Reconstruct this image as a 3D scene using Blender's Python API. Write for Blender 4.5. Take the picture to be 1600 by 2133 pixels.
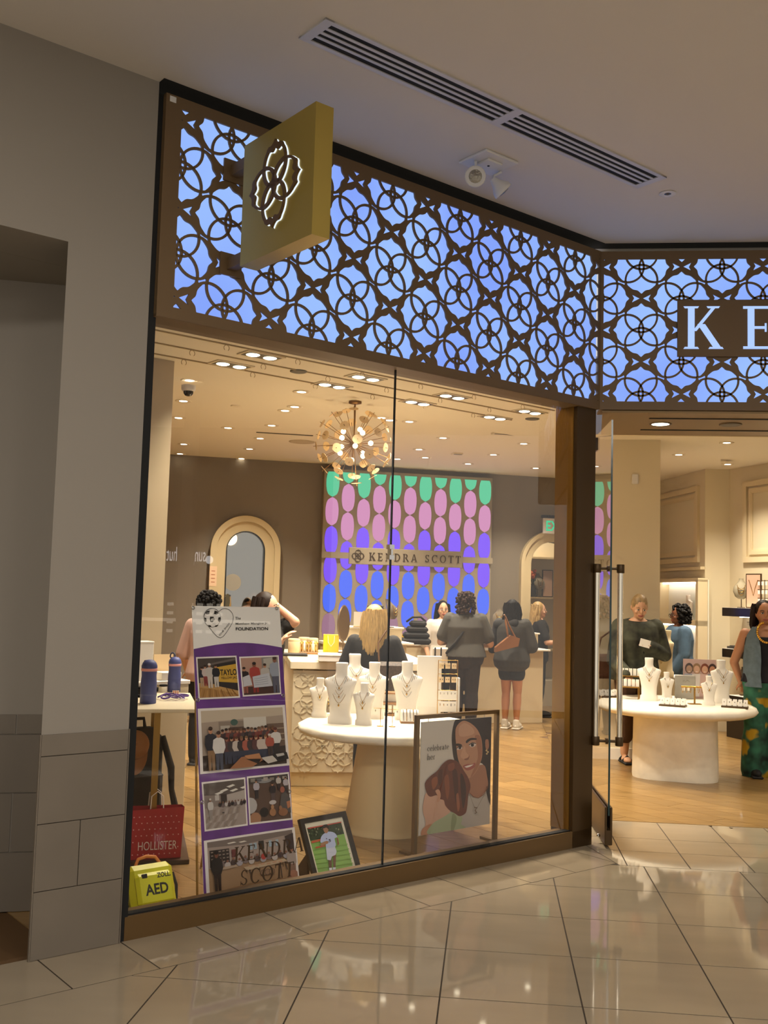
import bpy, math, random
import numpy as np
from mathutils import Vector, Matrix, geometry

for o in list(bpy.data.objects): bpy.data.objects.remove(o)
SC = bpy.context.scene
COL = SC.collection
R = math.radians
random.seed(7)

# ------------------------------------------------------------------ camera
IW, IH, FPX = 1600.0, 2133.0, 2095.0
EYE = Vector((0, 0, 1.70))
_s, _c = .0276, 171.0
_up = Vector((_s, -1, _c / FPX)).normalized()            # in camera axes: x right, y down, z forward
_dd = Vector((220, _c + _s * 220, FPX)).normalized()
_xx = _dd.cross(_up)
if _xx.x < 0: _xx = -_xx
_xx.normalize()
RW = Matrix((_xx, _dd, _up))                              # camera axes -> world axes
cam = bpy.data.cameras.new('camera'); camo = bpy.data.objects.new('camera', cam); COL.objects.link(camo)
cam.sensor_fit = 'HORIZONTAL'; cam.sensor_width = 36.0; cam.lens = 36.0 * FPX / IW; cam.clip_end = 200
_mx = RW @ Vector((1, 0, 0)); _my = RW @ Vector((0, -1, 0)); _mz = RW @ Vector((0, 0, -1))
camo.matrix_world = Matrix(((_mx.x, _my.x, _mz.x, EYE.x), (_mx.y, _my.y, _mz.y, EYE.y), (_mx.z, _my.z, _mz.z, EYE.z), (0, 0, 0, 1)))
SC.camera = camo

# ------------------------------------------------------------------ world, exposure
SC.view_settings.view_transform = 'Standard'; SC.view_settings.look = 'None'
SC.view_settings.gamma = 1.0; SC.view_settings.use_curve_mapping = False
SC.view_settings.exposure = 0.0
wd = bpy.data.worlds.new('mall_ambient'); SC.world = wd; wd.use_nodes = True
wd.node_tree.nodes['Background'].inputs[0].default_value = (1.0, .93, .84, 1)
wd.node_tree.nodes['Background'].inputs[1].default_value = 0.70

cy = SC.cycles
cy.max_bounces = 6; cy.diffuse_bounces = 3; cy.glossy_bounces = 3; cy.transmission_bounces = 4; cy.transparent_max_bounces = 8
cy.caustics_reflective = False; cy.caustics_refractive = False; cy.use_adaptive_sampling = True; cy.adaptive_threshold = .08; cy.adaptive_min_samples = 16; cy.sample_clamp_indirect = 6.0

def lamp(name, kind, loc, energy, color=(1, .8, .58), size=.1, rot=None, spot=None, blend=.6):
    l = bpy.data.lights.new(name, kind); l.energy = energy; l.color = color
    if kind == 'AREA': l.size = size
    else: l.shadow_soft_size = size
    if kind == 'SPOT': l.spot_size = R(spot or 120); l.spot_blend = blend
    o = bpy.data.objects.new(name, l); COL.objects.link(o); o.location = loc
    if rot: o.rotation_euler = rot
    return o

# ------------------------------------------------------------------ pixel helpers (place things at their own distance)
def ray(x, y): return RW @ Vector((x - IW / 2, y - IH / 2, FPX))
def onz(x, y, z=0.0):
    r = ray(x, y); return EYE + r * ((z - EYE.z) / r.z)
def ony(x, y, Y):
    r = ray(x, y); return EYE + r * (Y / r.y)
def onplane(x, y, p, n):
    r = ray(x, y); return EYE + r * ((Vector(p) - EYE).dot(n) / r.dot(n))

# ------------------------------------------------------------------ materials
MATS = {}
def srgb(c):
    if isinstance(c, str):
        c = [int(c[i:i + 2], 16) / 255 for i in (0, 2, 4)]
    return tuple((v / 12.92 if v <= .04045 else ((v + .055) / 1.055) ** 2.4) for v in c)
def mat(name, color, rough=.5, metal=0.0, emit=None, strength=0.0, noise=0.0, nscale=6.0, bump=0.0, bscale=40.0, spec=.5, coat=0.0, stretch=None, col2=None, trans=0.0):
    if name in MATS: return MATS[name]
    m = bpy.data.materials.new(name); m.use_nodes = True; MATS[name] = m
    nt = m.node_tree; b = nt.nodes['Principled BSDF']
    c = srgb(color) + (1,)
    b.inputs['Base Color'].default_value = c
    b.inputs['Roughness'].default_value = rough; b.inputs['Metallic'].default_value = metal
    b.inputs['Specular IOR Level'].default_value = spec
    if coat: b.inputs['Coat Weight'].default_value = coat; b.inputs['Coat Roughness'].default_value = .05
    if trans: b.inputs['Transmission Weight'].default_value = trans
    if emit is not None:
        b.inputs['Emission Color'].default_value = srgb(emit) + (1,); b.inputs['Emission Strength'].default_value = strength
    if noise or col2 or bump:
        tc = nt.nodes.new('ShaderNodeTexCoord'); mp = nt.nodes.new('ShaderNodeMapping')
        nt.links.new(tc.outputs['Object'], mp.inputs['Vector'])
        if stretch: mp.inputs['Scale'].default_value = stretch
    if noise or col2:
        nz = nt.nodes.new('ShaderNodeTexNoise'); nz.inputs['Scale'].default_value = nscale; nz.inputs['Detail'].default_value = 2
        nt.links.new(mp.outputs[0], nz.inputs['Vector'])
        mx = nt.nodes.new('ShaderNodeMix'); mx.data_type = 'RGBA'
        if col2: a2, b2 = c, srgb(col2) + (1,)
        else:
            a2 = tuple(v * (1 - noise) for v in c[:3]) + (1,); b2 = tuple(min(1, v * (1 + noise)) for v in c[:3]) + (1,)
        rmp = nt.nodes.new('ShaderNodeMapRange'); rmp.inputs[1].default_value = .32; rmp.inputs[2].default_value = .68
        nt.links.new(nz.outputs['Fac'], rmp.inputs[0]); nt.links.new(rmp.outputs[0], mx.inputs[0])
        mx.inputs[6].default_value = a2; mx.inputs[7].default_value = b2
        nt.links.new(mx.outputs[2], b.inputs['Base Color'])
    if bump:
        n2 = nt.nodes.new('ShaderNodeTexNoise'); n2.inputs['Scale'].default_value = bscale; n2.inputs['Detail'].default_value = 1
        nt.links.new(mp.outputs[0], n2.inputs['Vector'])
        bp = nt.nodes.new('ShaderNodeBump'); bp.inputs['Strength'].default_value = bump; bp.inputs['Distance'].default_value = .01
        nt.links.new(n2.outputs['Fac'], bp.inputs['Height']); nt.links.new(bp.outputs[0], b.inputs['Normal'])
    return m
def glass_mat(name, tint=(1, 1, 1), refl=1.7, rough=0.0):
    if name in MATS: return MATS[name]
    m = bpy.data.materials.new(name); m.use_nodes = True; MATS[name] = m
    nt = m.node_tree; nt.nodes.remove(nt.nodes['Principled BSDF']); out = nt.nodes['Material Output']
    tr = nt.nodes.new('ShaderNodeBsdfTransparent'); tr.inputs[0].default_value = tint + (1,)
    gl = nt.nodes.new('ShaderNodeBsdfGlossy'); gl.inputs['Roughness'].default_value = rough
    fr = nt.nodes.new('ShaderNodeFresnel'); fr.inputs[0].default_value = 1.5
    ge = nt.nodes.new('ShaderNodeNewGeometry')
    inv = nt.nodes.new('ShaderNodeMath'); inv.operation = 'SUBTRACT'; inv.inputs[0].default_value = 1; nt.links.new(ge.outputs['Backfacing'], inv.inputs[1])
    mu = nt.nodes.new('ShaderNodeMath'); mu.operation = 'MULTIPLY'; nt.links.new(fr.outputs[0], mu.inputs[0]); nt.links.new(inv.outputs[0], mu.inputs[1])
    m2 = nt.nodes.new('ShaderNodeMath'); m2.operation = 'MULTIPLY'; m2.use_clamp = True; m2.inputs[1].default_value = refl; nt.links.new(mu.outputs[0], m2.inputs[0])
    mx = nt.nodes.new('ShaderNodeMixShader'); nt.links.new(m2.outputs[0], mx.inputs[0]); nt.links.new(tr.outputs[0], mx.inputs[1]); nt.links.new(gl.outputs[0], mx.inputs[2])
    nt.links.new(mx.outputs[0], out.inputs[0]); return m
def emit_mat(name, color, strength):
    if name in MATS: return MATS[name]
    m = bpy.data.materials.new(name); m.use_nodes = True; MATS[name] = m
    nt = m.node_tree; nt.nodes.remove(nt.nodes['Principled BSDF'])
    e = nt.nodes.new('ShaderNodeEmission'); e.inputs[0].default_value = srgb(color) + (1,); e.inputs[1].default_value = strength
    nt.links.new(e.outputs[0], nt.nodes['Material Output'].inputs[0]); return m
def print_mat(name='printed_ink', rough=.35):
    if name in MATS: return MATS[name]
    m = mat(name, 'ffffff', rough=rough); nt = m.node_tree
    a = nt.nodes.new('ShaderNodeVertexColor'); a.layer_name = 'ink'
    nt.links.new(a.outputs[0], nt.nodes['Principled BSDF'].inputs['Base Color']); return m

# ------------------------------------------------------------------ mesh builder
class MB:
    def __init__(s): s.v = []; s.f = []; s.c = []; s.sm = []
    def add(s, vs, fs, M=None, col=None, smooth=False):
        b = len(s.v)
        for p in vs:
            p = Vector(p); s.v.append(M @ p if M is not None else p)
        for f in fs: s.f.append([i + b for i in f]); s.c.append(col); s.sm.append(smooth)
        return s
    def box(s, c, d, M=None, col=None, rz=0.0):
        x, y, z = d[0] / 2, d[1] / 2, d[2] / 2
        vs = [Vector((i, j, k)) for i in (-x, x) for j in (-y, y) for k in (-z, z)]
        if rz:
            q = Matrix.Rotation(rz, 3, 'Z'); vs = [q @ v for v in vs]
        vs = [v + Vector(c) for v in vs]
        return s.add(vs, [(0, 1, 3, 2), (4, 6, 7, 5), (0, 4, 5, 1), (2, 3, 7, 6), (0, 2, 6, 4), (1, 5, 7, 3)], M, col)
    def bbox(s, c, d, b=.01, M=None, col=None, rz=0.0):          # box with chamfered edges
        x, y, z = d[0] / 2, d[1] / 2, d[2] / 2; b = min(b, x * .9, y * .9, z * .9)
        vs = []
        for i in (-1, 1):
            for j in (-1, 1):
                for k in (-1, 1):
                    vs += [(i * (x - b), j * (y - b), k * z), (i * (x - b), j * y, k * (z - b)), (i * x, j * (y - b), k * (z - b))]
        idx = lambda i, j, k, t: ((i > 0) * 4 + (j > 0) * 2 + (k > 0)) * 3 + t
        fs = []
        S = (-1, 1)
        for k in S: fs.append([idx(i, j, k, 0) for i, j in ((-1, -1), (1, -1), (1, 1), (-1, 1))][::k])
        for j in S: fs.append([idx(i, j, k, 1) for i, k in ((-1, -1), (1, -1), (1, 1), (-1, 1))][::-j])
        for i in S: fs.append([idx(i, j, k, 2) for j, k in ((-1, -1), (1, -1), (1, 1), (-1, 1))][::i])
        for i in S:
            for j in S: fs.append([idx(i, j, -1, 1), idx(i, j, -1, 2), idx(i, j, 1, 2), idx(i, j, 1, 1)][::i * j])
            for k in S: fs.append([idx(i, -1, k, 0), idx(i, -1, k, 2), idx(i, 1, k, 2), idx(i, 1, k, 0)][::-i * k])
        for j in S:
            for k in S: fs.append([idx(-1, j, k, 0), idx(-1, j, k, 1), idx(1, j, k, 1), idx(1, j, k, 0)][::j * k])
        for i in S:
            for j in S:
                for k in S: fs.append([idx(i, j, k, 0), idx(i, j, k, 1), idx(i, j, k, 2)][::-i * j * k])
        if rz:
            q = Matrix.Rotation(rz, 3, 'Z'); vs = [q @ Vector(v) for v in vs]
        return s.add([Vector(v) + Vector(c) for v in vs], fs, M, col)
    def tube(s, pts, rad, seg=8, M=None, col=None, caps=True, closed=False, smooth=True):
        pts = [Vector(p) for p in pts]; n = len(pts)
        rs = rad if isinstance(rad, (list, tuple)) else [rad] * n
        vs = []; fs = []
        t0 = (pts[1] - pts[0]).normalized()
        a = t0.orthogonal().normalized()
        for i, p in enumerate(pts):
            if closed: t = (pts[(i + 1) % n] - pts[i - 1])
            else: t = (pts[min(i + 1, n - 1)] - pts[max(i - 1, 0)])
            t = t.normalized() if t.length > 1e-9 else t0
            a = (a - t * a.dot(t)); a = a.normalized() if a.length > 1e-6 else t.orthogonal().normalized()
            b = t.cross(a)
            for k in range(seg):
                w = 2 * math.pi * k / seg; vs.append(p + (a * math.cos(w) + b * math.sin(w)) * rs[i])
        m = n if closed else n - 1
        for i in range(m):
            for k in range(seg):
                i2 = (i + 1) % n; k2 = (k + 1) % seg
                fs.append((i * seg + k, i * seg + k2, i2 * seg + k2, i2 * seg + k))
        s.add(vs, fs, M, col, smooth)
        if caps and not closed: s.add(vs[:seg], [list(range(seg))[::-1]], M, col); s.add(vs[-seg:], [list(range(seg))], M, col)
        return s
    def lathe(s, prof, c=(0, 0, 0), seg=24, M=None, col=None, sx=1.0, sy=1.0, smooth=True, a0=0.0):
        vs = []; fs = []; c = Vector(c)
        for r, z in prof:
            for k in range(seg):
                w = 2 * math.pi * k / seg + a0; vs.append(c + Vector((r * math.cos(w) * sx, r * math.sin(w) * sy, z)))
        for i in range(len(prof) - 1):
            for k in range(seg):
                k2 = (k + 1) % seg; fs.append((i * seg + k, i * seg + k2, (i + 1) * seg + k2, (i + 1) * seg + k))
        s.add(vs, fs, M, col, smooth)
        if prof[0][0] > 1e-4: s.add(vs[:seg], [list(range(seg))[::-1]], M, col)
        if prof[-1][0] > 1e-4: s.add(vs[-seg:], [list(range(seg))], M, col)
        return s
    def ball(s, c, r, seg=12, rings=8, M=None, col=None):
        r = r if isinstance(r, (list, tuple)) else (r, r, r)
        pr = [(math.sin(math.pi * i / rings), -math.cos(math.pi * i / rings)) for i in range(rings + 1)]
        vs = []; fs = []
        for q, z in pr:
            for k in range(seg):
                w = 2 * math.pi * k / seg; vs.append(Vector(c) + Vector((q * math.cos(w) * r[0], q * math.sin(w) * r[1], z * r[2])))
        for i in range(rings):
            for k in range(seg):
                k2 = (k + 1) % seg; fs.append((i * seg + k, i * seg + k2, (i + 1) * seg + k2, (i + 1) * seg + k))
        return s.add(vs, fs, M, col, True)
    def prism(s, poly, z0, z1, M=None, col=None):              # 2d outline in xy, extruded along z
        n = len(poly)
        area = sum(poly[i][0] * poly[(i + 1) % n][1] - poly[(i + 1) % n][0] * poly[i][1] for i in range(n))
        if area < 0: poly = poly[::-1]
        vs = [(p[0], p[1], z0) for p in poly] + [(p[0], p[1], z1) for p in poly]
        fs = [list(range(n))[::-1], list(range(n, 2 * n))] + [(i, (i + 1) % n, n + (i + 1) % n, n + i) for i in range(n)]
        return s.add(vs, fs, M, col)
    def flat(s, poly, z=0.0, M=None, col=None):
        return s.add([(p[0], p[1], z) for p in poly], [list(range(len(poly)))], M, col)
    def build(s, name, m, parent=None, world=False, solid=None):
        vs = s.v
        if world and parent is not None:
            mp_ = parent; mm_ = Matrix()
            while mp_ is not None: mm_ = LOCM.get(mp_.name, Matrix()) @ mm_; mp_ = mp_.parent
            inv = mm_.inverted()
            vs = [inv @ Vector(v) for v in vs]
        me = bpy.data.meshes.new(name); me.from_pydata([tuple(v) for v in vs], [], s.f); me.update()
        if any(s.sm):
            me.polygons.foreach_set('use_smooth', s.sm)
        if any(c is not None for c in s.c):
            at = me.color_attributes.new('ink', 'FLOAT_COLOR', 'CORNER')
            arr = np.ones(len(me.loops) * 4, dtype=np.float32); i = 0
            for p, c in zip(me.polygons, s.c):
                c = srgb(c) if c is not None else (1, 1, 1)
                for _ in range(p.loop_total): arr[i:i + 3] = c; i += 4
            at.data.foreach_set('color', arr)
        if m is not None: me.materials.append(m)
        o = bpy.data.objects.new(name, me); COL.objects.link(o)
        if parent is not None: o.parent = parent
        return o

LOCM = {}
def loc_rot(o, loc, rz=0.0):
    LOCM[o.name] = Matrix.Translation(Vector(loc)) @ Matrix.Rotation(rz, 4, 'Z')
    o.matrix_local = Matrix.Translation(Vector(loc)) @ Matrix.Rotation(rz, 4, 'Z')
def tag(o, label=None, cat=None, group=None, kind=None):
    if label: o['label'] = label
    if cat: o['category'] = cat
    if group: o['group'] = group
    if kind: o['kind'] = kind
    return o
def thing(name, label, cat, loc=(0, 0, 0), rz=0.0, group=None):
    o = bpy.data.objects.new(name, None); COL.objects.link(o); o.empty_display_size = .05
    loc_rot(o, loc, rz); return tag(o, label, cat, group)
def struct(o): o['kind'] = 'structure'; return o
def structroot(name, loc=(0, 0, 0), rz=0.0):
    o = bpy.data.objects.new(name, None); COL.objects.link(o); loc_rot(o, loc, rz); o['kind'] = 'structure'; return o
def copy_thing(root, loc, rz=0.0, label=None, group=None, scale=None):
    r = root.copy(); COL.objects.link(r); r.matrix_local = Matrix.Translation(Vector(loc)) @ Matrix.Rotation(rz, 4, 'Z') @ (Matrix.Scale(scale, 4) if scale else Matrix())
    if label: r['label'] = label
    if group: r['group'] = group
    for ch in list(root.children):
        c = ch.copy(); COL.objects.link(c); c.parent = r
        for g in list(ch.children):
            d = g.copy(); COL.objects.link(d); d.parent = c
    return r
def share(o, M, name=None, parent=None):                     # another object on the same mesh data
    c = o.copy(); COL.objects.link(c)
    if name: c.name = name
    if parent is not None: c.parent = parent
    c.matrix_local = M; return c

# ------------------------------------------------------------------ the storefront's own frames
U2 = Vector((.70710678, .70710678, 0)); N2 = Vector((.70710678, -.70710678, 0)); A0 = Vector((-1.739, 4.861, 0)); ZZ = Vector((0, 0, 1))
LW = 3.44
def W(s, z, d=0.0): return A0 + U2 * s + N2 * d + ZZ * z
MW = Matrix(((U2.x, 0, N2.x, A0.x), (U2.y, 0, N2.y, A0.y), (0, 1, 0, 0), (0, 0, 0, 1)))     # local x = along window, y = up, z = towards the mall
CORNER = W(3.48, 0, .06); YF = CORNER.y; XF = CORNER.x
MF = Matrix(((1, 0, 0, XF), (0, 0, -1, YF), (0, 1, 0, 0), (0, 0, 0, 1)))                    # front fascia: x right, y up, z towards the mall
def wpx(x, y, d=0.0):
    P = onplane(x, y, A0 + N2 * d, N2); return (P - A0).dot(U2), P.z
BA = .368; BD = Vector((math.cos(BA), math.sin(BA), 0)); BN = Vector((math.sin(BA), -math.cos(BA), 0)); BP = Vector((-2.469, 13.966, 0))
MBK = Matrix(((BD.x, 0, BN.x, BP.x), (BD.y, 0, BN.y, BP.y), (0, 1, 0, 0), (0, 0, 0, 1)))     # back wall: x along, y up, z into the shop
def bpx(x, y, d=0.0):
    P = onplane(x, y, BP + BN * d, BN); return (P - BP).dot(BD), P.z
ZC, ZS = 4.29, 3.47           # mall ceiling, shop ceiling
# ------------------------------------------------------------------ shared materials
M_plaster = mat('mall_plaster', '90887d', rough=.85)
M_ceil = mat('mall_ceiling_paint', 'd8d1c8', rough=.9)
M_walltile = mat('wall_tile_stone', '746a5d', rough=.5, noise=.06, nscale=3)
M_floortile = mat('polished_floor_tile', 'a0917a', rough=.045, noise=.05, nscale=1.6, spec=.85, stretch=(1, 3, 1))
M_grout = mat('dark_grout', '3a2f22', rough=.8)
M_bronze = mat('bronze_metal', '503c22', rough=.4, metal=.5)
M_bronze2 = mat('brass_metal', '9a7536', rough=.32, metal=.75)
M_gold = mat('gold_paint', 'b19a4c', rough=.45, metal=.55)
M_black = mat('black_gap', '0a0a09', rough=.8)
M_cream = mat('shop_cream_paint', 'd6c8a9', rough=.75)
M_shopceil = mat('shop_ceiling_paint', 'ece4d2', rough=.85)
M_taupe = mat('taupe_paint', '7c7264', rough=.6)
M_white = mat('white_lacquer', 'efe9dc', rough=.35)
M_glass = glass_mat('clear_glass')
M_glow = emit_mat('lamp_glow', 'fff0d0', 9.0)

# wood: one material, each plank varied by its own random number
def wood_mat():
    m = mat('oak_plank', 'a8824f', rough=.32, coat=.15); nt = m.node_tree; b = nt.nodes['Principled BSDF']
    oi = nt.nodes.new('ShaderNodeObjectInfo'); tc = nt.nodes.new('ShaderNodeTexCoord'); mp = nt.nodes.new('ShaderNodeMapping')
    mp.inputs['Rotation'].default_value = (0, 0, R(45)); mp.inputs['Scale'].default_value = (1.2, 14, 1)
    nt.links.new(tc.outputs['Object'], mp.inputs[0])
    nz = nt.nodes.new('ShaderNodeTexNoise'); nz.inputs['Scale'].default_value = 2.2; nz.inputs['Detail'].default_value = 3; nz.noise_dimensions = '4D'
    mm = nt.nodes.new('ShaderNodeMath'); mm.operation = 'MULTIPLY'; mm.inputs[1].default_value = 30
    nt.links.new(oi.outputs['Random'], mm.inputs[0]); nt.links.new(mm.outputs[0], nz.inputs['W']); nt.links.new(mp.outputs[0], nz.inputs['Vector'])
    ra = nt.nodes.new('ShaderNodeValToRGB'); ra.color_ramp.elements[0].position = .25; ra.color_ramp.elements[1].position = .8
    ra.color_ramp.elements[0].color = srgb('76592f') + (1,); ra.color_ramp.elements[1].color = srgb('9f7f4f') + (1,)
    nt.links.new(nz.outputs['Fac'], ra.inputs[0])
    hs = nt.nodes.new('ShaderNodeHueSaturation'); mr = nt.nodes.new('ShaderNodeMapRange'); mr.inputs[3].default_value = .80; mr.inputs[4].default_value = 1.14
    nt.links.new(oi.outputs['Random'], mr.inputs[0]); nt.links.new(mr.outputs[0], hs.inputs['Value']); nt.links.new(ra.outputs[0], hs.inputs['Color'])
    nt.links.new(hs.outputs[0], b.inputs['Base Color']); return m
M_wood = wood_mat()

def clip(poly, a, b, c):                     # keep a*x + b*y + c >= 0
    out = []
    for i in range(len(poly)):
        p, q = poly[i], poly[(i + 1) % len(poly)]
        fp, fq = a * p[0] + b * p[1] + c, a * q[0] + b * q[1] + c
        if fp >= 0: out.append(p)
        if (fp >= 0) != (fq >= 0):
            t = fp / (fp - fq); out.append((p[0] + (q[0] - p[0]) * t, p[1] + (q[1] - p[1]) * t))
    return out
def area2(p): return abs(sum(p[i][0] * p[(i + 1) % len(p)][1] - p[(i + 1) % len(p)][0] * p[i][1] for i in range(len(p)))) / 2
def shrink(poly, g):
    if sum(poly[i][0] * poly[(i + 1) % len(poly)][1] - poly[(i + 1) % len(poly)][0] * poly[i][1] for i in range(len(poly))) < 0: poly = poly[::-1]
    edges = [(poly[i], poly[(i + 1) % len(poly)]) for i in range(len(poly))]; out = poly
    for p, q in edges:
        dx, dy = q[0] - p[0], q[1] - p[1]; L = math.hypot(dx, dy)
        if L < 1e-6: continue
        nx, ny = -dy / L, dx / L; out = clip(out, nx, ny, -(nx * p[0] + ny * p[1]) - g)
        if len(out) < 3: return []
    return out

# ------------------------------------------------------------------ mall floor: slab and every tile
floor_root = structroot('floor')
DC = lambda d: (N2.x, N2.y, -(N2.x * A0.x + N2.y * A0.y) - d)        # d(x,y) - d >= 0
MIT0, MIT1 = (.689, 7.289), (.866, 6.775)                            # mitre between the two border strips
mx_, my_ = MIT1[0] - MIT0[0], MIT1[1] - MIT0[1]
MITR = (-my_, mx_, -(-my_ * MIT0[0] + mx_ * MIT0[1]))                # positive on the right hand side
MITL = tuple(-v for v in MITR)
sl = MB()
slab = [(-7, -3), (9, -3), (9, 6.775), (.866, 6.775), (.689, 7.289), tuple(W(-.0, 0)[:2]), tuple(W(-5.5, 0)[:2])]
sl.prism(slab, -.06, -.0012); sl.prism([(.689, 7.289), (.866, 6.775), (9, 6.775), (9, 8.11), (.74, 8.11)], -.06, -.0012)
sl.build('grout_bed', M_grout, floor_root)
def tile(poly, name='floor_tile', m=None, z=0.0, par=None, g=.0036, th=.012):
    if len(poly) < 3 or area2(poly) < .004: return
    poly = shrink(poly, g)
    if len(poly) < 3 or area2(poly) < .003: return
    MB().prism(poly, z - th, z).build(name, m or M_floortile, par or floor_root)
far_tiles = MB()
for i in range(-12, 14):
    for j in range(-10, 5):
        x0 = 1.018 + .5985 * i; y0 = 4.435 + .5935 * j; y1 = min(y0 + .5935, 6.775)
        if y0 > 6.7 or x0 < -6.5 or x0 > 8.2: continue
        if j == 3: y1 = 6.775
        c = [(x0, y0), (x0 + .5985, y0), (x0 + .5985, y1), (x0, y1)]
        c = clip(c, *DC(.445))
        if len(c) < 3: continue
        if -2.2 < x0 < 2.3 and y0 > 2.4: tile(c)
        else:
            c = shrink(c, .003)
            if len(c) > 2: far_tiles.prism(c, -.012, 0)
o = far_tiles.build('floor_tile_field', M_floortile, floor_root); o['kind'] = 'stuff'
for k in range(-12, 10):
    s0 = .388 + .405 * k
    c = [tuple(W(s0, 0, 0)[:2]), tuple(W(s0, 0, .445)[:2]), tuple(W(s0 + .405, 0, .445)[:2]), tuple(W(s0 + .405, 0, 0)[:2])]
    c = clip(c, *MITL)
    if len(c) > 2: tile(c)
for i in range(-1, 18):
    for y0, y1 in ((6.775, 7.17), (7.17, 7.555), (7.555, 8.11)):
        c = clip([(.915 + .3985 * i, y0), (.915 + .3985 * (i + 1), y0), (.915 + .3985 * (i + 1), y1), (.915 + .3985 * i, y1)], *MITR)
        c = clip(c, 1, 0, -.70) if len(c) > 2 else c
        if len(c) > 2: tile(c)
for k in range(2):
    x, y = [(1480, 1721), (1523, 1725)][k]
    p = onz(x, y); o = MB().lathe([(.012, 0), (.014, .003), (.006, .004)], (p.x, p.y, 0), 10).build('floor_stud', M_bronze, floor_root)

# ------------------------------------------------------------------ shop floor: oak planks one by one
wood_root = structroot('floor_shop')
bed = MB(); bed.prism([tuple(W(-3, 0, -.05)[:2]), tuple(W(3.4, 0, -.05)[:2]), (.74, 8.11), (7, 8.11), (7, 17.6), (-8, 17.6), (-8, 6)], -.06, -.004)
bed.build('plank_bed', mat('plank_gap', '5b4020', rough=.8), wood_root)
ca, sa = math.cos(R(-45)), math.sin(R(-45))
def tow(a, b): return (a * ca - b * sa, a * sa + b * ca)           # a along the plank, b across
rest = MB(); npl = 0
rng = random.Random(3)
for ib in range(0, 66):
    b0 = 1.9 + ib * .215; a = -13.0 + rng.random() * 2.0
    while a < 3.0:
        L = 2.6
        c0 = [tow(a, b0), tow(a + L, b0), tow(a + L, b0 + .215), tow(a, b0 + .215)]; a += L
        for part in (0, 1):
            c = c0
            if part == 0:
                c = clip(c, *tuple(-v for v in DC(-.06))); c = clip(c, -1, 0, .745) if len(c) > 2 else c
            else:
                c = clip(c, 0, 1, -8.115); c = clip(c, 1, 0, -.745) if len(c) > 2 else c
            for h in ((1, 0, 4.6), (-1, 0, 5.0), (0, -1, 16.6)):
                if len(c) > 2: c = clip(c, *h)
            if len(c) < 3 or area2(c) < .02: continue
            c = shrink(c, .0018)
            if len(c) < 3: continue
            cx = sum(p[0] for p in c) / len(c); cy = sum(p[1] for p in c) / len(c)
            if cy < 13.2 and -2.6 < cx < 3.6 and npl < 290: MB().prism(c, -.012, 0).build('floor_plank', M_wood, wood_root); npl += 1
            else: rest.prism(c, -.012, 0)
o = rest.build('floor_plank_field', M_wood, wood_root); o['kind'] = 'stuff'

# ------------------------------------------------------------------ mall walls and ceiling
wl = structroot('wall_left')
def wbox(s0, s1, z0, z1, d0, d1, mb=None):
    mb = mb or MB(); return mb.box(((s0 + s1) / 2, (z0 + z1) / 2, (d0 + d1) / 2), (s1 - s0, z1 - z0, abs(d1 - d0)), MW)
b = MB().prism([tuple(W(-.46, 0, .034)[:2]), tuple(W(-.03, 0, .034)[:2]), tuple(W(-.03, 0, -.35)[:2]), tuple(W(-.26, 0, -.35)[:2])], 0, ZC); wbox(-4.5, -.27, 3.342, ZC, -.35, .0335, b); b.build('plaster_pillar', M_plaster, wl)
g = wbox(-.455, -.034, 0, 1.009, .034, .0365); g.build('grout', M_grout, wl)
def wtile(s0, s1, z0, z1): wbox(s0 + .002, s1 - .002, z0 + .002, z1 - .002, .034, .042).build('wall_tile', M_walltile, wl)
wtile(-.462, -.032, .912, 1.012); wtile(-.462, -.032, .606, .912); wtile(-.462, -.255, .304, .606); wtile(-.255, -.032, .304, .606); wtile(-.462, -.032, 0, .304)
for s0, s1 in ((-.468, -.462), (-.032, -.027)): wbox(s0, s1, 0, 1.012, .03, .044).build('edge_strip', M_walltile, wl)
# the alcove beside it
wa = structroot('wall_alcove')
AP = Vector((-2.497, 5.141, 0)); aa = R(19); AD = Vector((math.cos(aa), math.sin(aa), 0)); AN = Vector((AD.y, -AD.x, 0))
MA = Matrix(((AD.x, 0, AN.x, AP.x), (AD.y, 0, AN.y, AP.y), (0, 1, 0, 0), (0, 0, 0, 1)))
def abox(x0, x1, z0, z1, d0, d1, mb=None):
    mb = mb or MB(); return mb.box(((x0 + x1) / 2, (z0 + z1) / 2, (d0 + d1) / 2), (x1 - x0, z1 - z0, abs(d1 - d0)), MA)
abox(-3.5, .20, 0, 3.6, -.1, 0).build('plaster', mat('alcove_plaster', '958d82', rough=.85), wa)
def apz(y): return onplane(40, y, AP, AN).z
zt = [apz(1898), apz(1774), apz(1651), apz(1529), apz(1487)]
for i in range(4):
    js = [-2.6, -1.9, -1.2, -.5, .20] if i % 2 == 0 else [-2.2, -1.5, -.8, .03, .20]
    for x0, x1 in zip(js, js[1:]): abox(x0 + .003, x1 - .003, (zt[i] if i else 0) + .003, zt[i + 1] - .003, 0, .008).build('wall_tile', M_walltile, wa)
# alcove soffit and far jamb
ca_ = MB(); ca_.prism([tuple(W(-4.5, 0, -.352)[:2]), tuple(W(-.17, 0, -.352)[:2]), tuple(W(-.17, 0, -2)[:2]), tuple(W(-4.5, 0, -2)[:2])], 3.342, 3.42)
struct(ca_.build('ceiling_alcove', M_plaster))
cl = MB(); cl.prism([(-9, -2.2), (9.5, -2.2), (9.5, YF + .8), (.9, YF + .8), tuple(W(3.5, 0, -.2)[:2]), tuple(W(-6, 0, -.2)[:2])], ZC, ZC + .12)
struct(cl.build('ceiling', M_ceil))

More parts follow.
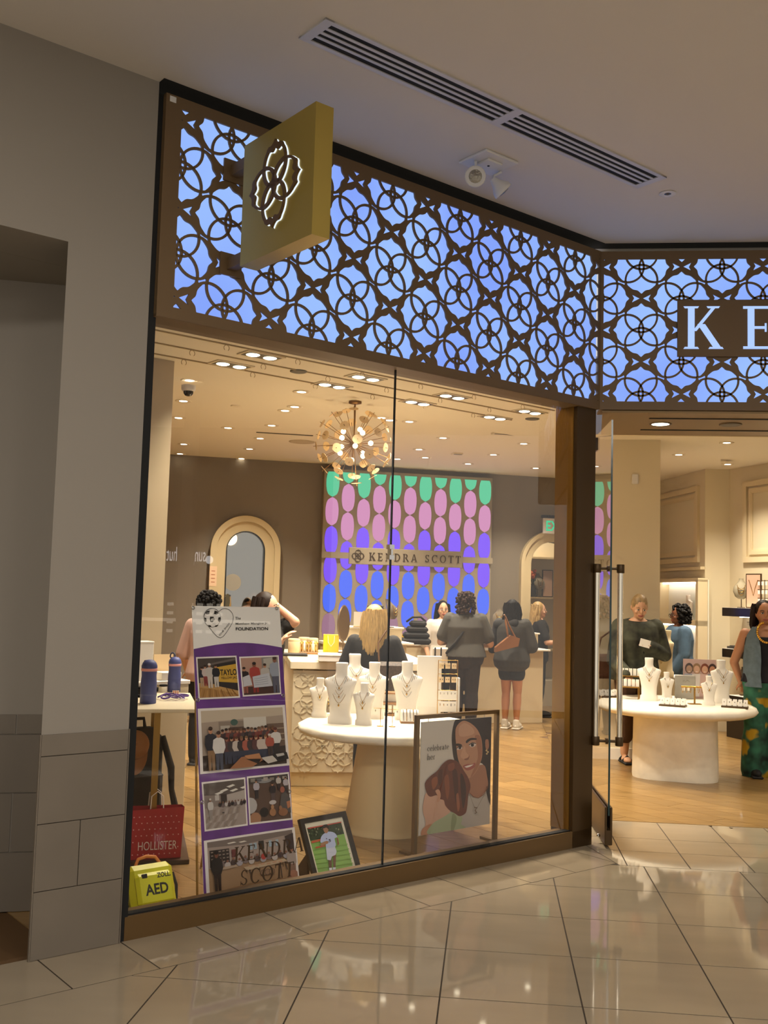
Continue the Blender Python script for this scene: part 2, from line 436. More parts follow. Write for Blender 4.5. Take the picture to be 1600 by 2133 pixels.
# ------------------------------------------------------------------ shop shell
def wall_seg(name, p, q, z0, z1, m, th=.12):
    p = Vector((p[0], p[1], 0)); q = Vector((q[0], q[1], 0)); d = (q - p).normalized(); n = Vector((-d.y, d.x, 0)) * th
    return struct(MB().prism([tuple(p[:2]), tuple(q[:2]), tuple((q + n)[:2]), tuple((p + n)[:2])], z0, z1).build(name, m))
bl = BP - BD * 4.6; br = BP + BD * 3.02; br2 = BP + BD * 5.2
wall_seg('wall_back', bl, br, 0, 3.62, M_taupe)
wall_seg('wall_shop_left', (-8.2, 6.2), bl, 0, 3.62, M_cream)
wall_seg('wall_side_return', tuple((W(-3.2, 0, -.3))[:2]), tuple(W(-3.2, 0, -3.5)[:2]), 0, 3.62, M_cream)
# partition that stands parallel to the window, with its end
pw = MB(); wbox(-2.5, 1.36, 0, ZS, -2.72, -2.42, pw); struct(pw.build('wall_partition', mat('partition_paint', 'b9a788', rough=.75)))
struct(wbox(-.16, -.05, 0, 3.7, -2.5, -.36).build('wall_window_return', M_cream))
RWP = [(2.36, 16.3), (2.89, 14.0), (3.215, 14.0), (3.54, 13.33), (5.2, 9.9), (6.6, 8.3)]
for i in range(len(RWP) - 1): wall_seg('wall_right_%d' % (i + 1), RWP[i], RWP[i + 1], 0, 3.62, M_cream)
wall_seg('wall_entry_right', (6.6, 8.3), (6.6, 7.6), 0, 3.04, M_cream)
# behind the exit arch
wall_seg('wall_stock', tuple((BP + BD * 2.6 - BN * 1.6)[:2]), tuple((BP + BD * 5.6 - BN * 1.6)[:2]), 0, 3.62, M_cream)
# ceilings: a front band and the main field, which is a little higher
sc1 = MB(); sc1.prism([tuple(W(-.17, 0, -.16)[:2]), tuple(W(3.5, 0, -.16)[:2]), (.86, 8.35), (6.6, 8.35), (6.6, 12), (1.6, 12), tuple(W(6.5, 0, -2.95)[:2]), tuple(W(-.17, 0, -2.95)[:2])], ZS, ZS + .05)
struct(sc1.build('ceiling_shop_front', M_shopceil))
sc2 = MB(); sc2.prism([tuple(W(-.17, 0, -.16)[:2]), tuple(W(3.5, 0, -.16)[:2]), (.86, 8.35), (6.8, 8.35), (6.8, 18), (-9, 18), (-9, 9), tuple(W(-.17, 0, -2.5)[:2])], ZS + .05, ZS + .13)
struct(sc2.build('ceiling_shop_main', M_shopceil))
# entry soffit
es = MB(); es.prism([(XF + .02, YF + .02), (8.0, YF + .02), (8.0, 8.30), (XF + .12, 8.30)], 3.05, 3.064)
struct(es.build('ceiling_entry', mat('entry_soffit_bronze', '7d6238', rough=.45, metal=.3)))
wall_seg('wall_header', (XF + .05, 8.29), (8.4, 8.29), 3.05, 3.7, M_cream, .05)
for y, x0 in ((7.52, 1.15), (8.03, 1.16)):
    struct(MB().box(((x0 + 8) / 2, y, 3.049), (8 - x0, .03, .006)).build('trim_slot', M_black))

# column behind the open door
colm = MB(); colm.box((1.42, 11.60, ZS / 2), (.83, .8, ZS + .04)); colm_o = struct(colm.build('column_shop', M_cream))
struct(MB().box((1.42, 11.60, .06), (.87, .84, .12)).build('baseboard_column', M_white))

# ------------------------------------------------------------------ window: sill, panes, column
win = structroot('window_1')
wbox(-.002, LW + .02, 0, .112, -.10, .03).build('sill', mat('sill_bronze', '6b5230', rough=.42, metal=.35), win)  # lighter copy of the column bronze, for light falling on the sill
wbox(.0, LW - .16, .112, .119, -.035, .012).build('sill_edge', M_black, win)
wbox(-.03, .014, 0, 4.235, -.10, .028).build('edge_trim', M_black, win)
wbox(3.27, 3.475, 0, 3.08, -.165, .03).build('column', M_bronze, win)
wbox(3.262, 3.272, .115, 3.07, -.163, .0).build('column_liner', M_bronze2, win)  # column's inner side, coloured paler for the shop light on it
for s0, s1 in ((.016, 1.626), (1.634, 3.266)): wbox(s0, s1, .115, 3.075, -.022, -.010).build('pane', M_glass, win)
wbox(1.626, 1.634, .115, 3.07, -.022, -.010).build('pane_joint', M_black, win)
cs, cz = wpx(816, 1150, 0)
cp = MB(); wbox(cs - .018, cs + .018, cz - .045, cz - .018, -.03, .004, cp); wbox(cs - .018, cs + .018, cz + .018, cz + .045, -.03, .004, cp); wbox(cs - .007, cs + .007, cz - .02, cz + .02, -.03, .004, cp)
cp.build('pane_clip', mat('chrome', 'd8d8d8', rough=.15, metal=1), win)

# ------------------------------------------------------------------ pierced fascia
def ros_r(th):                                # outline of one four-petalled opening, metres
    a = abs((math.degrees(th) + 45) % 90 - 45)
    T = [(0, .199), (3, .191), (6, .182), (9, .1775), (13, .176), (17, .178), (22, .1765), (30, .1705), (37, .1665), (42, .162), (45, .154)]
    for (a0, r0), (a1, r1) in zip(T, T[1:]):
        if a <= a1: return r0 + (r1 - r0) * (a - a0) / (a1 - a0)
    return T[-1][1]
ROS = [(ros_r(2 * math.pi * k / 120) * math.cos(2 * math.pi * k / 120), ros_r(2 * math.pi * k / 120) * math.sin(2 * math.pi * k / 120)) for k in range(120)]
def cliprect(p, x0, y0, x1, y1):
    for h in ((1, 0, -x0), (-1, 0, x1), (0, 1, -y0), (0, -1, y1)):
        if len(p) > 2: p = clip(p, *h)
    return p if len(p) > 2 and area2(p) > 2e-5 else None
def curve_plate(outer, holes, th, M):
    cu = bpy.data.curves.new('plate', 'CURVE'); cu.dimensions = '2D'; cu.fill_mode = 'BOTH'; cu.extrude = th / 2
    for poly in [outer] + holes:
        sp = cu.splines.new('POLY'); sp.points.add(len(poly) - 1); sp.use_cyclic_u = True
        for q, p in zip(sp.points, poly): q.co = (p[0], p[1], 0, 1)
    ob = bpy.data.objects.new('plate', cu); COL.objects.link(ob)
    bpy.context.view_layer.update()
    me = bpy.data.meshes.new_from_object(ob.evaluated_get(bpy.context.evaluated_depsgraph_get()))
    mb = MB(); mb.add([v.co.copy() for v in me.vertices], [list(p.vertices) for p in me.polygons], M)
    bpy.data.objects.remove(ob); bpy.data.curves.remove(cu); bpy.data.meshes.remove(me)
    return mb
def ring_strip(mb, c, r, w, rect, z0, z1, M, n=40):
    for k in range(n):
        t0, t1 = 2 * math.pi * k / n, 2 * math.pi * (k + 1) / n
        q = [(c[0] + (r + e) * math.cos(t), c[1] + (r + e) * math.sin(t)) for t, e in ((t0, -w / 2), (t0, w / 2), (t1, w / 2), (t1, -w / 2))]
        q = cliprect(q, *rect)
        if q: mb.prism(q, z0, z1, M)
def fascia(M, x0, x1, ox0, ox1, cols, avoid=None):
    z0, z1, oz0, oz1 = 3.068, 4.235, 3.128, 4.175
    zm = (oz0 + oz1) / 2; HH = .466
    rect = (ox0, oz0, ox1, oz1); holes = []; cen = []
    for i, x in cols:
        for j in range(-3, 4):
            y = zm + j * HH + (0 if i % 2 else HH / 2)
            if y < oz0 - .3 or y > oz1 + .3: continue
            cen.append((x, y))
            h = cliprect([(x + a, y + b) for a, b in ROS], *rect)
            if h: holes.append(h)
            for sg in (-1, 1):                # bow tie above each rosette
                bt = [(x + sg * a, y + HH / 2 + b) for a, b in ((.010, 0), (.067, .030), (.052, 0), (.067, -.030))]
                h = cliprect(bt, *rect)
                if h: holes.append(h)
            for sg in (-1, 1):                # slit towards the two upper neighbours
                mx, my = x + sg * .1403, y + HH / 4
                d = Vector((.92, -sg * .39)); n_ = Vector((-d.y, d.x))
                sp = [(mx + d.x * a + n_.x * b, my + d.y * a + n_.y * b) for a, b in ((-.026, -.008), (.026, -.008), (.026, .008), (-.026, .008))]
                h = cliprect(sp, *rect)
                if h: holes.append(h)
    if avoid: 
        hh = []
        for h in holes:
            if all(avoid[0] - .01 < p[0] < avoid[2] + .01 and avoid[1] < p[1] < avoid[3] for p in h): continue
            hh.append(h)
        holes = hh
    Mz = M @ Matrix.Translation((0, 0, -.006))
    mb = curve_plate([(x0, z0), (x1, z0), (x1, z1), (x0, z1)], holes, .012, Mz)
    for (x, y) in cen:
        for dx, dy in ((.097, 0), (-.097, 0), (0, .097), (0, -.097)): ring_strip(mb, (x + dx, y + dy),   .113, .0138, rect, -.0115, -.0005, M)
    return mb
M_fas = mat('fascia_bronze', '6e573a', rough=.55, metal=.15)
def blue_light():
    m = emit_mat('blue_backlight', '86aef2', 1.12); nt = m.node_tree; e = [n for n in nt.nodes if n.type == 'EMISSION'][0]
    tc = nt.nodes.new('ShaderNodeTexCoord'); nz = nt.nodes.new('ShaderNodeTexNoise'); nz.inputs['Scale'].default_value = .9; nz.inputs['Detail'].default_value = 1
    nt.links.new(tc.outputs['Object'], nz.inputs['Vector'])
    ra = nt.nodes.new('ShaderNodeValToRGB'); ra.color_ramp.elements[0].position = .35; ra.color_ramp.elements[1].position = .65
    ra.color_ramp.elements[0].color = srgb('809df0') + (1,); ra.color_ramp.elements[1].color = srgb('9cc0f8') + (1,)
    nt.links.new(nz.outputs['Fac'], ra.inputs[0]); nt.links.new(ra.outputs[0], e.inputs[0]); return m
M_blue = blue_light()
CW = .2806
fl = thing('fascia_lightbox', 'long bronze fascia of pierced rosettes glowing blue above the display window', 'sign', W(0, 3.068, 0), 0)
FM = MW @ Matrix.Translation((0, 0, .06))
fascia(FM, .0, 3.48, .092, 3.46, [(k, 3.478 - CW * k) for k in range(0, 13)]).build('pierced_screen', M_fas, fl, True)
wbox(.03, 3.479, 3.09, 4.22, .005, .02).build('backlight', M_blue, fl, True)
hb = wbox(0, 3.47, 3.066, 3.082, -.14, .058); wbox(0, 3.47, 4.222, 4.235, -.14, .058, hb); wbox(0, .012, 3.068, 4.235, -.14, .058, hb); hb.build('casing', M_fas, fl, True)
wbox(.02, .055, 4.195, 4.225, .06, .062).build('sticker', mat('paper_white', 'd8d5cf', rough=.7), fl, True)
fr_ = thing('fascia_lightbox', 'bronze fascia of pierced rosettes glowing blue above the open entrance, carrying big letters', 'sign', (XF, YF, 3.068), 0)
PL = (1.304 - XF, 3.452, 6.9 - XF, 3.866)
FM2 = MF
fascia(FM2, 0, 7.2, .02, 7.1, [(k, .284 * k + .004) for k in range(0, 26)], PL).build('pierced_screen', M_fas, fr_, True)
MB().box((3.59, 3.655, -.05), (7.21, 1.13, .015), MF).build('backlight', M_blue, fr_, True)
hb = MB(); hb.box((3.6, 3.074, -.11), (7.2, .014, .2), MF); hb.box((3.6, 4.229, -.11), (7.2, .012, .2), MF); hb.build('casing', M_fas, fr_, True)
MB().bbox(((PL[0] + PL[2]) / 2, (PL[1] + PL[3]) / 2, .012), (PL[2] - PL[0], PL[3] - PL[1], .02), .002, MF).build('letter_plate', M_fas, fr_, True)

struct(MB().prism([tuple(W(-.03, 0, .088)[:2]), tuple(W(3.491, 0, .088)[:2]), (8.0, YF - .030), (8.0, YF + .1), tuple(W(3.45, 0, -.1)[:2]), tuple(W(-.03, 0, -.1)[:2])], ZC - .004, ZC - .001).build('trim_shadow_gap', M_black))  # flat black strip on the ceiling, painted in for the gap's darkness

# ------------------------------------------------------------------ serif lettering
def g_rect(x0, y0, x1, y1): return [[(x0, y0), (x1, y0), (x1, y1), (x0, y1)]]
def g_line(x0, y0, x1, y1, w0, w1=None):                   # stroke with horizontal width
    w1 = w0 if w1 is None else w1
    return [[(x0 - w0 / 2, y0), (x0 + w0 / 2, y0), (x1 + w1 / 2, y1), (x1 - w1 / 2, y1)]]
def g_arc(cx, cy, rx, ry, a0, a1, tw, th, n=18):
    out = []
    for k in range(n):
        q = []
        t0 = R(a0 + (a1 - a0) * k / n); t1 = R(a0 + (a1 - a0) * (k + 1) / n)
        for t, e in ((t0, 0), (t1, 0), (t1, 1), (t0, 1)): q.append((cx + (rx - e * tw) * math.cos(t), cy + (ry - e * th) * math.sin(t)))
        out.append(q)
    return out
SER = .045
def g_ser(x0, x1, y, up):
    return [[(x0, y), (x1, y), (x1 - .03, y + up * SER), (x0 + .03, y + up * SER)]]
def glyph(ch):
    st = .15
    if ch == 'K': return .86, g_rect(.12, 0, .27, 1) + g_ser(.02, .37, 0, 1) + g_ser(.02, .37, 1, -1) + g_line(.27, .42, .70, .97, .09) + g_line(.78, .03, .42, .58, .17) + g_ser(.54, .84, 1, -1) + g_ser(.58, .92, 0, 1)
    if ch == 'E': return .74, g_rect(.12, 0, .27, 1) + g_rect(.02, 0, .66, .06) + g_rect(.02, .94, .64, 1) + g_rect(.27, .47, .54, .53) + [[(.60, .06), (.66, 0), (.70, .24), (.66, .24)], [(.58, .94), (.64, 1), (.66, .78), (.62, .78)], [(.50, .40), (.54, .40), (.54, .60), (.50, .60)]]
    if ch == 'N': return .92, g_rect(.12, 0, .19, 1) + g_rect(.74, 0, .81, 1) + g_line(.74, 0, .15, 1, .18) + g_ser(.02, .30, 0, 1) + g_ser(.02, .20, 1, -1) + g_ser(.62, .92, 1, -1)
    if ch == 'D': return .88, g_rect(.12, 0, .27, 1) + g_ser(.02, .40, 0, 1) + g_ser(.02, .40, 1, -1) + g_arc(.34, .5, .50, .5, -90, 90, .16, .06)
    if ch == 'R': return .84, g_rect(.12, 0, .27, 1) + g_ser(.02, .37, 0, 1) + g_ser(.02, .37, 1, -1) + g_arc(.36, .74, .32, .26, -90, 90, .14, .055) + g_line(.76, .02, .42, .50, .17) + g_ser(.62, .88, 0, 1)
    if ch == 'A': return .86, g_line(.12, 0, .40, 1, .06) + g_line(.74, 0, .44, 1, .16) + g_rect(.22, .30, .60, .355) + g_ser(.0, .26, 0, 1) + g_ser(.56, .90, 0, 1)
    if ch == 'S': return .62, g_arc(.31, .74, .24, .26, 20, 270, .10, .06) + g_arc(.31, .24, .26, .24, -160, 90, .12, .06) + g_rect(.51, .72, .55, .98) + g_rect(.05, .02, .09, .28)
    if ch == 'C': return .84, g_arc(.46, .5, .42, .52, 42, 318, .15, .055) + g_rect(.74, .70, .79, 1) 
    if ch == 'O': return .94, g_arc(.47, .5, .44, .52, 0, 360, .15, .055, 28)
    if ch == 'T': return .74, g_rect(.295, 0, .445, 1) + g_rect(.03, .94, .71, 1) + g_ser(.19, .55, 0, 1) + [[(.03, .76), (.07, .76), (.10, 1), (.03, 1)], [(.71, .76), (.67, .76), (.64, 1), (.71, 1)]]
    lx = .48
    if ch == 'c': return .46, g_arc(.23, .24, .20, .25, 40, 320, .085, .035) + g_rect(.32, .33, .40, .42)
    if ch == 'e': return .46, g_arc(.23, .24, .20, .25, 0, 320, .085, .035) + g_rect(.08, .24, .43, .275)
    if ch == 'l': return .24, g_rect(.08, 0, .165, .78) + g_rect(.02, 0, .225, .03)
    if ch == 'b': return .50, g_rect(.07, 0, .15, .78) + g_arc(.25, .24, .21, .25, -140, 140, .085, .035)
    if ch == 'r': return .36, g_rect(.08, 0, .165, .47) + g_rect(.02, 0, .24, .03) + g_arc(.27, .36, .11, .12, 50, 170, .04, .04)
    if ch == 'a': return .46, g_rect(.27, 0, .355, .34) + g_arc(.20, .34, .155, .15, 0, 170, .085, .035) + g_arc(.19, .14, .16, .145, 0, 360, .08, .03) + g_rect(.30, 0, .44, .03)
    if ch == 't': return .32, g_rect(.10, .03, .18, .64) + g_rect(.01, .44, .29, .475) + g_arc(.22, .09, .12, .09, 180, 340, .08, .03)
    if ch == 'h': return .52, g_rect(.07, 0, .15, .78) + g_rect(.34, 0, .42, .32) + g_arc(.245, .32, .175, .17, 0, 170, .085, .035) + g_rect(.01, 0, .21, .03) + g_rect(.28, 0, .48, .03)
    return .45, []
def serif_text(mb, txt, x, y, h, M, z0, z1, track=.08, col=None):
    for ch in txt:
        w, polys = glyph(ch)
        for p in polys:
            q = [(x + a * h, y + b * h) for a, b in p]
            if z1 is None: mb.flat(q, z0, M, col)
            else: mb.prism(q, z0, z1, M, col)
        x += (w + track) * h
    return x
def serif_width(txt, h, track=.08): return sum((glyph(c)[0] + track) * h for c in txt) - track * h
M_letter = emit_mat('letter_glow', 'a9c4fb', 1.15)
x = 1.345 - XF
for ch in 'KENDRA SCOTT':
    if ch != ' ':
        l = MB(); serif_text(l, ch, x - .006, 3.507, .31, MF, .018, .026); l.build('letter', M_letter, fr_, True)
    x += (glyph(ch)[0] * .31 + .148) if ch != ' ' else .25

# text with the built-in sans face, as flat mesh pieces
def sans(txt, size=1.0, bold=0.0, align='LEFT'):
    cu = bpy.data.curves.new('t', 'FONT'); cu.body = txt; cu.size = size; cu.offset = bold; cu.align_x = align; cu.resolution_u = 3
    ob = bpy.data.objects.new('t', cu); COL.objects.link(ob); bpy.context.view_layer.update()
    me = bpy.data.meshes.new_from_object(ob.evaluated_get(bpy.context.evaluated_depsgraph_get()))
    r = ([v.co.copy() for v in me.vertices], [list(p.vertices) for p in me.polygons])
    bpy.data.objects.remove(ob); bpy.data.curves.remove(cu); bpy.data.meshes.remove(me); return r
def sans_fit(txt, w, h, bold=0.0):                             # scaled to a w x h box at the origin
    v, f = sans(txt, 1.0, bold)
    x0 = min(p.x for p in v); x1 = max(p.x for p in v); y0 = min(p.y for p in v); y1 = max(p.y for p in v)
    return [Vector(((p.x - x0) / (x1 - x0) * w, (p.y - y0) / (y1 - y0) * h, 0)) for p in v], f
# ------------------------------------------------------------------ blade sign
def pet_r(th):                                # outline of the four-petal mark
    a = R((math.degrees(th) + 45) % 90 - 45); c, s_ = math.cos(a), math.sin(a)
    A, B, C_ = (c / .108) ** 2 + (s_ / .100) ** 2, -2 * c * .097 / .108 ** 2, (.097 / .108) ** 2 - 1
    r = (-B + math.sqrt(B * B - 4 * A * C_)) / (2 * A); t = abs(math.degrees(a))
    if t < 15: r = min(r, .190 - .012 * math.sin(math.pi * t / 15) ** 1 + .010 * max(0, 1 - t / 5))
    return r
def logo(mb, M, sc, z0, z1, grow=0.0, thick=.028, thin=.0135):
    n = 96
    f = lambda t: thick * (.42 + .58 * max(0, math.cos(4 * t)))
    for k in range(n):
        t0, t1 = 2 * math.pi * k / n, 2 * math.pi * (k + 1) / n
        q = []
        for t, e in ((t0, -grow), (t1, -grow), (t1, f(t1) + grow), (t0, f(t0) + grow)):
            r = pet_r(t) + e - thick * .3; q.append((r * math.cos(t) * sc, r * math.sin(t) * sc))
        mb.prism(q, z0, z1, M)
    for ang in (0, 90, 180, 270):
        ca_, sa_ = math.cos(R(ang)), math.sin(R(ang))
        for k in range(44):
            q = []; t0, t1 = 2 * math.pi * k / 44, 2 * math.pi * (k + 1) / 44; tm = (t0 + t1) / 2
            mx_, my_ = .097 + .108 * math.cos(tm), .100 * math.sin(tm)
            if math.hypot(mx_, my_) > pet_r(math.atan2(my_, mx_)) - .004: continue
            w = thin / 2 + grow
            for t, e in ((t0, -w), (t1, -w), (t1, w), (t0, w)):
                x, y = .097 + (.108 + e) * math.cos(t), (.100 + e) * math.sin(t); q.append(((x * ca_ - y * sa_) * sc, (x * sa_ + y * ca_) * sc))
            mb.prism(q, z0, z1, M)
    return mb
bs = thing('blade_sign', 'square gold blade sign with halo-lit rosette emblem jutting from the fascia', 'sign', W(.36, 3.357, .25))
wbox(.36, .462, 3.357, 3.997, .25, .893).build('sign_box', M_gold, bs, True)
MBS = Matrix(((N2.x, 0, -U2.x, 0), (N2.y, 0, -U2.y, 0), (0, 1, 0, 0), (0, 0, 0, 1)))       # x outwards, y up, z towards the viewer
MBS.translation = W(.36, 3.695, .572)
logo(MB(), MBS, 1.0, .001, .004, .002, .036, .017).build('halo_light', emit_mat('halo_white', 'eaf4ff', 1.1), bs, True)
logo(MB(), MBS, 1.0, .009, .020, 0, .036, .018).build('emblem', mat('emblem_bronze', '5f4522', rough=.5, metal=.1), bs, True)
for z in (3.93, 3.42):
    br_ = wbox(.385, .435, z - .03, z + .03, .06, .25); br_.build('bracket_arm', M_fas, bs, True)
    wbox(.345, .475, z - .06, z + .06, .06, .072).build('bracket_plate', M_fas, bs, True)

# ------------------------------------------------------------------ mall ceiling fittings
M_alu = mat('satin_aluminium', 'c8c4c0', rough=.4, metal=.2)
k_ = (ZC - 1.7) / (4.32 - 1.7)
oC = Vector((-.95 * k_, 4.494 * k_, ZC)); MD = Matrix(((U2.x, N2.x, 0, oC.x), (U2.y, N2.y, 0, oC.y), (0, 0, 1, ZC), (0, 0, 0, 1)))
LD, WD = 2.565, .218
df = thing('slot_diffuser', 'long white four-slot air diffuser set in the mall ceiling', 'air vent', oC)
MB().box((LD / 2, WD / 2, -.002), (LD - .02, WD - .02, .003), MD).build('dark_throat', M_black, df, True)
f_ = MB()
for y0, y1 in ((0, .026), (WD - .026, WD)): f_.box((LD / 2, (y0 + y1) / 2, -.0045), (LD, y1 - y0, .009), MD)
for x0, x1 in ((0, .05), (LD - .05, LD), (LD / 2 - .03, LD / 2 + .03)): f_.box(((x0 + x1) / 2, WD / 2, -.0047), (x1 - x0, WD, .0094), MD)
f_.build('frame', M_alu, df, True)
for i in range(3):
    y = .026 + (WD - .052) * (i + 1) / 4
    for x0, x1 in ((.05, LD / 2 - .03), (LD / 2 + .03, LD - .05)): MB().box(((x0 + x1) / 2, y, -.0055), (x1 - x0, .0175, .004), MD).build('slat', M_alu, df, True)
# twin-head emergency light
eo = Vector((-.055, 5.835, ZC)); ME = MD.copy(); ME.translation = eo
el = thing('emergency_light', 'white twin-head emergency light on the mall ceiling', 'light', eo)
M_offw = mat('white_plastic', 'd9d6d2', rough=.45)
MB().bbox((0, 0, -.008), (.27, .235, .016), .004, ME).build('mount_plate', M_offw, el, True)
MB().bbox((0, 0, -.022), (.12, .12, .014), .004, ME).build('junction_cover', M_offw, el, True)
MB().lathe([(.008, -.004), (.008, .0)], (0, 0, -.027), 8, ME).build('test_button', M_black, el, True)
def lamp_head(px_, py_, tip):
    c = onz(px_, py_, ZC - .12); a = Vector(tip).normalized()
    q = a.to_track_quat('Z', 'Y').to_matrix().to_4x4(); q.translation = c
    h = MB().lathe([(.018, -.075), (.024, -.06), (.034, -.035), (.057, 0), (.062, .018), (.062, .03), (.054, .03)], (0, 0, 0), 20, q)
    ho = h.build('lamp_head', M_offw, el, True)
    MB().lathe([(.054, .024), (.03, .034), (.001, .037)], (0, 0, 0), 20, q).build('lens', mat('lamp_glass', '9a9488', rough=.12, metal=.55, bump=.5, bscale=90), ho, True)
    top = Vector((c.x, c.y, ZC - .02)); MB().tube([c - a * .06, c - a * .06 + Vector((0, 0, .03)), top], .009, 8).build('swivel', M_offw, el, True)
lamp_head(990, 369, (.05, -1, -.25)); lamp_head(1043, 392, (.75, .30, -.75))
sp = onz(1391, 403, ZC)
st = thing('ceiling_spotlight', 'small round recessed fitting at the end of the slot diffuser', 'light', sp)
MB().lathe([(.055, -.003), (.05, -.006), (.036, -.004)], (0, 0, 0), 20).build('trim_ring', M_offw, st)
MB().lathe([(.036, -.002), (.022, -.004), (.001, -.012)], (0, 0, 0), 16).build('bulb', mat('dark_lens', '3b3733', rough=.2), st)

# ------------------------------------------------------------------ open glass door
door = thing('glass_door', 'open frameless glass door with acrylic bar handles beside the window column', 'door', (.845, 7.205, 0), R(2.6))
M_gedge = mat('glass_edge_green', '1e3a38', rough=.15)
MB().box((0, .47, 1.60), (.012, .93, 2.76)).build('pane', glass_mat('door_glass', refl=1.5), door)
MB().box((0, .003, 1.60), (.0125, .006, 2.76)).build('pane_edge', M_gedge, door)
rl = MB(); rl.bbox((-.018, .47, .148), (.016, .93, .255), .003); rl.bbox((.018, .47, .148), (.016, .93, .255), .003); rl.box((0, .47, .07), (.03, .93, .10)); rl.build('bottom_rail', M_bronze, door)
MB().bbox((0, .80, 2.92), (.05, .12, .10), .004).build('pivot_patch', M_bronze, door)
M_acr = mat('clear_acrylic', 'f4ead6', rough=.06, metal=1.0)
for sx in (-1, 1):
    h = MB().tube([(sx * .082, .09, .74), (sx * .082, .09, 1.90)], .0205, 18).build('handle_bar', M_acr, door)
    MB().tube([(sx * .082, .09, .77), (sx * .082, .09, 1.87)], .007, 8).build('rod', mat('steel', 'c9c5bd', rough=.2, metal=1), h)
    for z in (.715, 1.925): MB().lathe([(.026, -.031), (.028, -.028), (.028, .028), (.026, .031)], (sx * .082, .09, z), 16).build('cap', M_bronze, h)
for z in (.715, 1.925):
    MB().tube([(-.06, .09, z), (.06, .09, z)], .010, 10).build('standoff', M_bronze, door)
    MB().tube([(-.014, .09, z), (.014, .09, z)], .022, 12).build('washer', M_bronze, door)
MB().ball((-.045, .16, .05), .014).build('lock_bolt', MATS['chrome'], door)

# ------------------------------------------------------------------ shop lighting
M_trim = mat('downlight_trim', 'e2d6be', rough=.5)
M_can = mat('fixture_grey', '55503f', rough=.5)
proto = thing('downlight', 'round recessed downlight in the shop ceiling', 'light', (0, 0, -50), group='round downlights in the shop ceiling')
MB().lathe([(.080, -.001), (.078, -.006), (.062, -.004)], (0, 0, 0), 20).build('trim_ring', M_trim, proto)
MB().lathe([(.062, -.003), (.03, -.0045), (.001, -.005)], (0, 0, 0), 16).build('lens', M_glow, proto)
DL = [(395, 792), (382, 835), (372, 870), (628, 816), (614, 847), (594, 855), (475, 891), (566, 886), (542, 913), (383, 925), (520, 935), (375, 945), (503, 955),
      (853, 878), (984, 883), (923, 912), (873, 936), (886, 953), (828, 956), (1091, 924), (1028, 947), (975, 966), (1116, 975), (812, 875), (795, 870), (1514, 922), (1414, 947), (1516, 967)]
DLP = []
def front_band(p): return (p - A0).dot(N2) > -2.95 or (p.y < 12 and p.x > 1.65)
for i, (x, y) in enumerate(DL):
    p = onz(x, y, ZS + .05)
    if front_band(p): p = onz(x, y, ZS)
    DLP.append(p)
    zone = ('round downlight in the front ceiling strip behind the window', 'front strip downlights') if front_band(p) and p.x < 1.6 else (('round downlight in the ceiling beyond the open entrance', 'entrance side downlights') if p.x > 1.6 else (('round downlight in the main ceiling on the mirror side of the chandelier', 'mirror side downlights') if x < 740 else ('round downlight in the main ceiling before the glowing jewel wall', 'jewel wall downlights')))
    if i == 0: proto.matrix_local = Matrix.Translation(p); proto['label'], proto['group'] = zone
    else: copy_thing(proto, p, 0.0, *zone)
for i, p in enumerate(DLP):
    x_ = DL[i][0]; gap = (p - BP).dot(BN)
    if i % 2 and p.x < 1.6 or gap < .9: continue
    lamp('downlight_lamp', 'SPOT', (p.x, p.y, p.z - .03), (90 if x_ < 400 else 300) if p.x < 1.6 else 160, (1, .885, .71), .05, spot=104, blend=1.0)
tw = thing('twin_spotlight', 'recessed twin spotlight panel above the display window', 'light', (0, 0, -50), R(45), group='twin spotlights above the window')
MB().box((0, 0, -.004), (.33, .17, .008)).build('frame', mat('twin_frame', 'cdbf9f', rough=.5), tw)
MB().box((0, 0, -.0085), (.285, .125, .003)).build('recess', M_can, tw)
for sx in (-1, 1): MB().lathe([(.052, -.011), (.04, -.016), (.001, -.02)], (sx * .075, 0, 0), 18).build('bulb', M_glow, tw)
TW = [(545, 740), (482, 759), (762, 786), (692, 802), (942, 825), (870, 838), (1104, 857), (1031, 869)]
for i, (x, y) in enumerate(TW):
    p = onz(x, y, ZS)
    if i == 0: loc_rot(tw, p, R(45))
    else: copy_thing(tw, p, R(45))
    lamp('twin_lamp', 'SPOT', (p.x, p.y, p.z - .04), 230 if i > 1 else 110, (1, .885, .71), .06, spot=110, blend=.9)
# entry downlights
for k, (x, y, lit) in enumerate([(1376, 883, 1), (1522, 884, 0)]):
    p = onz(x, y, 3.05)
    d = thing('entry_downlight', 'lit downlight in the bronze entrance soffit' if lit else 'unlit dark downlight in the bronze entrance soffit', 'light', p)
    MB().lathe([(.085, -.001), (.082, -.007), (.066, -.004)], (0, 0, 0), 20).build('trim_ring', M_bronze, d)
    MB().lathe([(.066, -.004), (.03, -.006), (.001, -.007)], (0, 0, 0), 16).build('lens', M_glow if lit else mat('dead_lens', '3a2c1a', rough=.4), d)
    if lit: lamp('entry_lamp', 'SPOT', (p.x, p.y, p.z - .03), 70, (1, .885, .71), .05, spot=110)
for x in (2.9, 4.1, 5.3): lamp('entry_lamp', 'SPOT', (x, 7.76, 3.02), 60, (1, .885, .71), .05, spot=110)
# shop lamps beyond the frame edges (the rows go on)
for x, y in ((3.6, 9.6), (4.6, 9.4), (3.0, 11.2), (4.2, 11.6), (2.4, 12.8), (3.1, 12.6), (-3.6, 9.5), (-4.8, 11.5), (-5.2, 9.8)):
    lamp('downlight_lamp', 'SPOT', (x, y, ZS), 150, (1, .885, .71), .05, spot=104, blend=1.0)
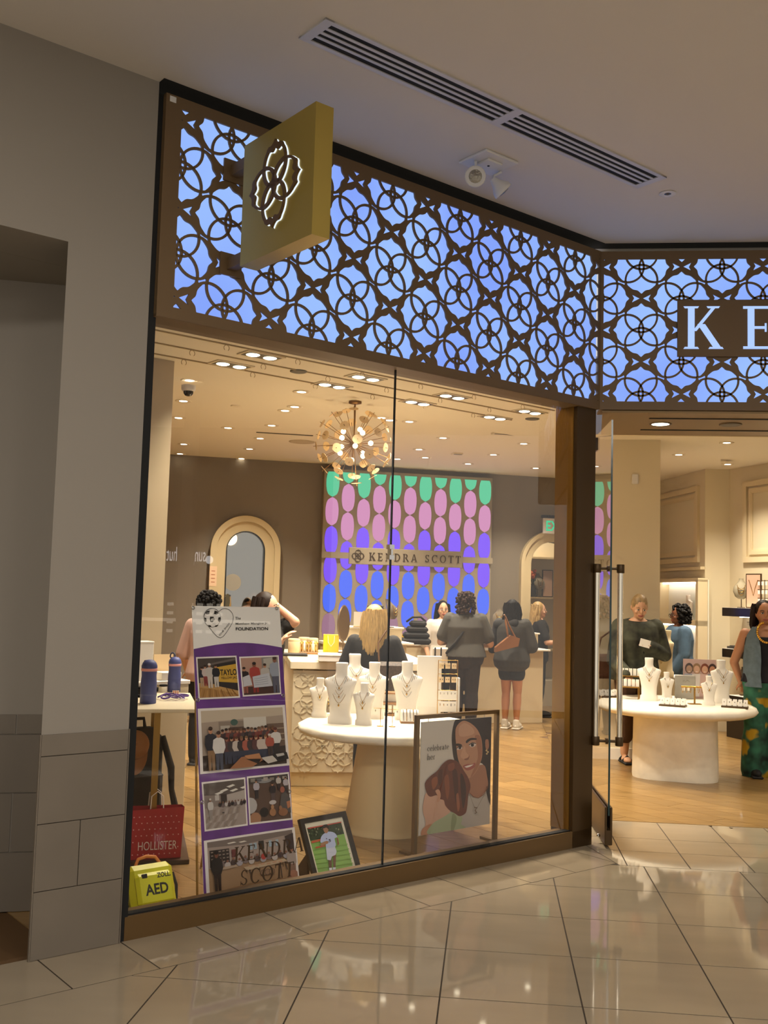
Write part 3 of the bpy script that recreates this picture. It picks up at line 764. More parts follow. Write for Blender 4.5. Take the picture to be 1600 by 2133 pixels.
# hanging rails with hooks behind the window
for k, (dd, s0, s1, label) in enumerate(((-1.63, .4, 4.9, 'thin ceiling rail with hooks, the one nearest the window glass'), (-1.96, .2, 4.8, 'thin ceiling rail with hooks, middle of the three rails'), (-2.28, .2, 5.0, 'thin ceiling rail with hooks, farthest from the window glass'))):
    rt = thing('ceiling_rail', label, 'rail', W(s0, ZS, dd), group='hook rails above the window')
    wbox(s0, s1, ZS - .008, ZS, dd - .008, dd + .008).build('rail', mat('rail_tan', '9a8357', rough=.5), rt, True)
    for i in range(7):
        s = s0 + .35 + i * .62 + .1 * k; pts = [W(s + .022 * math.sin(a), ZS - .03 - .022 * math.cos(a), dd) for a in [R(40 + 280 * j / 10) for j in range(11)]]
        MB().tube(pts, .0022, 5).build('hook', MATS['rail_tan'], rt, True)
# cameras, speaker, vents, slots
def dome_camera(x, y, z, label):
    p = onz(x, y, z); t = thing('dome_camera', label, 'camera', p)
    MB().lathe([(.062, 0), (.062, -.035), (.055, -.05), (.045, -.052)], (0, 0, 0), 20).build('housing', M_offw, t)
    MB().lathe([(.044, -.05), (.041, -.072), (.028, -.09), (.001, -.097)], (0, 0, 0), 20).build('dome', mat('smoked_dome', '15130f', rough=.1), t)
dome_camera(393, 803, ZS, 'white dome security camera near the shop window'); dome_camera(365, 950, ZS + .05, 'small dome security camera by the taupe back wall')
def disc_fit(name, x, y, r, m, label, cat):
    p = onz(x, y, ZS + .05); p = onz(x, y, ZS) if front_band(p) else p
    t = thing(name, label, cat, p); MB().lathe([(r, 0), (r, -.006), (r * .85, -.01)], (0, 0, 0), 22).build('rim', m, t); MB().lathe([(r * .85, -.008), (.002, -.011)], (0, 0, 0), 22).build('grille', m, t)
disc_fit('smoke_detector', 622, 773, .07, M_can, 'dark round detector between the twin spotlights', 'detector')
disc_fit('ceiling_speaker', 629, 920, .16, mat('speaker_tan', 'b9a98c', rough=.7), 'flat round ceiling speaker near the chandelier', 'speaker')
disc_fit('sprinkler', 546 - 55, 845, .05, M_trim, 'flat sprinkler cover left of the ceiling downlights', 'sprinkler')
disc_fit('sprinkler', 1109, 872, .07, M_can, 'dark round sprinkler plate beside the last twin spotlight', 'sprinkler')
for nm, x, y, w, h, lab in (('ceiling_hatch', 1049, 902, .26, .10, 'small dark hatch in the shop ceiling'), ('ceiling_sensor', 952, 944, .12, .12, 'small square sensor in the rear ceiling')):
    p = onz(x, y, ZS + .05); t = thing(nm, lab, 'fitting', p, R(22)); MB().box((0, 0, -.01), (w, h, .02)).build('housing', M_trim, t); MB().box((0, -h * .3, -.021), (w * .9, h * .3, .004)).build('shadow_slot', M_can, t)  # dark grey bar across each fitting
for k, (a, b_) in enumerate((((536, 958), (1156, 999)), ((534, 900), (652, 907)))):
    p, q = onz(*a, ZS + .05), onz(*b_, ZS + .05); m_ = (p + q) / 2; d_ = q - p
    struct(MB().box((m_.x, m_.y, ZS + .047), (d_.length, .04, .008), rz=math.atan2(d_.y, d_.x)).build('trim_ceiling_slot', M_black if k == 0 else M_can))

# ------------------------------------------------------------------ chandelier
tp = onz(740, 836, ZS); hub = Vector((tp.x, tp.y, 0)); hz = ony(741, 925, hub.y).z
ch = thing('sputnik_chandelier', 'brass starburst chandelier of pale shell discs around glowing bulbs', 'chandelier', (hub.x, hub.y, hz))
M_brass = mat('chandelier_brass', '7d5a28', rough=.35, metal=.7)
MB().ball((0, 0, 0), .042, 14, 10).build('hub', M_brass, ch)
MB().tube([(0, 0, .03), (0, 0, ZS - hz)], .0085, 8).build('stem', M_brass, ch)
MB().lathe([(.06, -.001), (.06, -.02), (.02, -.03)], (0, 0, ZS - hz), 18).build('canopy', M_brass, ch)
m = mat('shell_disc', 'd8b888', rough=.55, emit='d9a95e', strength=.03); M_shell = m  # faint emission stands for bulb light coming through the shell
RC = .375; rr = random.Random(11); ND = 46
for i in range(ND):
    zf = 1 - 2 * (i + .5) / ND; a = i * 2.399963
    d = Vector((math.sqrt(1 - zf * zf) * math.cos(a), math.sqrt(1 - zf * zf) * math.sin(a), zf))
    if d.z > .97: continue
    L = RC * (1 + .05 * rr.uniform(-1, 1))
    MB().tube([d * .035, d * L], .0026, 5).build('rod', M_brass, ch)
    q = d.to_track_quat('Z', 'Y').to_matrix().to_4x4(); q.translation = d * (L * .93)
    r0 = .041 + .006 * rr.random()
    ol = [(r0 * (1 + .09 * rr.uniform(-1, 1)) * math.cos(2 * math.pi * k / 11), r0 * (1 + .09 * rr.uniform(-1, 1)) * math.sin(2 * math.pi * k / 11)) for k in range(11)]
    MB().prism(ol, -.0015, .0015, q).build('shell_disc', M_shell, ch)
for i in range(12):
    zf = 1 - 2 * (i + .5) / 12; a = i * 2.399963 + .7
    d = Vector((math.sqrt(1 - zf * zf) * math.cos(a), math.sqrt(1 - zf * zf) * math.sin(a), zf))
    MB().tube([d * .035, d * .13], .004, 6).build('arm', M_brass, ch)
    MB().ball(d * .155, .024, 12, 8).build('bulb', emit_mat('bulb_glow', 'ffe6b4', 7.0), ch)
lamp('chandelier_lamp', 'POINT', (hub.x, hub.y, hz - .42), 8, (1, .72, .4), .12)

# ------------------------------------------------------------------ back wall: light wall, brand bar, mirror arch, exit arch
lw = thing('light_wall', 'taupe feature wall set with glowing green, pink, violet and blue jewel panels', 'light wall', MBK @ Vector((0, 0, 0)))
T0, T1, LT = .09, 2.61, 3.44
M_board = mat('board_taupe', '948873', rough=.6)  # taupe lightened to carry the jewel panels' glow on the board
MB().box(((T0 + T1) / 2, LT / 2, .06), (T1 - T0, LT, .12), MBK).build('board', M_board, lw, True)
HX = [(0, .200), (.030, .186), (.064, .160), (.082, .115), (.092, .05), (.0935, 0)]
HX = HX + [(x, -y) for x, y in HX[-2::-1]]; HX = HX + [(-x, y) for x, y in HX[-2:0:-1]]
LC = {'g': ('led_green', '62cd9c'), 'p': ('led_pink', 'd793bd'), 'v': ('led_violet', '8a60ff'), 'b': ('led_blue', '5b78ff'), 'q': ('led_rose', 'b88aa0')}
odd = [(3.245, 'g'), (2.84, 'p'), (2.435, 'v'), (2.03, 'v'), (1.625, 'b'), (1.22, 'q'), (.815, 'q')]
even = [(3.445, 'g'), (3.04, 'p'), (2.637, 'p'), (2.232, 'v'), (1.827, 'b'), (1.422, 'b'), (1.017, 'q')]
M_rimled = mat('led_rim', 'b9a98f', rough=.5)
for i in range(11):
    t = .215 + .2285 * i
    for z, c in (odd if i % 2 == 0 else even):
        if z < 1.0: continue
        pol = cliprect([(t + a, z + b_) for a, b_ in HX], T0 + .02, 0, T1 - .02, LT - .04)
        MB().prism(pol, .12, .126, MBK).build('jewel_panel', emit_mat(LC[c][0], LC[c][1], .8 if c == 'q' else 1.0), lw, True)
bb = thing('brand_bar', 'bronze brand bar with rosette and capital letters across the light wall', 'sign', MBK @ Vector((T0, 2.18, .13)))
_, za = bpx(850, 1155, .15); _, zb = bpx(850, 1169, .15)
MB().box(((T0 + T1) / 2, 2.225, .147), (T1 - T0 + .02, .085, .03), MBK)   .build('bar', M_board, bb, True)
b0 = bpx(727, 1160, .17)[0]; b1 = bpx(963, 1170, .17)[0]; ztop = bpx(727, 1143, .17)[1]; zbot = bpx(727, 1176, .17)[1]
MB().bbox(((b0 + b1) / 2, 2.225, .155), (b1 - b0, .235, .03), .006, MBK)   .build('name_plate', M_board, bb, True)
M_dkbr = mat('dark_bronze_letter', '3f2c18', rough=.45, metal=.3)
ML = MBK.copy(); ML.translation = MBK @ Vector((b0 + .13, 2.225, 0))
logo(MB(), ML, .42, .171, .18, 0.0, .03, .02).build('emblem', M_dkbr, bb, True)
xx = b0 + .29
for ch_ in 'KENDRA SCOTT':
    if ch_ != ' ':
        l = MB(); serif_text(l, ch_, xx, 2.172, .105, MBK, .171, .18); l.build('letter', M_dkbr, bb, True)
    xx += (glyph(ch_)[0] * .105 + .034) if ch_ != ' ' else .085

def arch_pts(c, zc, r, z0, n=24):
    return [(c + r, z0)] + [(c + r * math.cos(math.pi * k / n), zc + r * math.sin(math.pi * k / n)) for k in range(n + 1)] + [(c - r, z0)]
def arch_band(c, zc, r0, r1, z0, d0, d1, M):
    mb = MB(); a, b_ = arch_pts(c, zc, r0, z0), arch_pts(c, zc, r1, z0)
    for i in range(len(a) - 1): mb.prism([a[i], b_[i], b_[i + 1], a[i + 1]], d0, d1, M)
    return mb
M_archp = mat('arch_cream', 'cdbb94', rough=.6)
am = thing('arched_mirror', 'tall arched mirror with a wide cream moulded surround on the back wall', 'mirror', MBK @ Vector((-.967, 0, 0)))
arch_band(-.967, 2.245, .262, .40, 0, 0, .05, MBK).build('inner_surround', M_archp, am, True)
arch_band(-.967, 2.245, .40, .48, 0, 0, .09, MBK).build('outer_moulding', M_archp, am, True)
arch_band(-.967, 2.245, .252, .268, 0, 0, .06, MBK).build('mirror_edge', mat('steel_dark', '4a4a48', rough=.2, metal=1), am, True)
MB().prism(arch_pts(-.967, 2.245, .262, 0), .01, .018, MBK).build('mirror_pane', mat('mirror_silver', 'b8b8b4', rough=.02, metal=1), am, True)
tk = bpx(485, 1213, .03)
stk = MB().prism([(tk[0] + .115 * math.cos(2 * math.pi * k / 28), tk[1] + .115 * math.sin(2 * math.pi * k / 28)) for k in range(28)], .019, .0205, MBK).build('round_sticker', mat('sticker_grey', '9b978c', rough=.6), am, True)
dc = bpx(474, 1252, .03); MB().prism([(dc[0] + .035 * math.cos(2 * math.pi * k / 20), dc[1] + .10 * math.sin(2 * math.pi * k / 20)) for k in range(20)], .019, .0202, MBK).build('oval_decal', M_can, am, True)
pn = bpx(444, 1200, .1)
ps = thing('paper_notice', 'narrow printed paper notice stuck to the arched mirror surround', 'notice', MBK @ Vector((pn[0], pn[1] - .13, .09)))
MB().box((pn[0], pn[1], .092), (.10, .27, .003), MBK).build('sheet', mat('notice_paper', 'e9c9a8', rough=.7), ps, True)
for k in range(4): MB().box((pn[0], pn[1] + .07 - k * .05, .0938), (.05, .010, .0005), MBK).build('print_line', mat('notice_red', 'b0694a', rough=.7), ps, True)

# exit arch in the right part of the back wall
AC, AZ, AR = 3.62, 2.20, .345
outer = [(3.02, 0), (5.4, 0), (5.4, 3.62), (3.02, 3.62)]
hole = [(AC + AR, .02)] + [(AC + AR * math.cos(math.pi * k / 24), AZ + AR * math.sin(math.pi * k / 24)) for k in range(25)] + [(AC - AR, .02)]
MQ = MBK @ Matrix.Translation((0, 0, -.06))
struct(curve_plate(outer, [hole], .12, MQ).build('wall_exit', M_taupe))
d3 = structroot('door_3')
arch_band(AC, AZ, .345, .46, 0, .0, .05, MBK).build('inner_surround', M_archp, d3, True)
arch_band(AC, AZ, .46, .515, 0, .0, .085, MBK).build('outer_moulding', M_archp, d3, True)
ex = thing('exit_sign', 'green lettered exit sign hanging over the right archway', 'sign', MBK @ Vector((3.66, 2.78, .2)))
e0 = bpx(1133, 1082, .22); e1 = bpx(1133, 1108, .22)
MB().bbox((e0[0] + .20, (e0[1] + e1[1]) / 2, .22), (.42, .23, .04), .006, MBK).build('housing', M_offw, ex, True)
MB().bbox((e0[0] + .20, e0[1] + .045, .215), (.46, .04, .08), .006, MBK).build('canopy', M_black, ex, True)
vt, ft = sans_fit('EXIT', .34, .15, .02)
MX = MBK @ Matrix.Translation((e0[0] + .03, (e0[1] + e1[1]) / 2 - .075, .2415))
MB().add(vt, ft, MX).build('lettering', emit_mat('exit_green', '35c48c', 1.1), ex, True)
th_ = bpx(1087, 1206, .05)
MB().bbox((th_[0], th_[1], .062), (.035, .17, .02), .004, MBK).build('keypad', mat('keypad_body', 'd8e8e4', rough=.4, emit='bff0f0', strength=.6), None, False)
tag(bpy.data.objects['keypad'], 'small glowing keypad on the right arch surround', 'keypad')
# ------------------------------------------------------------------ display furniture
M_stone = mat('white_plaster_stone', 'efe6d2', rough=.6, noise=.05, nscale=8, bump=.25, bscale=18)
M_tan = mat('pedestal_tan', 'd3bd8f', rough=.65)
M_lin = mat('bust_linen', 'ece5d8', rough=.7)
M_chain = mat('gold_chain', 'b98d3e', rough=.25, metal=1)
M_silver = mat('silver_chain', 'bdb9b0', rough=.2, metal=1)
M_acrb = mat('card_blush', 'e2c598', rough=.6)
M_wbox = mat('display_white', 'f4eee2', rough=.45)
M_walnut = mat('walnut_block', '8a6238', rough=.45, noise=.1, nscale=20, stretch=(1, 6, 1))
M_blk = mat('black_velvet', '14110f', rough=.8)
M_grey = mat('charcoal_tray', '2e2a27', rough=.5)

def rough_top(cx, cy, rx, ry, z0, z1, seed, jag=.012, soft=.03):
    mb = MB(); rg = random.Random(seed); n = 72
    ph = [rg.uniform(0, 6.28) for _ in range(6)]
    def rim(k, a): return 1 + jag * sum(math.sin((3 + 4 * i) * a + ph[i]) for i in range(6)) / 3
    prof = [(0.0, z0), (1 - soft * 2.2, z0), (1 - soft * .5, z0 + (z1 - z0) * .22), (1.0, z0 + (z1 - z0) * .5), (1 - soft * .4, z0 + (z1 - z0) * .8), (1 - soft * 1.6, z1), (0.0, z1)]
    vs = []; fs = []
    for j, (f, z) in enumerate(prof):
        for k in range(n):
            a = 2 * math.pi * k / n; g = f * (rim(k, a + j * .35) if 0 < j < 6 else 1)
            vs.append((cx + rx * g * math.cos(a), cy + ry * g * math.sin(a), z))
    for j in range(len(prof) - 1):
        for k in range(n): k2 = (k + 1) % n; fs.append((j * n + k, j * n + k2, (j + 1) * n + k2, (j + 1) * n + k))
    return mb.add(vs, fs, None, None, True)
TC1 = Vector((-.70, 7.55, 0)); TZ1 = .74
t1 = thing('display_table', 'round display table with rough white stone top on a flared tan cone pedestal', 'table', (TC1.x, TC1.y, 0))
rough_top(0, 0, .70, .70, .675, TZ1, 4, .010, .02).build('table_top', M_stone, t1)
MB().lathe([(.312, 0), (.312, .012), (.305, .016), (.300, .05), (.212, .675)], (-.02, -.12, 0), 48).build('pedestal', M_tan, t1)
TC2 = Vector((1.84, 10.27, 0)); TZ2 = .72
t2 = thing('display_table', 'round white plaster table with thick rounded top on a lobed pedestal inside the entrance', 'table', (TC2.x, TC2.y, 0))
rough_top(0, 0, .77, .74, .615, TZ2, 9, .004, .05).build('table_top', M_stone, t2)
lob = []
for k in range(72):
    a = 2 * math.pi * k / 72; r = .385 + .05 * math.cos(3 * a + 2.2); lob.append((r * math.cos(a), r * .95 * math.sin(a)))
pm = MB(); n = 72
vs = [(x * .99, y * .99, 0) for x, y in lob] + [(x, y, .03) for x, y in lob] + [(x * .97, y * .97, .64) for x, y in lob]
pm.add(vs, [(j * n + k, j * n + (k + 1) % n, (j + 1) * n + (k + 1) % n, (j + 1) * n + k) for j in range(2) for k in range(n)], None, None, True)
pm.build('pedestal', M_stone, t2)

# ---- necklace busts
def bust_mesh(h=.435):
    S = [(.078, .052, 0, 0), (.078, .052, .045, 0), (.066, .045, .06, .0), (.068, .043, .14, -.004), (.080, .041, .21, -.010), (.096, .037, .272, -.014), (.106, .030, .305, -.010), (.098, .028, .318, -.004), (.060, .030, .330, .004),
         (.040, .032, .345, .008), (.036, .032, .365, .010), (.037, .034, .40, .012), (.039, .036, .425, .014), (.036, .033, .432, .014), (.0, .0, .432, .014)]
    n = 28; vs = []; fs = []; k_ = h / .432
    for w, d, z, y in S:
        for i in range(n):
            a = 2 * math.pi * i / n; c, s_ = math.cos(a), math.sin(a); e = .65
            vs.append((w * 1.13 * k_ * math.copysign(abs(c) ** e, c), y * k_ + d * k_ * math.copysign(abs(s_) ** e, s_), z * k_))
    for j in range(len(S) - 1):
        for i in range(n): i2 = (i + 1) % n; fs.append((j * n + i, j * n + i2, (j + 1) * n + i2, (j + 1) * n + i))
    mb = MB(); mb.add(vs, fs, None, None, True); mb.add(vs[:n], [list(range(n))[::-1]]); return mb
def necklace(k, drop, wid, pend=True, y0=-.052):
    pts = []
    for i in range(17):
        t = i / 16 * 2 - 1
        x = wid * t; z = .338 - drop * (1 - abs(t) ** 1.7) - .0
        y = -.028 - .022 * (1 - abs(t) ** 2) if z > .2 else -.046
        if abs(t) > .9: y = -.018; 
        pts.append((x * k, (y - .004) * k, z * k))
    mb = MB().tube(pts, .0016, 5)
    if pend: mb.ball((0, (-.054) * k, (.338 - drop - .014) * k), (.006, .003, .010), 8, 6)
    return mb
def bust(loc, h, rz, label, drops, m=M_chain):
    t = thing('necklace_bust', label, 'jewelry bust', loc, rz, 'white necklace busts')
    bo = bust_mesh(h).build('bust_form', M_lin, t)
    for i, dr in enumerate(drops): necklace(h / .432, dr, .040 + .012 * i, i % 2 == 0).build('necklace', m if i % 2 == 0 else M_silver, t)
    return t
def tz(x, y, z): return onz(x, y, z)
bust(tz(665, 1494, TZ1), .30, R(8), 'small white necklace bust at the outer rim of the cone-pedestal table', (.10, .15))
bust(tz(708, 1507, TZ1), .445, R(-6), 'large white necklace bust with five layered chains behind the banner side of the cone table', (.07, .10, .13, .16, .19))
bust(tz(737, 1484, TZ1), .47, R(20), 'tall white bust half hidden behind the layered chain bust', (.05, .07))
bust(tz(777, 1496, TZ1), .43, R(-4), 'white necklace bust with square pendant standing behind the small front bust', (.08, .11, .14))
bust(tz(757, 1510, TZ1), .305, R(-10), 'small white necklace bust with layered chains in front, beside the pane joint', (.09, .12, .15))
bust(tz(846, 1499, TZ1), .445, R(4), 'large white necklace bust next to the earring card rack', (.07, .10, .13, .17))
bust(tz(1352, 1459, TZ2), .42, R(-8), 'large white bust with three necklaces beside the tiered card stand', (.06, .09, .12))
bust(tz(1389, 1456, TZ2), .27, R(12), 'small white bust with long fine chain in front of the grey acrylic sign', (.12, .16))
bust(tz(1503, 1464, TZ2), .42, R(10), 'large white bust with cross pendant at the far rim of the lobed table', (.06, .09, .12))
bust(tz(1477, 1469, TZ2), .28, R(-5), 'small white bust with plain chain standing before the cross pendant bust', (.10, .14))

# ---- earring card rack on table 1
p = tz(916, 1490, TZ1)
er = thing('earring_rack', 'white board with wire rack of earring cards on the cone table', 'jewelry display', p, R(14))
MB().bbox((-.085, .045, .235), (.20, .02, .47), .003).build('back_board', M_wbox, er)
MB().bbox((.155, .04, .15), (.02, .05, .30), .003).build('side_board', M_wbox, er)
fr = MB()
for x in (-.02, .14): fr.tube([(x, 0, 0), (x, 0, .44)], .003, 6)
for z in (.44, .33, .20, .12): fr.tube([(-.02, 0, z), (.14, 0, z)], .0022, 6)
fr.build('wire_frame', M_chain, er)
for r_, z in enumerate((.395, .285)):
    for c_ in range(3):
        k = MB().bbox((.005 + .052 * c_, -.006, z), (.040, .003, .044), .001).build('earring_card', M_acrb, er)
        e = MB()
        for s_ in (-1, 1): e.ball((.005 + .052 * c_ + s_ * .009, -.010, z + .002), (.003, .002, .006), 6, 4)
        e.build('earring', M_chain if r_ == 0 else M_blk, k)
MB().box((.06, -.002, .16), (.155, .003, .075)).build('card_panel', M_wbox, er)
MB().box((.06, -.002, .07), (.155, .003, .085)).build('card_panel', M_wbox, er)
rg = random.Random(5)
for z in (.175, .085):
    for c_ in range(5):
        MB().ball((.0 + .03 * c_, -.007, z), (.003, .002, rg.uniform(.006, .014)), 6, 4).build('earring', rg.choice([M_chain, M_blk, M_silver]), er)
def tstand(loc, h, label, wide=.05):
    t = thing('earring_stand', label, 'earring stand', loc, R(10), 'small brass earring stands')
    MB().lathe([(.026, 0), (.026, .003), (.004, .004)], (0, 0, 0), 16).build('base', M_chain, t)
    MB().tube([(0, 0, .003), (0, 0, h)], .0022, 6).build('post', M_chain, t)
    MB().tube([(-wide, 0, h), (wide, 0, h)], .0018, 6).build('crossbar', M_chain, t)
    for s_ in (-1, 1): MB().ball((s_ * wide * .75, 0, h - .018), (.004, .002, .009), 8, 5).build('earring', M_silver, t)
tstand(tz(792, 1513, TZ1), .13, 'thin brass earring stand just before the pane joint')
tstand(tz(817, 1514, TZ1), .125, 'thin brass earring stand just past the pane joint', .045)
def bracelet_block(loc, rz, label):
    t = thing('bracelet_ramp', label, 'jewelry display', loc, rz)
    MB().bbox((0, 0, .008), (.14, .09, .016), .002).build('base', M_walnut, t)
    r = MB(); r.prism([(-.045, .016), (.04, .016), (.03, .085), (.0, .10), (-.02, .08)], -.065, .065, Matrix(((0, 0, 1, 0), (1, 0, 0, 0), (0, 1, 0, 0), (0, 0, 0, 1)))); r.build('ramp', M_wbox, t)
    for i in range(5):
        x = -.05 + .025 * i
        MB().tube([(x, -.05, .02), (x, -.042, .05), (x, -.026, .08), (x, -.003, .103)], .003, 5).build('bracelet', M_chain if i % 2 else M_silver, t)
bracelet_block(tz(853, 1506, TZ1), R(10), 'white bracelet ramp on a wooden block beside the poster stand')
wb = thing('watch_case', 'small walnut riser with charm cards behind the small front bust', 'jewelry display', tz(812, 1490, TZ1), R(5))
for z in (.0, .09, .17): MB().bbox((0, 0, z + .008), (.13, .10, .016), .002).build('shelf', M_walnut, wb)
for i in range(3): MB().bbox((-.04 + .04 * i, -.02, .055), (.028, .02, .06), .002).build('charm_card', M_wbox, wb)
MB().box((0, .045, .09), (.13, .008, .18)).build('back', M_wbox, wb)
cb = thing('charm_rack', 'low rack of gold charms between the two busts by the banner', 'jewelry display', tz(690, 1492, TZ1), R(8))
MB().bbox((0, 0, .012), (.11, .06, .024), .003).build('base', M_wbox, cb)
for x in (-.05, .05): MB().tube([(x, 0, .02), (x, 0, .17)], .002, 6).build('post', M_chain, cb)
for z in (.165, .12):
    MB().tube([(-.05, 0, z), (.05, 0, z)], .002, 6).build('bar', M_chain, cb)
    for i in range(6): MB().ball((-.042 + .017 * i, -.003, z - .02), (.004, .003, .010), 6, 4).build('charm', M_chain, cb)

# ---- table 2 pieces
def card_tray(loc, rz, n, label):
    t = thing('earring_tray', label, 'jewelry display', loc, rz)
    MB().bbox((0, 0, .008), (.24, .13, .016), .002).build('tray', M_bronze, t)
    for i in range(n):
        for j in range(2):
            x = -.095 + .19 * i / (n - 1); M_ = Matrix.Translation((x, -.03 + .06 * j, .016)) @ Matrix.Rotation(R(-18), 4, 'X')
            MB().box((0, 0, .03), (.036, .012, .06), M_).build('card', M_wbox, t)
            MB().ball((0, -.008, .035), (.004, .003, .007), 6, 4, M_).build('stud', M_silver, t)
card_tray(tz(1402, 1471, TZ2), R(-20), 5, 'bronze tray of white earring cards in front of the grey acrylic sign')
card_tray(tz(1531, 1474, TZ2), R(-16), 5, 'bronze tray of white earring cards at the right rim of the lobed table')
card_tray(tz(1268, 1452, TZ2), R(25), 4, 'bronze tray of white cards seen through the open glass door')
ti = thing('tiered_card_stand', 'two-tier brass stand of white earring cards under the leaning shopper', 'jewelry display', tz(1312, 1455, TZ2), R(-14))
for k, (z, y) in enumerate(((.12, -.05), (.22, .06))):
    MB().bbox((0, y, z), (.20, .09, .012), .002).build('shelf', M_bronze2, ti)
    for x in (-.09, .09):
        for yy in (y - .04, y + .04): MB().tube([(x, yy, 0), (x, yy, z)], .003, 5).build('leg', M_bronze2, ti)
    for i in range(5): MB().box((-.08 + .04 * i, y, z + .042), (.032, .01, .07)).build('card', M_wbox, ti)
sg = thing('acrylic_sign', 'grey acrylic sign block standing behind the small chain bust', 'sign', tz(1427, 1456, TZ2), R(6))
MB().bbox((0, 0, .12), (.21, .02, .24), .006).build('panel', mat('grey_acrylic', 'a09c92', rough=.25), sg)
for k in range(2): MB().bbox((-.02 + .05 * k, -.012, .10), (.03, .006, .03), .002).build('earring_pair', M_wbox, sg)
MB().tube([(-.03, -.011, .175), (-.01, -.011, .19), (.0, -.011, .17), (.02, -.011, .19), (.045, -.011, .175)], .002, 5).build('script_mark', M_silver, sg)
tb = thing('bracelet_bar', 'brass T-bar hung with gold bracelets before the family photo card', 'jewelry display', tz(1447, 1467, TZ2), R(4))
MB().bbox((0, 0, .004), (.12, .07, .008), .001).build('base', M_bronze2, tb); MB().box((0, 0, .085), (.014, .014, .16)).build('post', M_bronze2, tb)
MB().tube([(-.13, 0, .165), (.13, 0, .165)], .008, 10).build('crossbar', M_chain, tb)
for i in range(7):
    x = -.115 + .038 * i
    MB().tube([(x, .022 * math.cos(a), .15 + .03 * math.sin(a) - .012) for a in [2 * math.pi * j / 12 for j in range(12)]], .0022, 5, closed=True).build('bracelet', M_chain, tb)
mq = thing('display_bust', 'taupe fabric bust wearing pearl strands behind the leaning shopper', 'jewelry bust', tuple(ony(1386, 1395, 11.75)[:2]) + (.861,), R(-60))
b_ = bust_mesh(.52); b_.build('bust_form', mat('taupe_fabric', 'c6b48f', rough=.8), mq)
for dr in (.10, .17, .22): necklace(.52 / .432, dr, .045, False).build('necklace', M_chain, mq)
st_ = thing('riser_stand', 'cream riser cabinet carrying the taupe bust, between column and niche', 'cabinet', tuple((ony(1400, 1395, 11.9) + Vector((.10, 0, 0)))[:2]) + (0,), R(-10))
MB().bbox((0, 0, .42), (.62, .40, .84), .01).build('body', M_cream, st_); MB().bbox((0, 0, .85), (.64, .42, .02), .004).build('top', M_wbox, st_)
for i in range(3):
    MB().bbox((.06 + .09 * i, -.12, .90), (.07, .06, .06), .004).build('ring_box', M_wbox, st_)
    MB().bbox((.06 + .09 * i, -.10, .965), (.08, .06, .022), .004).build('ring_tray', M_bronze, st_)

# ------------------------------------------------------------------ service counter with rosette relief
CO = Vector((-1.71, 8.83, 0)); CR = R(14); CL, CD, CH = 1.22, 1.8, 1.05
ct = thing('service_counter', 'cream service counter with carved rosette front and pale stone top', 'counter', CO, CR)
MB().bbox((CL / 2, CD / 2, .06), (CL - .02, CD - .02, .12), .004).build('plinth', M_tan, ct)
MB().bbox((CL / 2, CD / 2, .12 + (CH - .16) / 2), (CL, CD, CH - .16), .004).build('body', M_cream, ct)
MB().bbox((CL / 2, CD / 2, CH + .005), (CL + .06, CD + .06, .07), .006).build('worktop', mat('stone_worktop', 'e0d3b5', rough=.18, noise=.06, nscale=5), ct)
rel = MB(); MRl = Matrix(((1, 0, 0, 0), (0, 0, -1, 0), (0, 1, 0, 0), (0, 0, 0, 1)))
logo(rel, MRl, .58, 0, .005, .0, .018, .016)
first = None
for i in range(16):
    for j in range(4):
        x = .13 + .145 * i; z = .24 + .225 * j + (.1125 if i % 2 else 0)
        if z > .97 or x > CL - .1: continue
        Mm = Matrix.Translation((x, -.0005, z))
        if first is None: first = rel.build('relief_rosette', M_cream, ct); first.matrix_local = Mm
        else:
            c = first.copy(); COL.objects.link(c); c.parent = ct; c.matrix_local = Mm
CZ = CH + .04
def cpos(x, y, z=CZ): return onz(x, y, z)
# things on the counter
yb = thing('gift_bag', 'small bright yellow paper gift bag on the service counter', 'bag', cpos(689, 1358), R(10))
MB().bbox((0, 0, .09), (.16, .08, .18), .003).build('body', mat('yellow_paper', 'd9b516', rough=.5), yb)
for s_ in (-1, 1): MB().tube([(-.035, s_ * .041, .17), (-.03, s_ * .044, .10), (0, s_ * .046, .06), (.03, s_ * .044, .10), (.035, s_ * .041, .17)], .003, 5).build('cord_handle', M_wbox, yb)
bx = thing('tray_box', 'flat white jewelry tray box at the shopper elbow on the counter', 'box', cpos(703, 1378), R(10))
MB().bbox((0, 0, .03), (.34, .26, .05), .004).build('body', M_wbox, bx); MB().bbox((0, 0, .06), (.35, .27, .012), .003).build('lid', mat('box_lid_cream', 'e4d9bf', rough=.5), bx)
bk = thing('bangle_rack', 'rack of gold bangles on the counter behind the banner', 'jewelry display', cpos(637, 1362), R(8))
MB().bbox((0, 0, .01), (.26, .12, .02), .003).build('base', M_walnut, bk)
MB().tube([(-.12, 0, .11), (.12, 0, .11)], .007, 8).build('rail', M_chain, bk)
for x in (-.115, .115): MB().tube([(x, 0, .01), (x, 0, .11)], .005, 6).build('post', M_chain, bk)
for i in range(8):
    x = -.098 + .028 * i; MB().tube([(x, .05 * math.cos(a), .075 + .05 * math.sin(a)) for a in [2 * math.pi * j / 14 for j in range(14)]], .006, 5, closed=True).build('bangle', M_wbox if i % 3 == 0 else M_chain, bk)
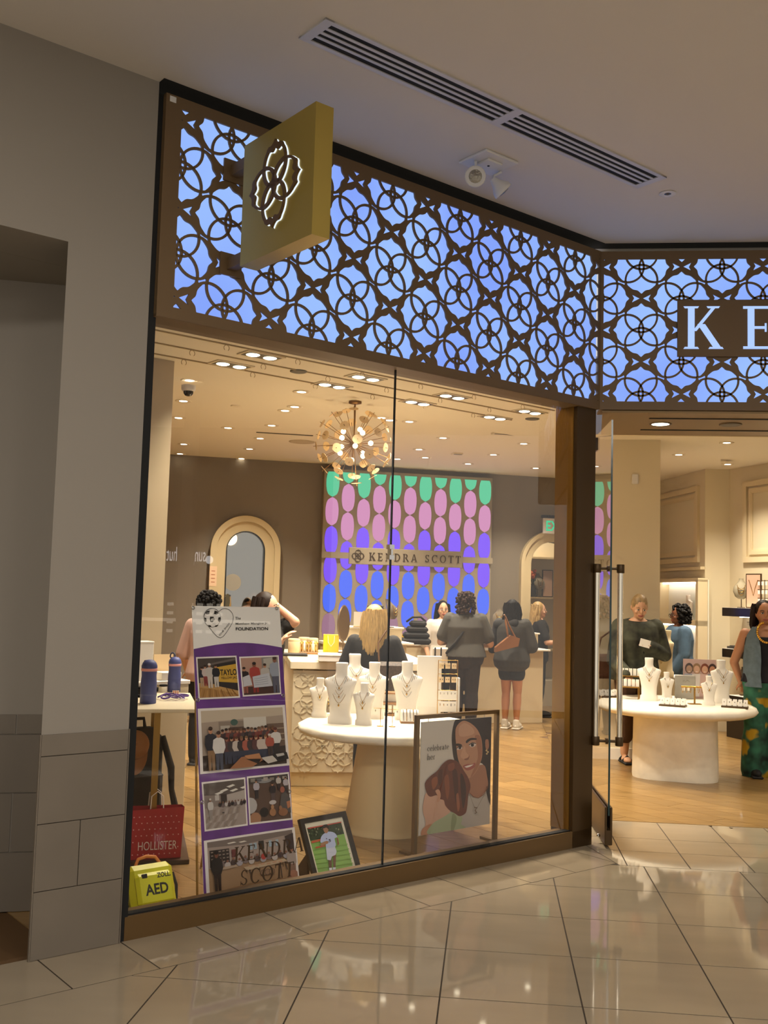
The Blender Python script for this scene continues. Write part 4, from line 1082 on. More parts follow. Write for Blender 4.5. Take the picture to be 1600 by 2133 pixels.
for k, (x, y, s_) in enumerate(((612, 1340, .10), (633, 1336, .10), (650, 1338, .09))):
    p = cpos(x, y + 22); p = Vector((p.x, p.y, CZ))
    cv = thing('canister', ['cream felt canister behind the bangle rack, nearest the banner', 'cream felt canister behind the bangle rack, in the middle', 'cream felt canister behind the bangle rack, nearest the yellow bag'][k], 'canister', p, R(5), 'cream canisters on the counter')
    MB().lathe([(.055, 0), (.058, .004), (.058, .125), (.052, .13)], (0, 0, 0), 18).build('body', mat('felt_cream', 'b9a27c', rough=.9), cv); MB().lathe([(.059, .125), (.059, .145), (.05, .15)], (0, 0, 0), 18).build('lid', MATS['felt_cream'], cv)
pd = thing('velvet_tray', 'black velvet tray by the hand at the banner edge', 'tray', cpos(612, 1366), R(12)); MB().bbox((0, 0, .010), (.26, .16, .02), .004).build('tray', M_blk, pd); MB().bbox((0, 0, .022), (.24, .14, .006), .002).build('pad', M_grey, pd)
mi = thing('vanity_mirror', 'round standing vanity mirror seen edge-on in front of the blue panels', 'mirror', cpos(714, 1360), R(72))
MB().lathe([(.05, 0), (.05, .01), (.01, .014)], (0, 0, 0), 18).build('base', M_bronze, mi); MB().tube([(0, 0, .01), (0, 0, .16)], .006, 8).build('stem', M_bronze, mi)
mk = MB(); mk.lathe([(.13, -.008), (.14, 0), (.13, .008)], (0, 0, 0), 28, Matrix.Translation((0, 0, .30)) @ Matrix.Rotation(R(90), 4, 'X') @ Matrix.Diagonal((1, 1.35, 1, 1))); mk.build('rim', M_bronze, mi)
MB().lathe([(.122, -.0095), (.001, -.0096)], (0, 0, 0), 28, Matrix.Translation((0, 0, .30)) @ Matrix.Rotation(R(90), 4, 'X') @ Matrix.Diagonal((1, 1.35, 1, 1))).build('glass', MATS['mirror_silver'], mi)

# ------------------------------------------------------------------ cash desks
M_desk = mat('desk_cream', 'cdbb97', rough=.55)
def cash_desk(loc, rz, L, D, z1, z2, label):
    t = thing('cash_desk', label, 'counter', loc, rz)
    MB().bbox((L / 2, D / 2, z1 / 2), (L, D, z1), .004).build('body', M_desk, t)
    MB().bbox((L / 2 + .02, D / 2 - .03, z1 + .012), (L + .10, D + .10, .024), .004).build('ledge', M_wbox, t)
    MB().bbox((L / 2, D / 2 + .06, (z1 + .024 + z2) / 2), (L - .04, D - .16, z2 - z1 - .024), .004).build('upstand', M_desk, t)
    MB().bbox((L / 2, D / 2 + .06, z2 + .010), (L, D - .12, .02), .004).build('cap', M_wbox, t); return t
dR = onz(1130, 1506); ax = Vector((math.cos(R(21)), math.sin(R(21)), 0))
cash_desk(dR - ax * 1.25, R(21), 1.25, .65, .98, 1.20, 'long cream cash desk that two shoppers stand at under the light wall')
q = ony(728, 1340, 12.0)
cash_desk((q.x, 11.9, 0), R(21), .72, .55, 1.10, 1.28, 'narrow cream cash desk behind the blonde shopper')
# things on the far desks
def drape_bust(loc, rz, label, h, m):
    t = thing('curved_bust', label, 'jewelry bust', loc, rz)
    MB().bbox((0, .03, .005), (.10, .09, .01), .002).build('base', M_bronze, t); MB().tube([(0, .05, .01), (0, .05, h * .85)], .006, 6).build('post', M_bronze, t)
    vs = []; fs = []; n = 14; S = [(.035, .0, h * .30, -.02), (.075, .01, h * .38, -.03), (.10, .02, h * .55, -.025), (.09, .025, h * .72, -.005), (.055, .03, h * .84, .03), (.03, .03, h * .93, .05), (.028, .03, h, .055)]
    for w, d, z, y in S:
        for i in range(n): a = 2 * math.pi * i / n; vs.append((w * math.cos(a), y + .03 * math.sin(a), z))
    for j in range(len(S) - 1):
        for i in range(n): fs.append((j * n + i, j * n + (i + 1) % n, (j + 1) * n + (i + 1) % n, (j + 1) * n + i))
    mb = MB(); mb.add(vs, fs, None, None, True); mb.add(vs[:n], [list(range(n))[::-1]]); mb.add(vs[-n:], [list(range(n))]); mb.build('bust_form', m, t)
    for k in range(3):
        pts = [(.05 * math.sin(a) * (1 - .15 * k), -.058 - .004 * k, h * (.80 - .10 * k) - .17 * h * math.cos(a)) for a in [R(-85 + 170 * j / 12) for j in range(13)]]
        MB().tube(pts, .004, 5).build('necklace', M_chain, t)
p_ = ony(813, 1312, 12.1); drape_bust((p_.x, 12.15, 1.30), R(60), 'grey curved bust with gold collar on the narrow cash desk', .34, mat('grey_suede', '6f6350', rough=.9))
cdp = ony(757, 1310, 12.05)
cd_ = thing('counter_card', 'small white counter card standing beside the blonde shopper', 'sign', (cdp.x - .06, 12.05, 1.30), R(8)); MB().box((0, 0, .09), (.12, .006, .18)).build('card', M_wbox, cd_); MB().bbox((0, 0, .006), (.13, .05, .012), .002).build('foot', M_acrb, cd_)
p_ = ony(865, 1330, 13.2)
bgp = thing('black_tote', 'folded black tote bag heaped on the ledge under the blue panels', 'bag', (p_.x, 13.2, 1.05), R(12))
rg = random.Random(2)
for k in range(4):
    w_ = .40 - .06 * k; MB().bbox((.01 * k, 0, .05 + .075 * k), (w_, .22 - .02 * k, .085), .03).build('fold', M_blk, bgp)
MB().tube([(-.12, 0, .30), (-.05, -.05, .36), (.06, -.05, .365), (.13, 0, .31)], .014, 6).build('strap', M_blk, bgp)
bd_ = thing('back_counter', 'low back counter stacked along the foot of the light wall', 'counter', (MBK @ Vector((1.2, 0, .31)))[:], BA)
MB().bbox((0, 0, .5), (2.2, .30, 1.0), .005).build('body', M_desk, bd_); MB().bbox((0, 0, 1.02), (2.24, .34, .04), .004).build('top', M_wbox, bd_)
for k in range(7):
    pb = bd_.name and Vector((-.35 + .14 * k, -.03, 1.041)); Mq = Matrix.Translation(Vector((MBK @ Vector((1.2, 0, .31))))) @ Matrix.Rotation(BA, 4, 'Z'); w_ = Mq @ pb
    gbx = thing('gift_box', ['yellow gift box on the back counter, first from the black tote', 'yellow gift box on the back counter, second from the black tote', 'yellow gift box on the back counter, third from the black tote', 'yellow gift box on the back counter, fourth from the black tote', 'yellow gift box on the back counter, fifth from the black tote', 'yellow gift box on the back counter, sixth from the black tote', 'yellow gift box on the back counter, seventh from the black tote'][k], 'box', w_, BA, 'yellow gift boxes')
    MB().bbox((0, 0, .045), (.125, .12, .09), .003).build('body', MATS['yellow_paper'], gbx); MB().bbox((0, 0, .098), (.13, .125, .02), .003).build('lid', MATS['yellow_paper'], gbx)
p_ = ony(1040, 1312, 14.3); drape_bust((p_.x, 14.32, 1.22), R(0), 'grey bust with crystal necklace on the long cash desk', .32, MATS['grey_suede'])
pp = ony(1015, 1375, 13.75)
gbw = thing('paper_bag', 'small white paper shopping bag standing on the long cash desk ledge', 'bag', (pp.x, 13.42, 1.006), R(21)); MB().bbox((0, 0, .10), (.17, .07, .20), .003).build('body', M_wbox, gbw)
for s_ in (-1, 1): MB().tube([(-.03, s_ * .03, .20), (-.02, s_ * .03, .26), (.02, s_ * .03, .26), (.03, s_ * .03, .20)], .003, 5).build('handle', M_acrb, gbw)
# low cabinet by the partition
lc = thing('drawer_cabinet', 'cream drawer cabinet behind the raised side table', 'cabinet', W(.9, 0, -2.42), R(45))
MB().bbox((.28, .09, .49), (.56, .17, .98), .004).build('body', M_cream, lc); MB().bbox((.28, .09, .995), (.58, .18, .03), .004).build('top', M_wbox, lc)
loc_rot(lc, W(.95, 0, -2.235), R(45))
for z in (.82, .60, .36, .12): MB().ball((.566, .09, z), .012, 8, 6).build('knob', M_bronze, lc)
wt = thing('white_display_box', 'tall white display box on the drawer cabinet beside the bottles', 'box', W(1.16, 1.011, -2.325), R(45)); MB().bbox((0, 0, .14), (.12, .12, .28), .003).build('body', M_wbox, wt); MB().bbox((0, 0, .285), (.125, .125, .012), .002).build('lid', M_wbox, wt)
wh = thing('open_gift_box', 'open white gift box with lid raised on the drawer cabinet', 'box', W(1.37, 1.011, -2.325), R(45)); MB().bbox((0, -.01, .03), (.16, .13, .06), .003).build('body', M_wbox, wh); MB().box((0, .075, .12), (.16, .008, .13)).build('lid', M_acrb, wh)
# ------------------------------------------------------------------ flat prints: pixel outlines carried onto the print's own plane
class Print:
    def __init__(s, o, eu, ev, step=.00025, z=0.0):
        s.o, s.eu, s.ev = Vector(o), Vector(eu).normalized(), Vector(ev).normalized(); s.n = s.eu.cross(s.ev)
        if s.n.dot(EYE - s.o) < 0: s.n = -s.n
        s.mb = MB(); s.k = 0; s.step = step; s.z = z
        s.M = Matrix(((s.eu.x, s.ev.x, s.n.x, s.o.x), (s.eu.y, s.ev.y, s.n.y, s.o.y), (s.eu.z, s.ev.z, s.n.z, s.o.z), (0, 0, 0, 1)))
    def uv(s, x, y):
        P = onplane(x, y, s.o, s.n) - s.o; return (P.dot(s.eu), P.dot(s.ev))
    def poly(s, pts, col, up=1):
        s.k += up; s.mb.flat([p for p in pts], s.z + s.k * s.step, s.M, col)
    def px(s, pts, col, up=1): s.poly([s.uv(*p) for p in pts], col, up)
    def ell(s, x, y, rx, ry, col, rot=0.0, n=14, up=1):
        c, q = math.cos(rot), math.sin(rot)
        s.px([(x + rx * math.cos(t) * c - ry * math.sin(t) * q, y + rx * math.cos(t) * q + ry * math.sin(t) * c) for t in [2 * math.pi * k / n for k in range(n)]], col, up)
    def line(s, pts, w, col, up=1):
        s.k += up
        uvs = [Vector(s.uv(*p)) for p in pts]
        for a, b in zip(uvs, uvs[1:]):
            d = (b - a); 
            if d.length < 1e-9: continue
            d.normalize(); n = Vector((-d.y, d.x)) * w / 2; e = d * w * .3
            s.mb.flat([a - n - e, b - n + e, b + n + e, a + n - e], s.z + s.k * s.step, s.M, col)
def smooth(pts, n=5):                                   # closed Catmull-Rom through traced points
    out = []; L = len(pts)
    for i in range(L):
        p0, p1, p2, p3 = pts[i - 1], pts[i], pts[(i + 1) % L], pts[(i + 2) % L]
        for k in range(n):
            t = k / n
            out.append(tuple(.5 * (2 * p1[j] + (p2[j] - p0[j]) * t + (2 * p0[j] - 5 * p1[j] + 4 * p2[j] - p3[j]) * t * t + (3 * p1[j] - p0[j] - 3 * p2[j] + p3[j]) * t ** 3) for j in (0, 1)))
    return out
M_ink = print_mat()

# ------------------------------------------------------------------ "celebrate her" poster stand
PO = Vector((-.459, 6.699, 0)); MP = Matrix(((U2.x, 0, N2.x, PO.x), (U2.y, 0, N2.y, PO.y), (0, 1, 0, 0), (0, 0, 0, 1)))
M_pstand = mat('stand_bronze', '74592f', rough=.4, metal=.45)
po = thing('poster_stand', 'bronze tube stand holding the advertising poster of a smiling woman', 'poster stand', PO)
for x in (0, .742): MB().box((x, .45, 0), (.026, .90, .030), MP).build('post', M_pstand, po, True)
MB().box((.371, .898, 0), (.768, .026, .030), MP).build('top_bar', M_pstand, po, True)
for x in (0, .742):
    MB().box((x, .008, 0), (.035, .016, .26), MP).build('foot', M_pstand, po, True)
for x in (.10, .62): MB().tube([MP @ Vector((x, .885, 0)), MP @ Vector((x, .855, 0))], .0025, 6).build('hook', MATS['steel'], po, True)
MB().box((.362, .497, 0), (.655, .735, .004), MP).build('poster_board', mat('poster_paper', 'cfc6b6', rough=.35), po, True)
P = Print(PO + N2 * .0022, U2, ZZ)
cs_ = 190 / 1266.0
def T(pts): return [(860 + x * cs_, 1470 + y * cs_) for x, y in pts]
def clipT(pts):                                          # keep art inside the sheet
    q = [P.uv(*p) for p in T(pts)]; q = [tuple(v) for v in q]
    for h in ((1, 0, -.036), (-1, 0, .688), (0, 1, -.131), (0, -1, .863)):
        if len(q) > 2: q = clip(q, *h)
    return q
def art(pts, col, sm=True):
    q = clipT(smooth(pts) if sm else pts)
    if len(q) > 2: P.poly(q, col)
P.poly([(.036, .131), (.688, .131), (.688, .863), (.036, .863)], 'd4cabb')
# white top of the woman, hair behind, neck, face
art([(690, 1250), (780, 1190), (900, 1270), (1000, 1180), (1110, 1200), (1110, 1700), (640, 1740), (600, 1560)], 'b8ada0')
art([(600, 190), (720, 160), (900, 150), (1110, 150), (1110, 1400), (1070, 1350), (1020, 1200), (980, 1000), (960, 800), (640, 800), (570, 740), (545, 560), (540, 420), (560, 280)], '2c1d16')
art([(800, 900), (980, 820), (1030, 980), (1040, 1120), (960, 1240), (880, 1270), (800, 1220), (770, 1120)], 'a97457')
art([(600, 300), (680, 215), (770, 225), (870, 300), (930, 400), (960, 520), (960, 700), (920, 830), (860, 940), (790, 1000), (740, 980), (690, 880), (640, 780), (615, 680), (600, 540), (590, 420)], 'c08c6b')
art([(860, 420), (930, 420), (955, 560), (950, 720), (905, 850), (850, 940), (800, 990), (850, 860), (900, 720), (890, 560)], 'a97051')
art([(640, 300), (720, 240), (820, 300), (850, 380), (760, 420), (650, 420)], 'cf9e7d')
art([(690, 600), (720, 560), (735, 640), (770, 690), (740, 745), (690, 735), (660, 700)], 'cf9c7a')
art([(710, 740), (760, 720), (785, 690), (770, 745), (730, 755)], '8e5a40')
art([(735, 490), (790, 450), (870, 450), (880, 470), (800, 480), (745, 520)], '2e1b12')
art([(595, 530), (640, 525), (680, 545), (670, 560), (600, 555)], '2e1b12')
art([(775, 540), (820, 515), (870, 525), (860, 560), (810, 575)], 'e3cfc0'); art([(805, 530), (840, 525), (840, 560), (808, 565)], '2a1a12'); art([(770, 540), (820, 508), (875, 520), (872, 528), (820, 520), (778, 548)], '1d120d', False)
art([(605, 590), (640, 560), (680, 575), (670, 600), (620, 610)], 'e3cfc0'); art([(635, 565), (665, 568), (660, 600), (632, 598)], '2a1a12'); art([(600, 590), (640, 553), (685, 570), (682, 577), (640, 564), (606, 598)], '1d120d', False)
art([(690, 835), (760, 805), (800, 815), (860, 790), (850, 850), (790, 890), (740, 895), (710, 870)], 'a85a4c'); art([(710, 845), (770, 825), (840, 812), (790, 845), (740, 860)], 'efe2d6', False)
art([(1000, 480), (1040, 470), (1050, 560), (1030, 610), (1005, 590)], 'a87254')
for a, b in ((1015, 620), (1035, 640), (1020, 665)): art([(a - 14, b), (a, b - 14), (a + 14, b), (a, b + 14)], 'd0b27a')
art([(1020, 1120), (1060, 1180), (1090, 1400), (1060, 1360), (1030, 1260)], '2c1d16')
# child: hair, ear, cheek, green sleeve
art([(150, 1280), (190, 1200), (330, 1180), (480, 1300), (520, 1450), (420, 1560), (330, 1700), (140, 1790), (170, 1620), (130, 1450)], 'd2a489')
art([(130, 1700), (250, 1640), (240, 1760), (110, 1800)], 'c08561')
art([(260, 1640), (420, 1540), (540, 1470), (640, 1500), (680, 1560), (660, 1640), (720, 1690), (540, 1740), (200, 1780)], 'a9b089'); art([(540, 1500), (600, 1560), (560, 1720), (520, 1730)], '8f976f')
art([(160, 1080), (220, 990), (330, 900), (400, 810), (480, 750), (560, 750), (640, 800), (700, 900), (760, 1000), (790, 1120), (760, 1250), (745, 1400), (720, 1490), (640, 1530), (570, 1490), (500, 1450), (440, 1380), (420, 1310), (360, 1290), (320, 1240), (230, 1260), (180, 1200)], '6a3420')
for pts, c in (([(430, 1000), (480, 960), (500, 1150), (470, 1300), (440, 1180)], '8a4a2c'), ([(540, 900), (600, 900), (620, 1150), (590, 1350), (560, 1150)], '4c2415'), ([(650, 950), (700, 1000), (730, 1200), (690, 1420), (660, 1250)], '3c1c10'),
               ([(250, 1030), (320, 980), (330, 1080), (270, 1160)], '93522f'), ([(480, 820), (560, 790), (560, 880), (490, 900)], '84442a'), ([(590, 1250), (620, 1220), (640, 1400), (610, 1460)], '97573a'), ([(340, 930), (400, 880), (390, 1050), (350, 1100)], '53291a')): art(pts, c)
art([(300, 1180), (350, 1160), (375, 1240), (350, 1330), (320, 1320), (330, 1250)], 'cf9a7c')
# necklaces on the print
for pts, w, c in (([(770, 1200), (830, 1260), (900, 1275), (970, 1230), (1030, 1120)], .005, '8a4a2a'), ([(775, 1230), (830, 1380), (860, 1420)], .0022, '7c6a4a'), ([(880, 1410), (940, 1300), (1000, 1200)], .0022, '7c6a4a'), ([(840, 1410), (880, 1410), (850, 1450), (875, 1480), (845, 1490)], .004, '6b4a34')): P.line(T(pts), w, c)
# lettering
def serif_print(txt, a, b, ycap, n_lines=None):
    u0, v0 = P.uv(*T([a])[0]); u1, v1 = P.uv(*T([b])[0]); P.k += 1
    h = (u1 - u0) / serif_width(txt, 1.0, .02)
    serif_text(P.mb, txt, u0, v0, h, P.M, P.z + P.k * P.step, None, .02, '241c16')
serif_print('celebrate', (183, 630), (490, 600), 0); serif_print('her', (183, 752), (297, 742), 0)
P.mb.build('poster_print', M_ink, po, True)

# ------------------------------------------------------------------ foundation banner on a brass easel
bt = R(10); BO = Vector((-1.53, 5.59, 0)) + N2 * .035
VB = Vector((-.70710678 * math.sin(bt), .70710678 * math.sin(bt), math.cos(bt)))
bn = thing('foundation_banner', 'tall purple and white vinyl banner printed with group photos behind the window', 'banner', BO)
Bp = Print(BO, U2, VB, .0002)
MBn = Bp.M
u0, v1 = Bp.uv(397, 1262); u1, _ = Bp.uv(578, 1263); ub0, vb0 = Bp.uv(428, 1869); ub1, _ = Bp.uv(622, 1837)
u0 = (u0 + ub0) / 2; u1 = (u1 + ub1) / 2
vy = lambda y: Bp.uv(500, y)[1]
MB().box(((u0 + u1) / 2, (v1 + .02) / 2, -.003), (u1 - u0, v1 - .02, .003), MBn).build('vinyl_sheet', mat('vinyl_white', 'f4f0e6', rough=.45), bn, True)
va = Bp.uv(402, 1352)[1]; vm = Bp.uv(490, 1339)[1]; vr = Bp.uv(584, 1349)[1]
arc = [(u1, vr)] + [(u1 + (u0 - u1) * k / 14, vr + (va - vr) * k / 14 + (vm - (va + vr) / 2) * math.sin(math.pi * k / 14)) for k in range(1, 14)] + [(u0, va)]
pm_ = MB(); pm_.flat([(u0, .02), (u1, .02)] + arc, .0005, MBn); 
M_purple = mat('vinyl_purple', '673684', rough=.4, noise=.16, nscale=9); pm_.build('purple_field', M_purple, bn, True)
Bp.z = .0012
class Photo:
    """A printed snapshot: unit-square drawing carried onto its quad on the banner."""
    def __init__(s, q):
        s.q = [Vector(Bp.uv(*p)) for p in q]; Bp.k = 0
        s.poly([(-.035, -.04), (1.035, -.04), (1.035, 1.04), (-.035, 1.04)], 'eee6df', True)
    def m(s, x, y):
        a, b, c, d = s.q; return tuple((a * (1 - x) + b * x) * (1 - y) + (d * (1 - x) + c * x) * y)
    def poly(s, pts, col, border=False):
        if not border:
            for h in ((1, 0, 0), (-1, 0, 1), (0, 1, 0), (0, -1, 1)):
                if len(pts) > 2: pts = clip(pts, *h)
        if len(pts) > 2: Bp.poly([s.m(*p) for p in pts], col)
    def rect(s, r, col): s.poly([(r[0], r[1]), (r[2], r[1]), (r[2], r[3]), (r[0], r[3])], col)
    def ell(s, x, y, rx, ry, col, n=12): s.poly([(x + rx * math.cos(2 * math.pi * k / n), y + ry * math.sin(2 * math.pi * k / n)) for k in range(n)], col)
    def man(s, x, y, h, top, leg, skin='b98463', hair='3a241a', w=1.0, asp=1.0):
        w *= h * asp
        s.poly([(x - .10 * w, y), (x - .12 * w, y - .5 * h), (x + .12 * w, y - .5 * h), (x + .10 * w, y), (x + .02 * w, y), (x, y - .4 * h), (x - .02 * w, y)], leg)
        s.poly([(x - .13 * w, y - .46 * h), (x - .20 * w, y - .60 * h), (x - .17 * w, y - .80 * h), (x - .06 * w, y - .85 * h), (x + .06 * w, y - .85 * h), (x + .17 * w, y - .80 * h), (x + .20 * w, y - .60 * h), (x + .13 * w, y - .46 * h)], top)
        s.ell(x, y - .92 * h, .065 * w, .085 * h, skin); s.ell(x, y - .965 * h, .07 * w, .05 * h, hair)
    def done(s): pass
def sans_on(ph, txt, x0, y0, x1, y1, col, bold=.02):
    v, f = sans_fit(txt, 1, 1, bold); Bp.k += 1
    pts = [ph.m(x0 + (x1 - x0) * p.x, y1 + (y0 - y1) * p.y) for p in v]
    Bp.mb.add([(p[0], p[1], Bp.z + Bp.k * Bp.step) for p in pts], f, Bp.M, col)
def newprint(): Bp.mb = MB(); Bp.k = 0
# photo 1: gym wall with yellow lettering
newprint(); ph = Photo([(411, 1372), (490, 1369), (497, 1450), (416, 1454)])
ph.rect((0, 0, 1, 1), '4a3f38'); ph.poly([(0, .62), (.5, .68), (1, .86), (1, 1), (0, 1)], 'a87a42'); ph.poly([(0, .62), (.5, .68), (1, .86), (1, .95), (.4, .8), (0, .74)], 'c09458')
ph.poly([(.42, .16), (1, .1), (1, .86), (.42, .7)], '2b2421'); ph.poly([(.40, .25), (1, .17), (1, .66), (.40, .60)], 'd0a235'); ph.poly([(.3, .14), (1, .02), (1, .07), (.3, .19)], '6c6058')
sans_on(ph, 'TAYLO', .56, .30, 1.0, .46, '2a1d14', .03); sans_on(ph, 'YELLOW JAC', .57, .49, 1.0, .57, '3a2a18')
for i in range(12): ph.poly([(.05 + .07 * i, .78 + .02 * (i % 3)), (.07 + .07 * i, .78 + .02 * (i % 3)), (.0 + .09 * i, 1), (-.03 + .09 * i, 1)], '94682f' if i % 2 else 'bb8c4c')
ph.man(.08, .72, .50, '26242c', 'b89a78', asp=.9); ph.man(.17, .70, .52, 'c9b6ac', '8a3a34', asp=.9); ph.man(.28, .76, .62, 'c4b9ad', 'cbbfb0', 'a87858', 'd8cfc4', asp=.9); ph.man(.44, .75, .58, '1d1c22', 'c8bfb4', asp=.9)
Bp.mb.build('photo_print', M_ink, bn, True)
# photo 2: people with presentation cheques
newprint(); ph = Photo([(501, 1371), (578, 1368), (583, 1443), (508, 1448)])
ph.rect((0, 0, 1, 1), 'b58d78'); ph.poly([(.55, 0), (1, 0), (1, .9), (.55, .9)], '8b857c'); ph.poly([(.6, .04), (.95, .0), (.95, .3), (.6, .3)], 'b7b0a2'); ph.rect((0, .78, 1, 1), '4a2f26')
ph.man(.06, .95, .70, '2a1d1b', '9a5a4a', asp=.9); ph.man(.34, .95, .82, 'a83d33', '8f2f27', '8a553b', '241512', asp=.9); ph.man(.62, .9, .72, 'bdb5ab', '44302a', asp=.9); ph.man(.90, 1.0, 1.0, '9aa0ab', '5a5a68', '8b5b46', asp=.8)
ph.poly([(-.0, .52), (.18, .46), (.24, .74), (.0, .78)], 'c9c6c8'); ph.poly([(.26, .52), (.72, .44), (.80, .80), (.28, .82)], 'c3c4c9')
for k in range(4): ph.poly([(.30, .58 + .055 * k), (.68, .535 + .06 * k), (.68, .545 + .06 * k), (.30, .59 + .055 * k)], '8d8f96')
Bp.mb.build('photo_print', M_ink, bn, True)
# photo 3: big group
newprint(); ph = Photo([(418, 1481), (588, 1473), (597, 1590), (423, 1607)])
ph.rect((0, 0, 1, 1), 'a89684'); ph.poly([(0, 0), (1, 0), (1, .14), (0, .2)], 'c5b49c'); ph.poly([(.5, .15), (.78, .15), (.78, .5), (.5, .5)], 'd3cabb'); ph.rect((.78, .28, 1, .7), '6f5848'); ph.rect((.2, .2, .5, .4), '8a7a6a'); ph.rect((.33, .3, .5, .5), '55433a')
ph.ell(.385, .22, .045, .055, '3f5a50'); ph.poly([(.0, .75), (1, .68), (1, 1), (0, 1)], '3a2c26'); ph.rect((.22, .27, .33, .45), 'b6ab9c')
for r_ in range(3): ph.poly([(.80, .36 + .1 * r_), (1, .36 + .1 * r_), (1, .38 + .1 * r_), (.80, .38 + .1 * r_)], 'a58f78')
rg = random.Random(8)
for i in range(15): ph.man(.24 + .043 * i, .80, .46 + .03 * rg.random(), rg.choice(['3a2426', '54282a', '2b2426', '4a3a38', '7a3a30']), '2b2022', rg.choice(['a8745a', '8a563e', 'b98668']), rg.choice(['2a1912', '4a3020', '6a4a30']), asp=.6)
for i in range(10): ph.man(.27 + .058 * i, .92, .45, rg.choice(['2d2526', '3a3032', '5a3836', 'a85a48', 'c5b5a8', '33292a']), '35394a', rg.choice(['b07c60', '95604a', 'c0906f']), rg.choice(['2a1912', '5a3a24', '7a5836']), asp=.62)
ph.man(.08, 1.0, .72, '22242e', '8a6a4a', asp=.5); ph.man(.17, 1.04, .68, 'd9d3cb', '494c5a', asp=.55); ph.man(.86, .86, .50, 'd5cfc6', '2a2626', 'a8704f', '5a2a24', asp=.68); ph.man(.78, .86, .40, 'a8503e', '3c2c28', 'b07c60', 'cfc5bb', asp=.7)
ph.poly([(.28, 1.0), (.42, .82), (.62, .80), (.68, .90), (.55, 1.0)], 'a06a45'); ph.poly([(.46, .80), (.64, .78), (.66, .86), (.5, .86)], 'b98055'); ph.poly([(.48, .86), (.66, .88), (.62, .96)], '241a17'); ph.poly([(.66, .86), (.80, .84), (.86, .94), (.74, .97)], 'c9c0b4'); ph.poly([(.80, .82), (.98, .80), (1, .92), (.86, .95)], '1f1a1a'); ph.poly([(.84, .82), (.94, .81), (.95, .85), (.86, .87)], 'b9b4ac')
Bp.mb.build('photo_print', M_ink, bn, True)
# photo 4: training hall
newprint(); ph = Photo([(423, 1633), (508, 1623), (513, 1716), (429, 1728)])
ph.rect((0, 0, 1, 1), '8b7d74'); ph.poly([(0, 0), (1, 0), (1, .26), (.5, .30), (0, .26)], '5d524c'); ph.poly([(0, .55), (1, .48), (1, 1), (0, 1)], 'a3948a'); ph.rect((.4, .28, .55, .5), '3b302c'); ph.rect((.26, .28, .36, .40), 'c6bdb4'); ph.poly([(.55, .30), (1, .24), (1, .48), (.55, .5)], 'b3a79d')
for x, y in ((.55, .12), (.38, .2), (.25, .25), (.62, .22), (.88, .18)): ph.poly([(x, y), (x + .16, y - .04), (x + .22, y - .01), (x + .08, y + .03)], 'e3dccf')
for i in range(8):
    for j in range(3): ph.poly([(.1 + .1 * i - .05 * j, .6 + .14 * j), (.16 + .1 * i - .05 * j, .59 + .14 * j), (.12 + .1 * i - .08 * j, .72 + .14 * j), (.05 + .1 * i - .08 * j, .73 + .14 * j)], '958579' if (i + j) % 2 else 'b0a298')
for i in range(9): ph.ell(.36 + .075 * i, .50 + .02 * (i % 2), .04, .05, ['2a2224', '6a5a58', 'c0b8b2', '3a2a2a'][i % 4]); ph.ell(.36 + .075 * i, .455, .016, .022, '7a5440')
ph.man(.12, .80, .46, 'c9c2ba', '9a9088', '8a5a42', 'd0c8be', asp=.8); ph.ell(.42, .68, .03, .012, '33292a')
Bp.mb.build('photo_print', M_ink, bn, True)
# photo 5: floor practice seen from above
newprint(); ph = Photo([(517, 1621), (599, 1612), (606, 1704), (522, 1714)])
ph.rect((0, 0, 1, 1), '5a4438'); ph.poly([(0, 0), (1, 0), (1, .18), (0, .14)], '3f3833'); ph.ell(.40, .10, .18, .05, '8d8a88'); ph.ell(.02, .62, .16, .18, 'b5b0ac'); ph.ell(.12, .92, .14, .14, 'a87a5a'); ph.ell(.34, .80, .11, .11, '211b1a')
for i in range(6): ph.rect((.05 + .16 * i, .02 + .02 * (i % 2), .16 + .16 * i, .10), ['8a8074', '4a4a52', 'a89c90'][i % 3])
ph.man(.18, .48, .42, 'b3aab0', '2a2428', asp=.95); ph.man(.58, .60, .44, '2a2024', '5a4a48', asp=.95); ph.ell(.56, .60, .09, .05, 'c4bcb8'); ph.man(.74, .35, .34, 'c0b6ac', '33292a', asp=1); ph.man(.92, .42, .36, 'b9b0b4', '3a3434', asp=1)
ph.poly([(.72, .75), (.78, .45), (.90, .38), (1, .55), (1, .88), (.86, .82)], '55504e'); ph.ell(.82, .34, .06, .07, '9a5a48'); ph.poly([(.9, .62), (1, .6), (1, .74), (.92, .78)], 'b97a55')
ph.ell(.54, .82, .08, .09, 'a3744f'); ph.ell(.54, .70, .04, .05, 'b4835c'); ph.ell(.80, .84, .12, .09, '8f6244'); ph.ell(.74, .74, .04, .05, '9a6c4c')
Bp.mb.build('photo_print', M_ink, bn, True)
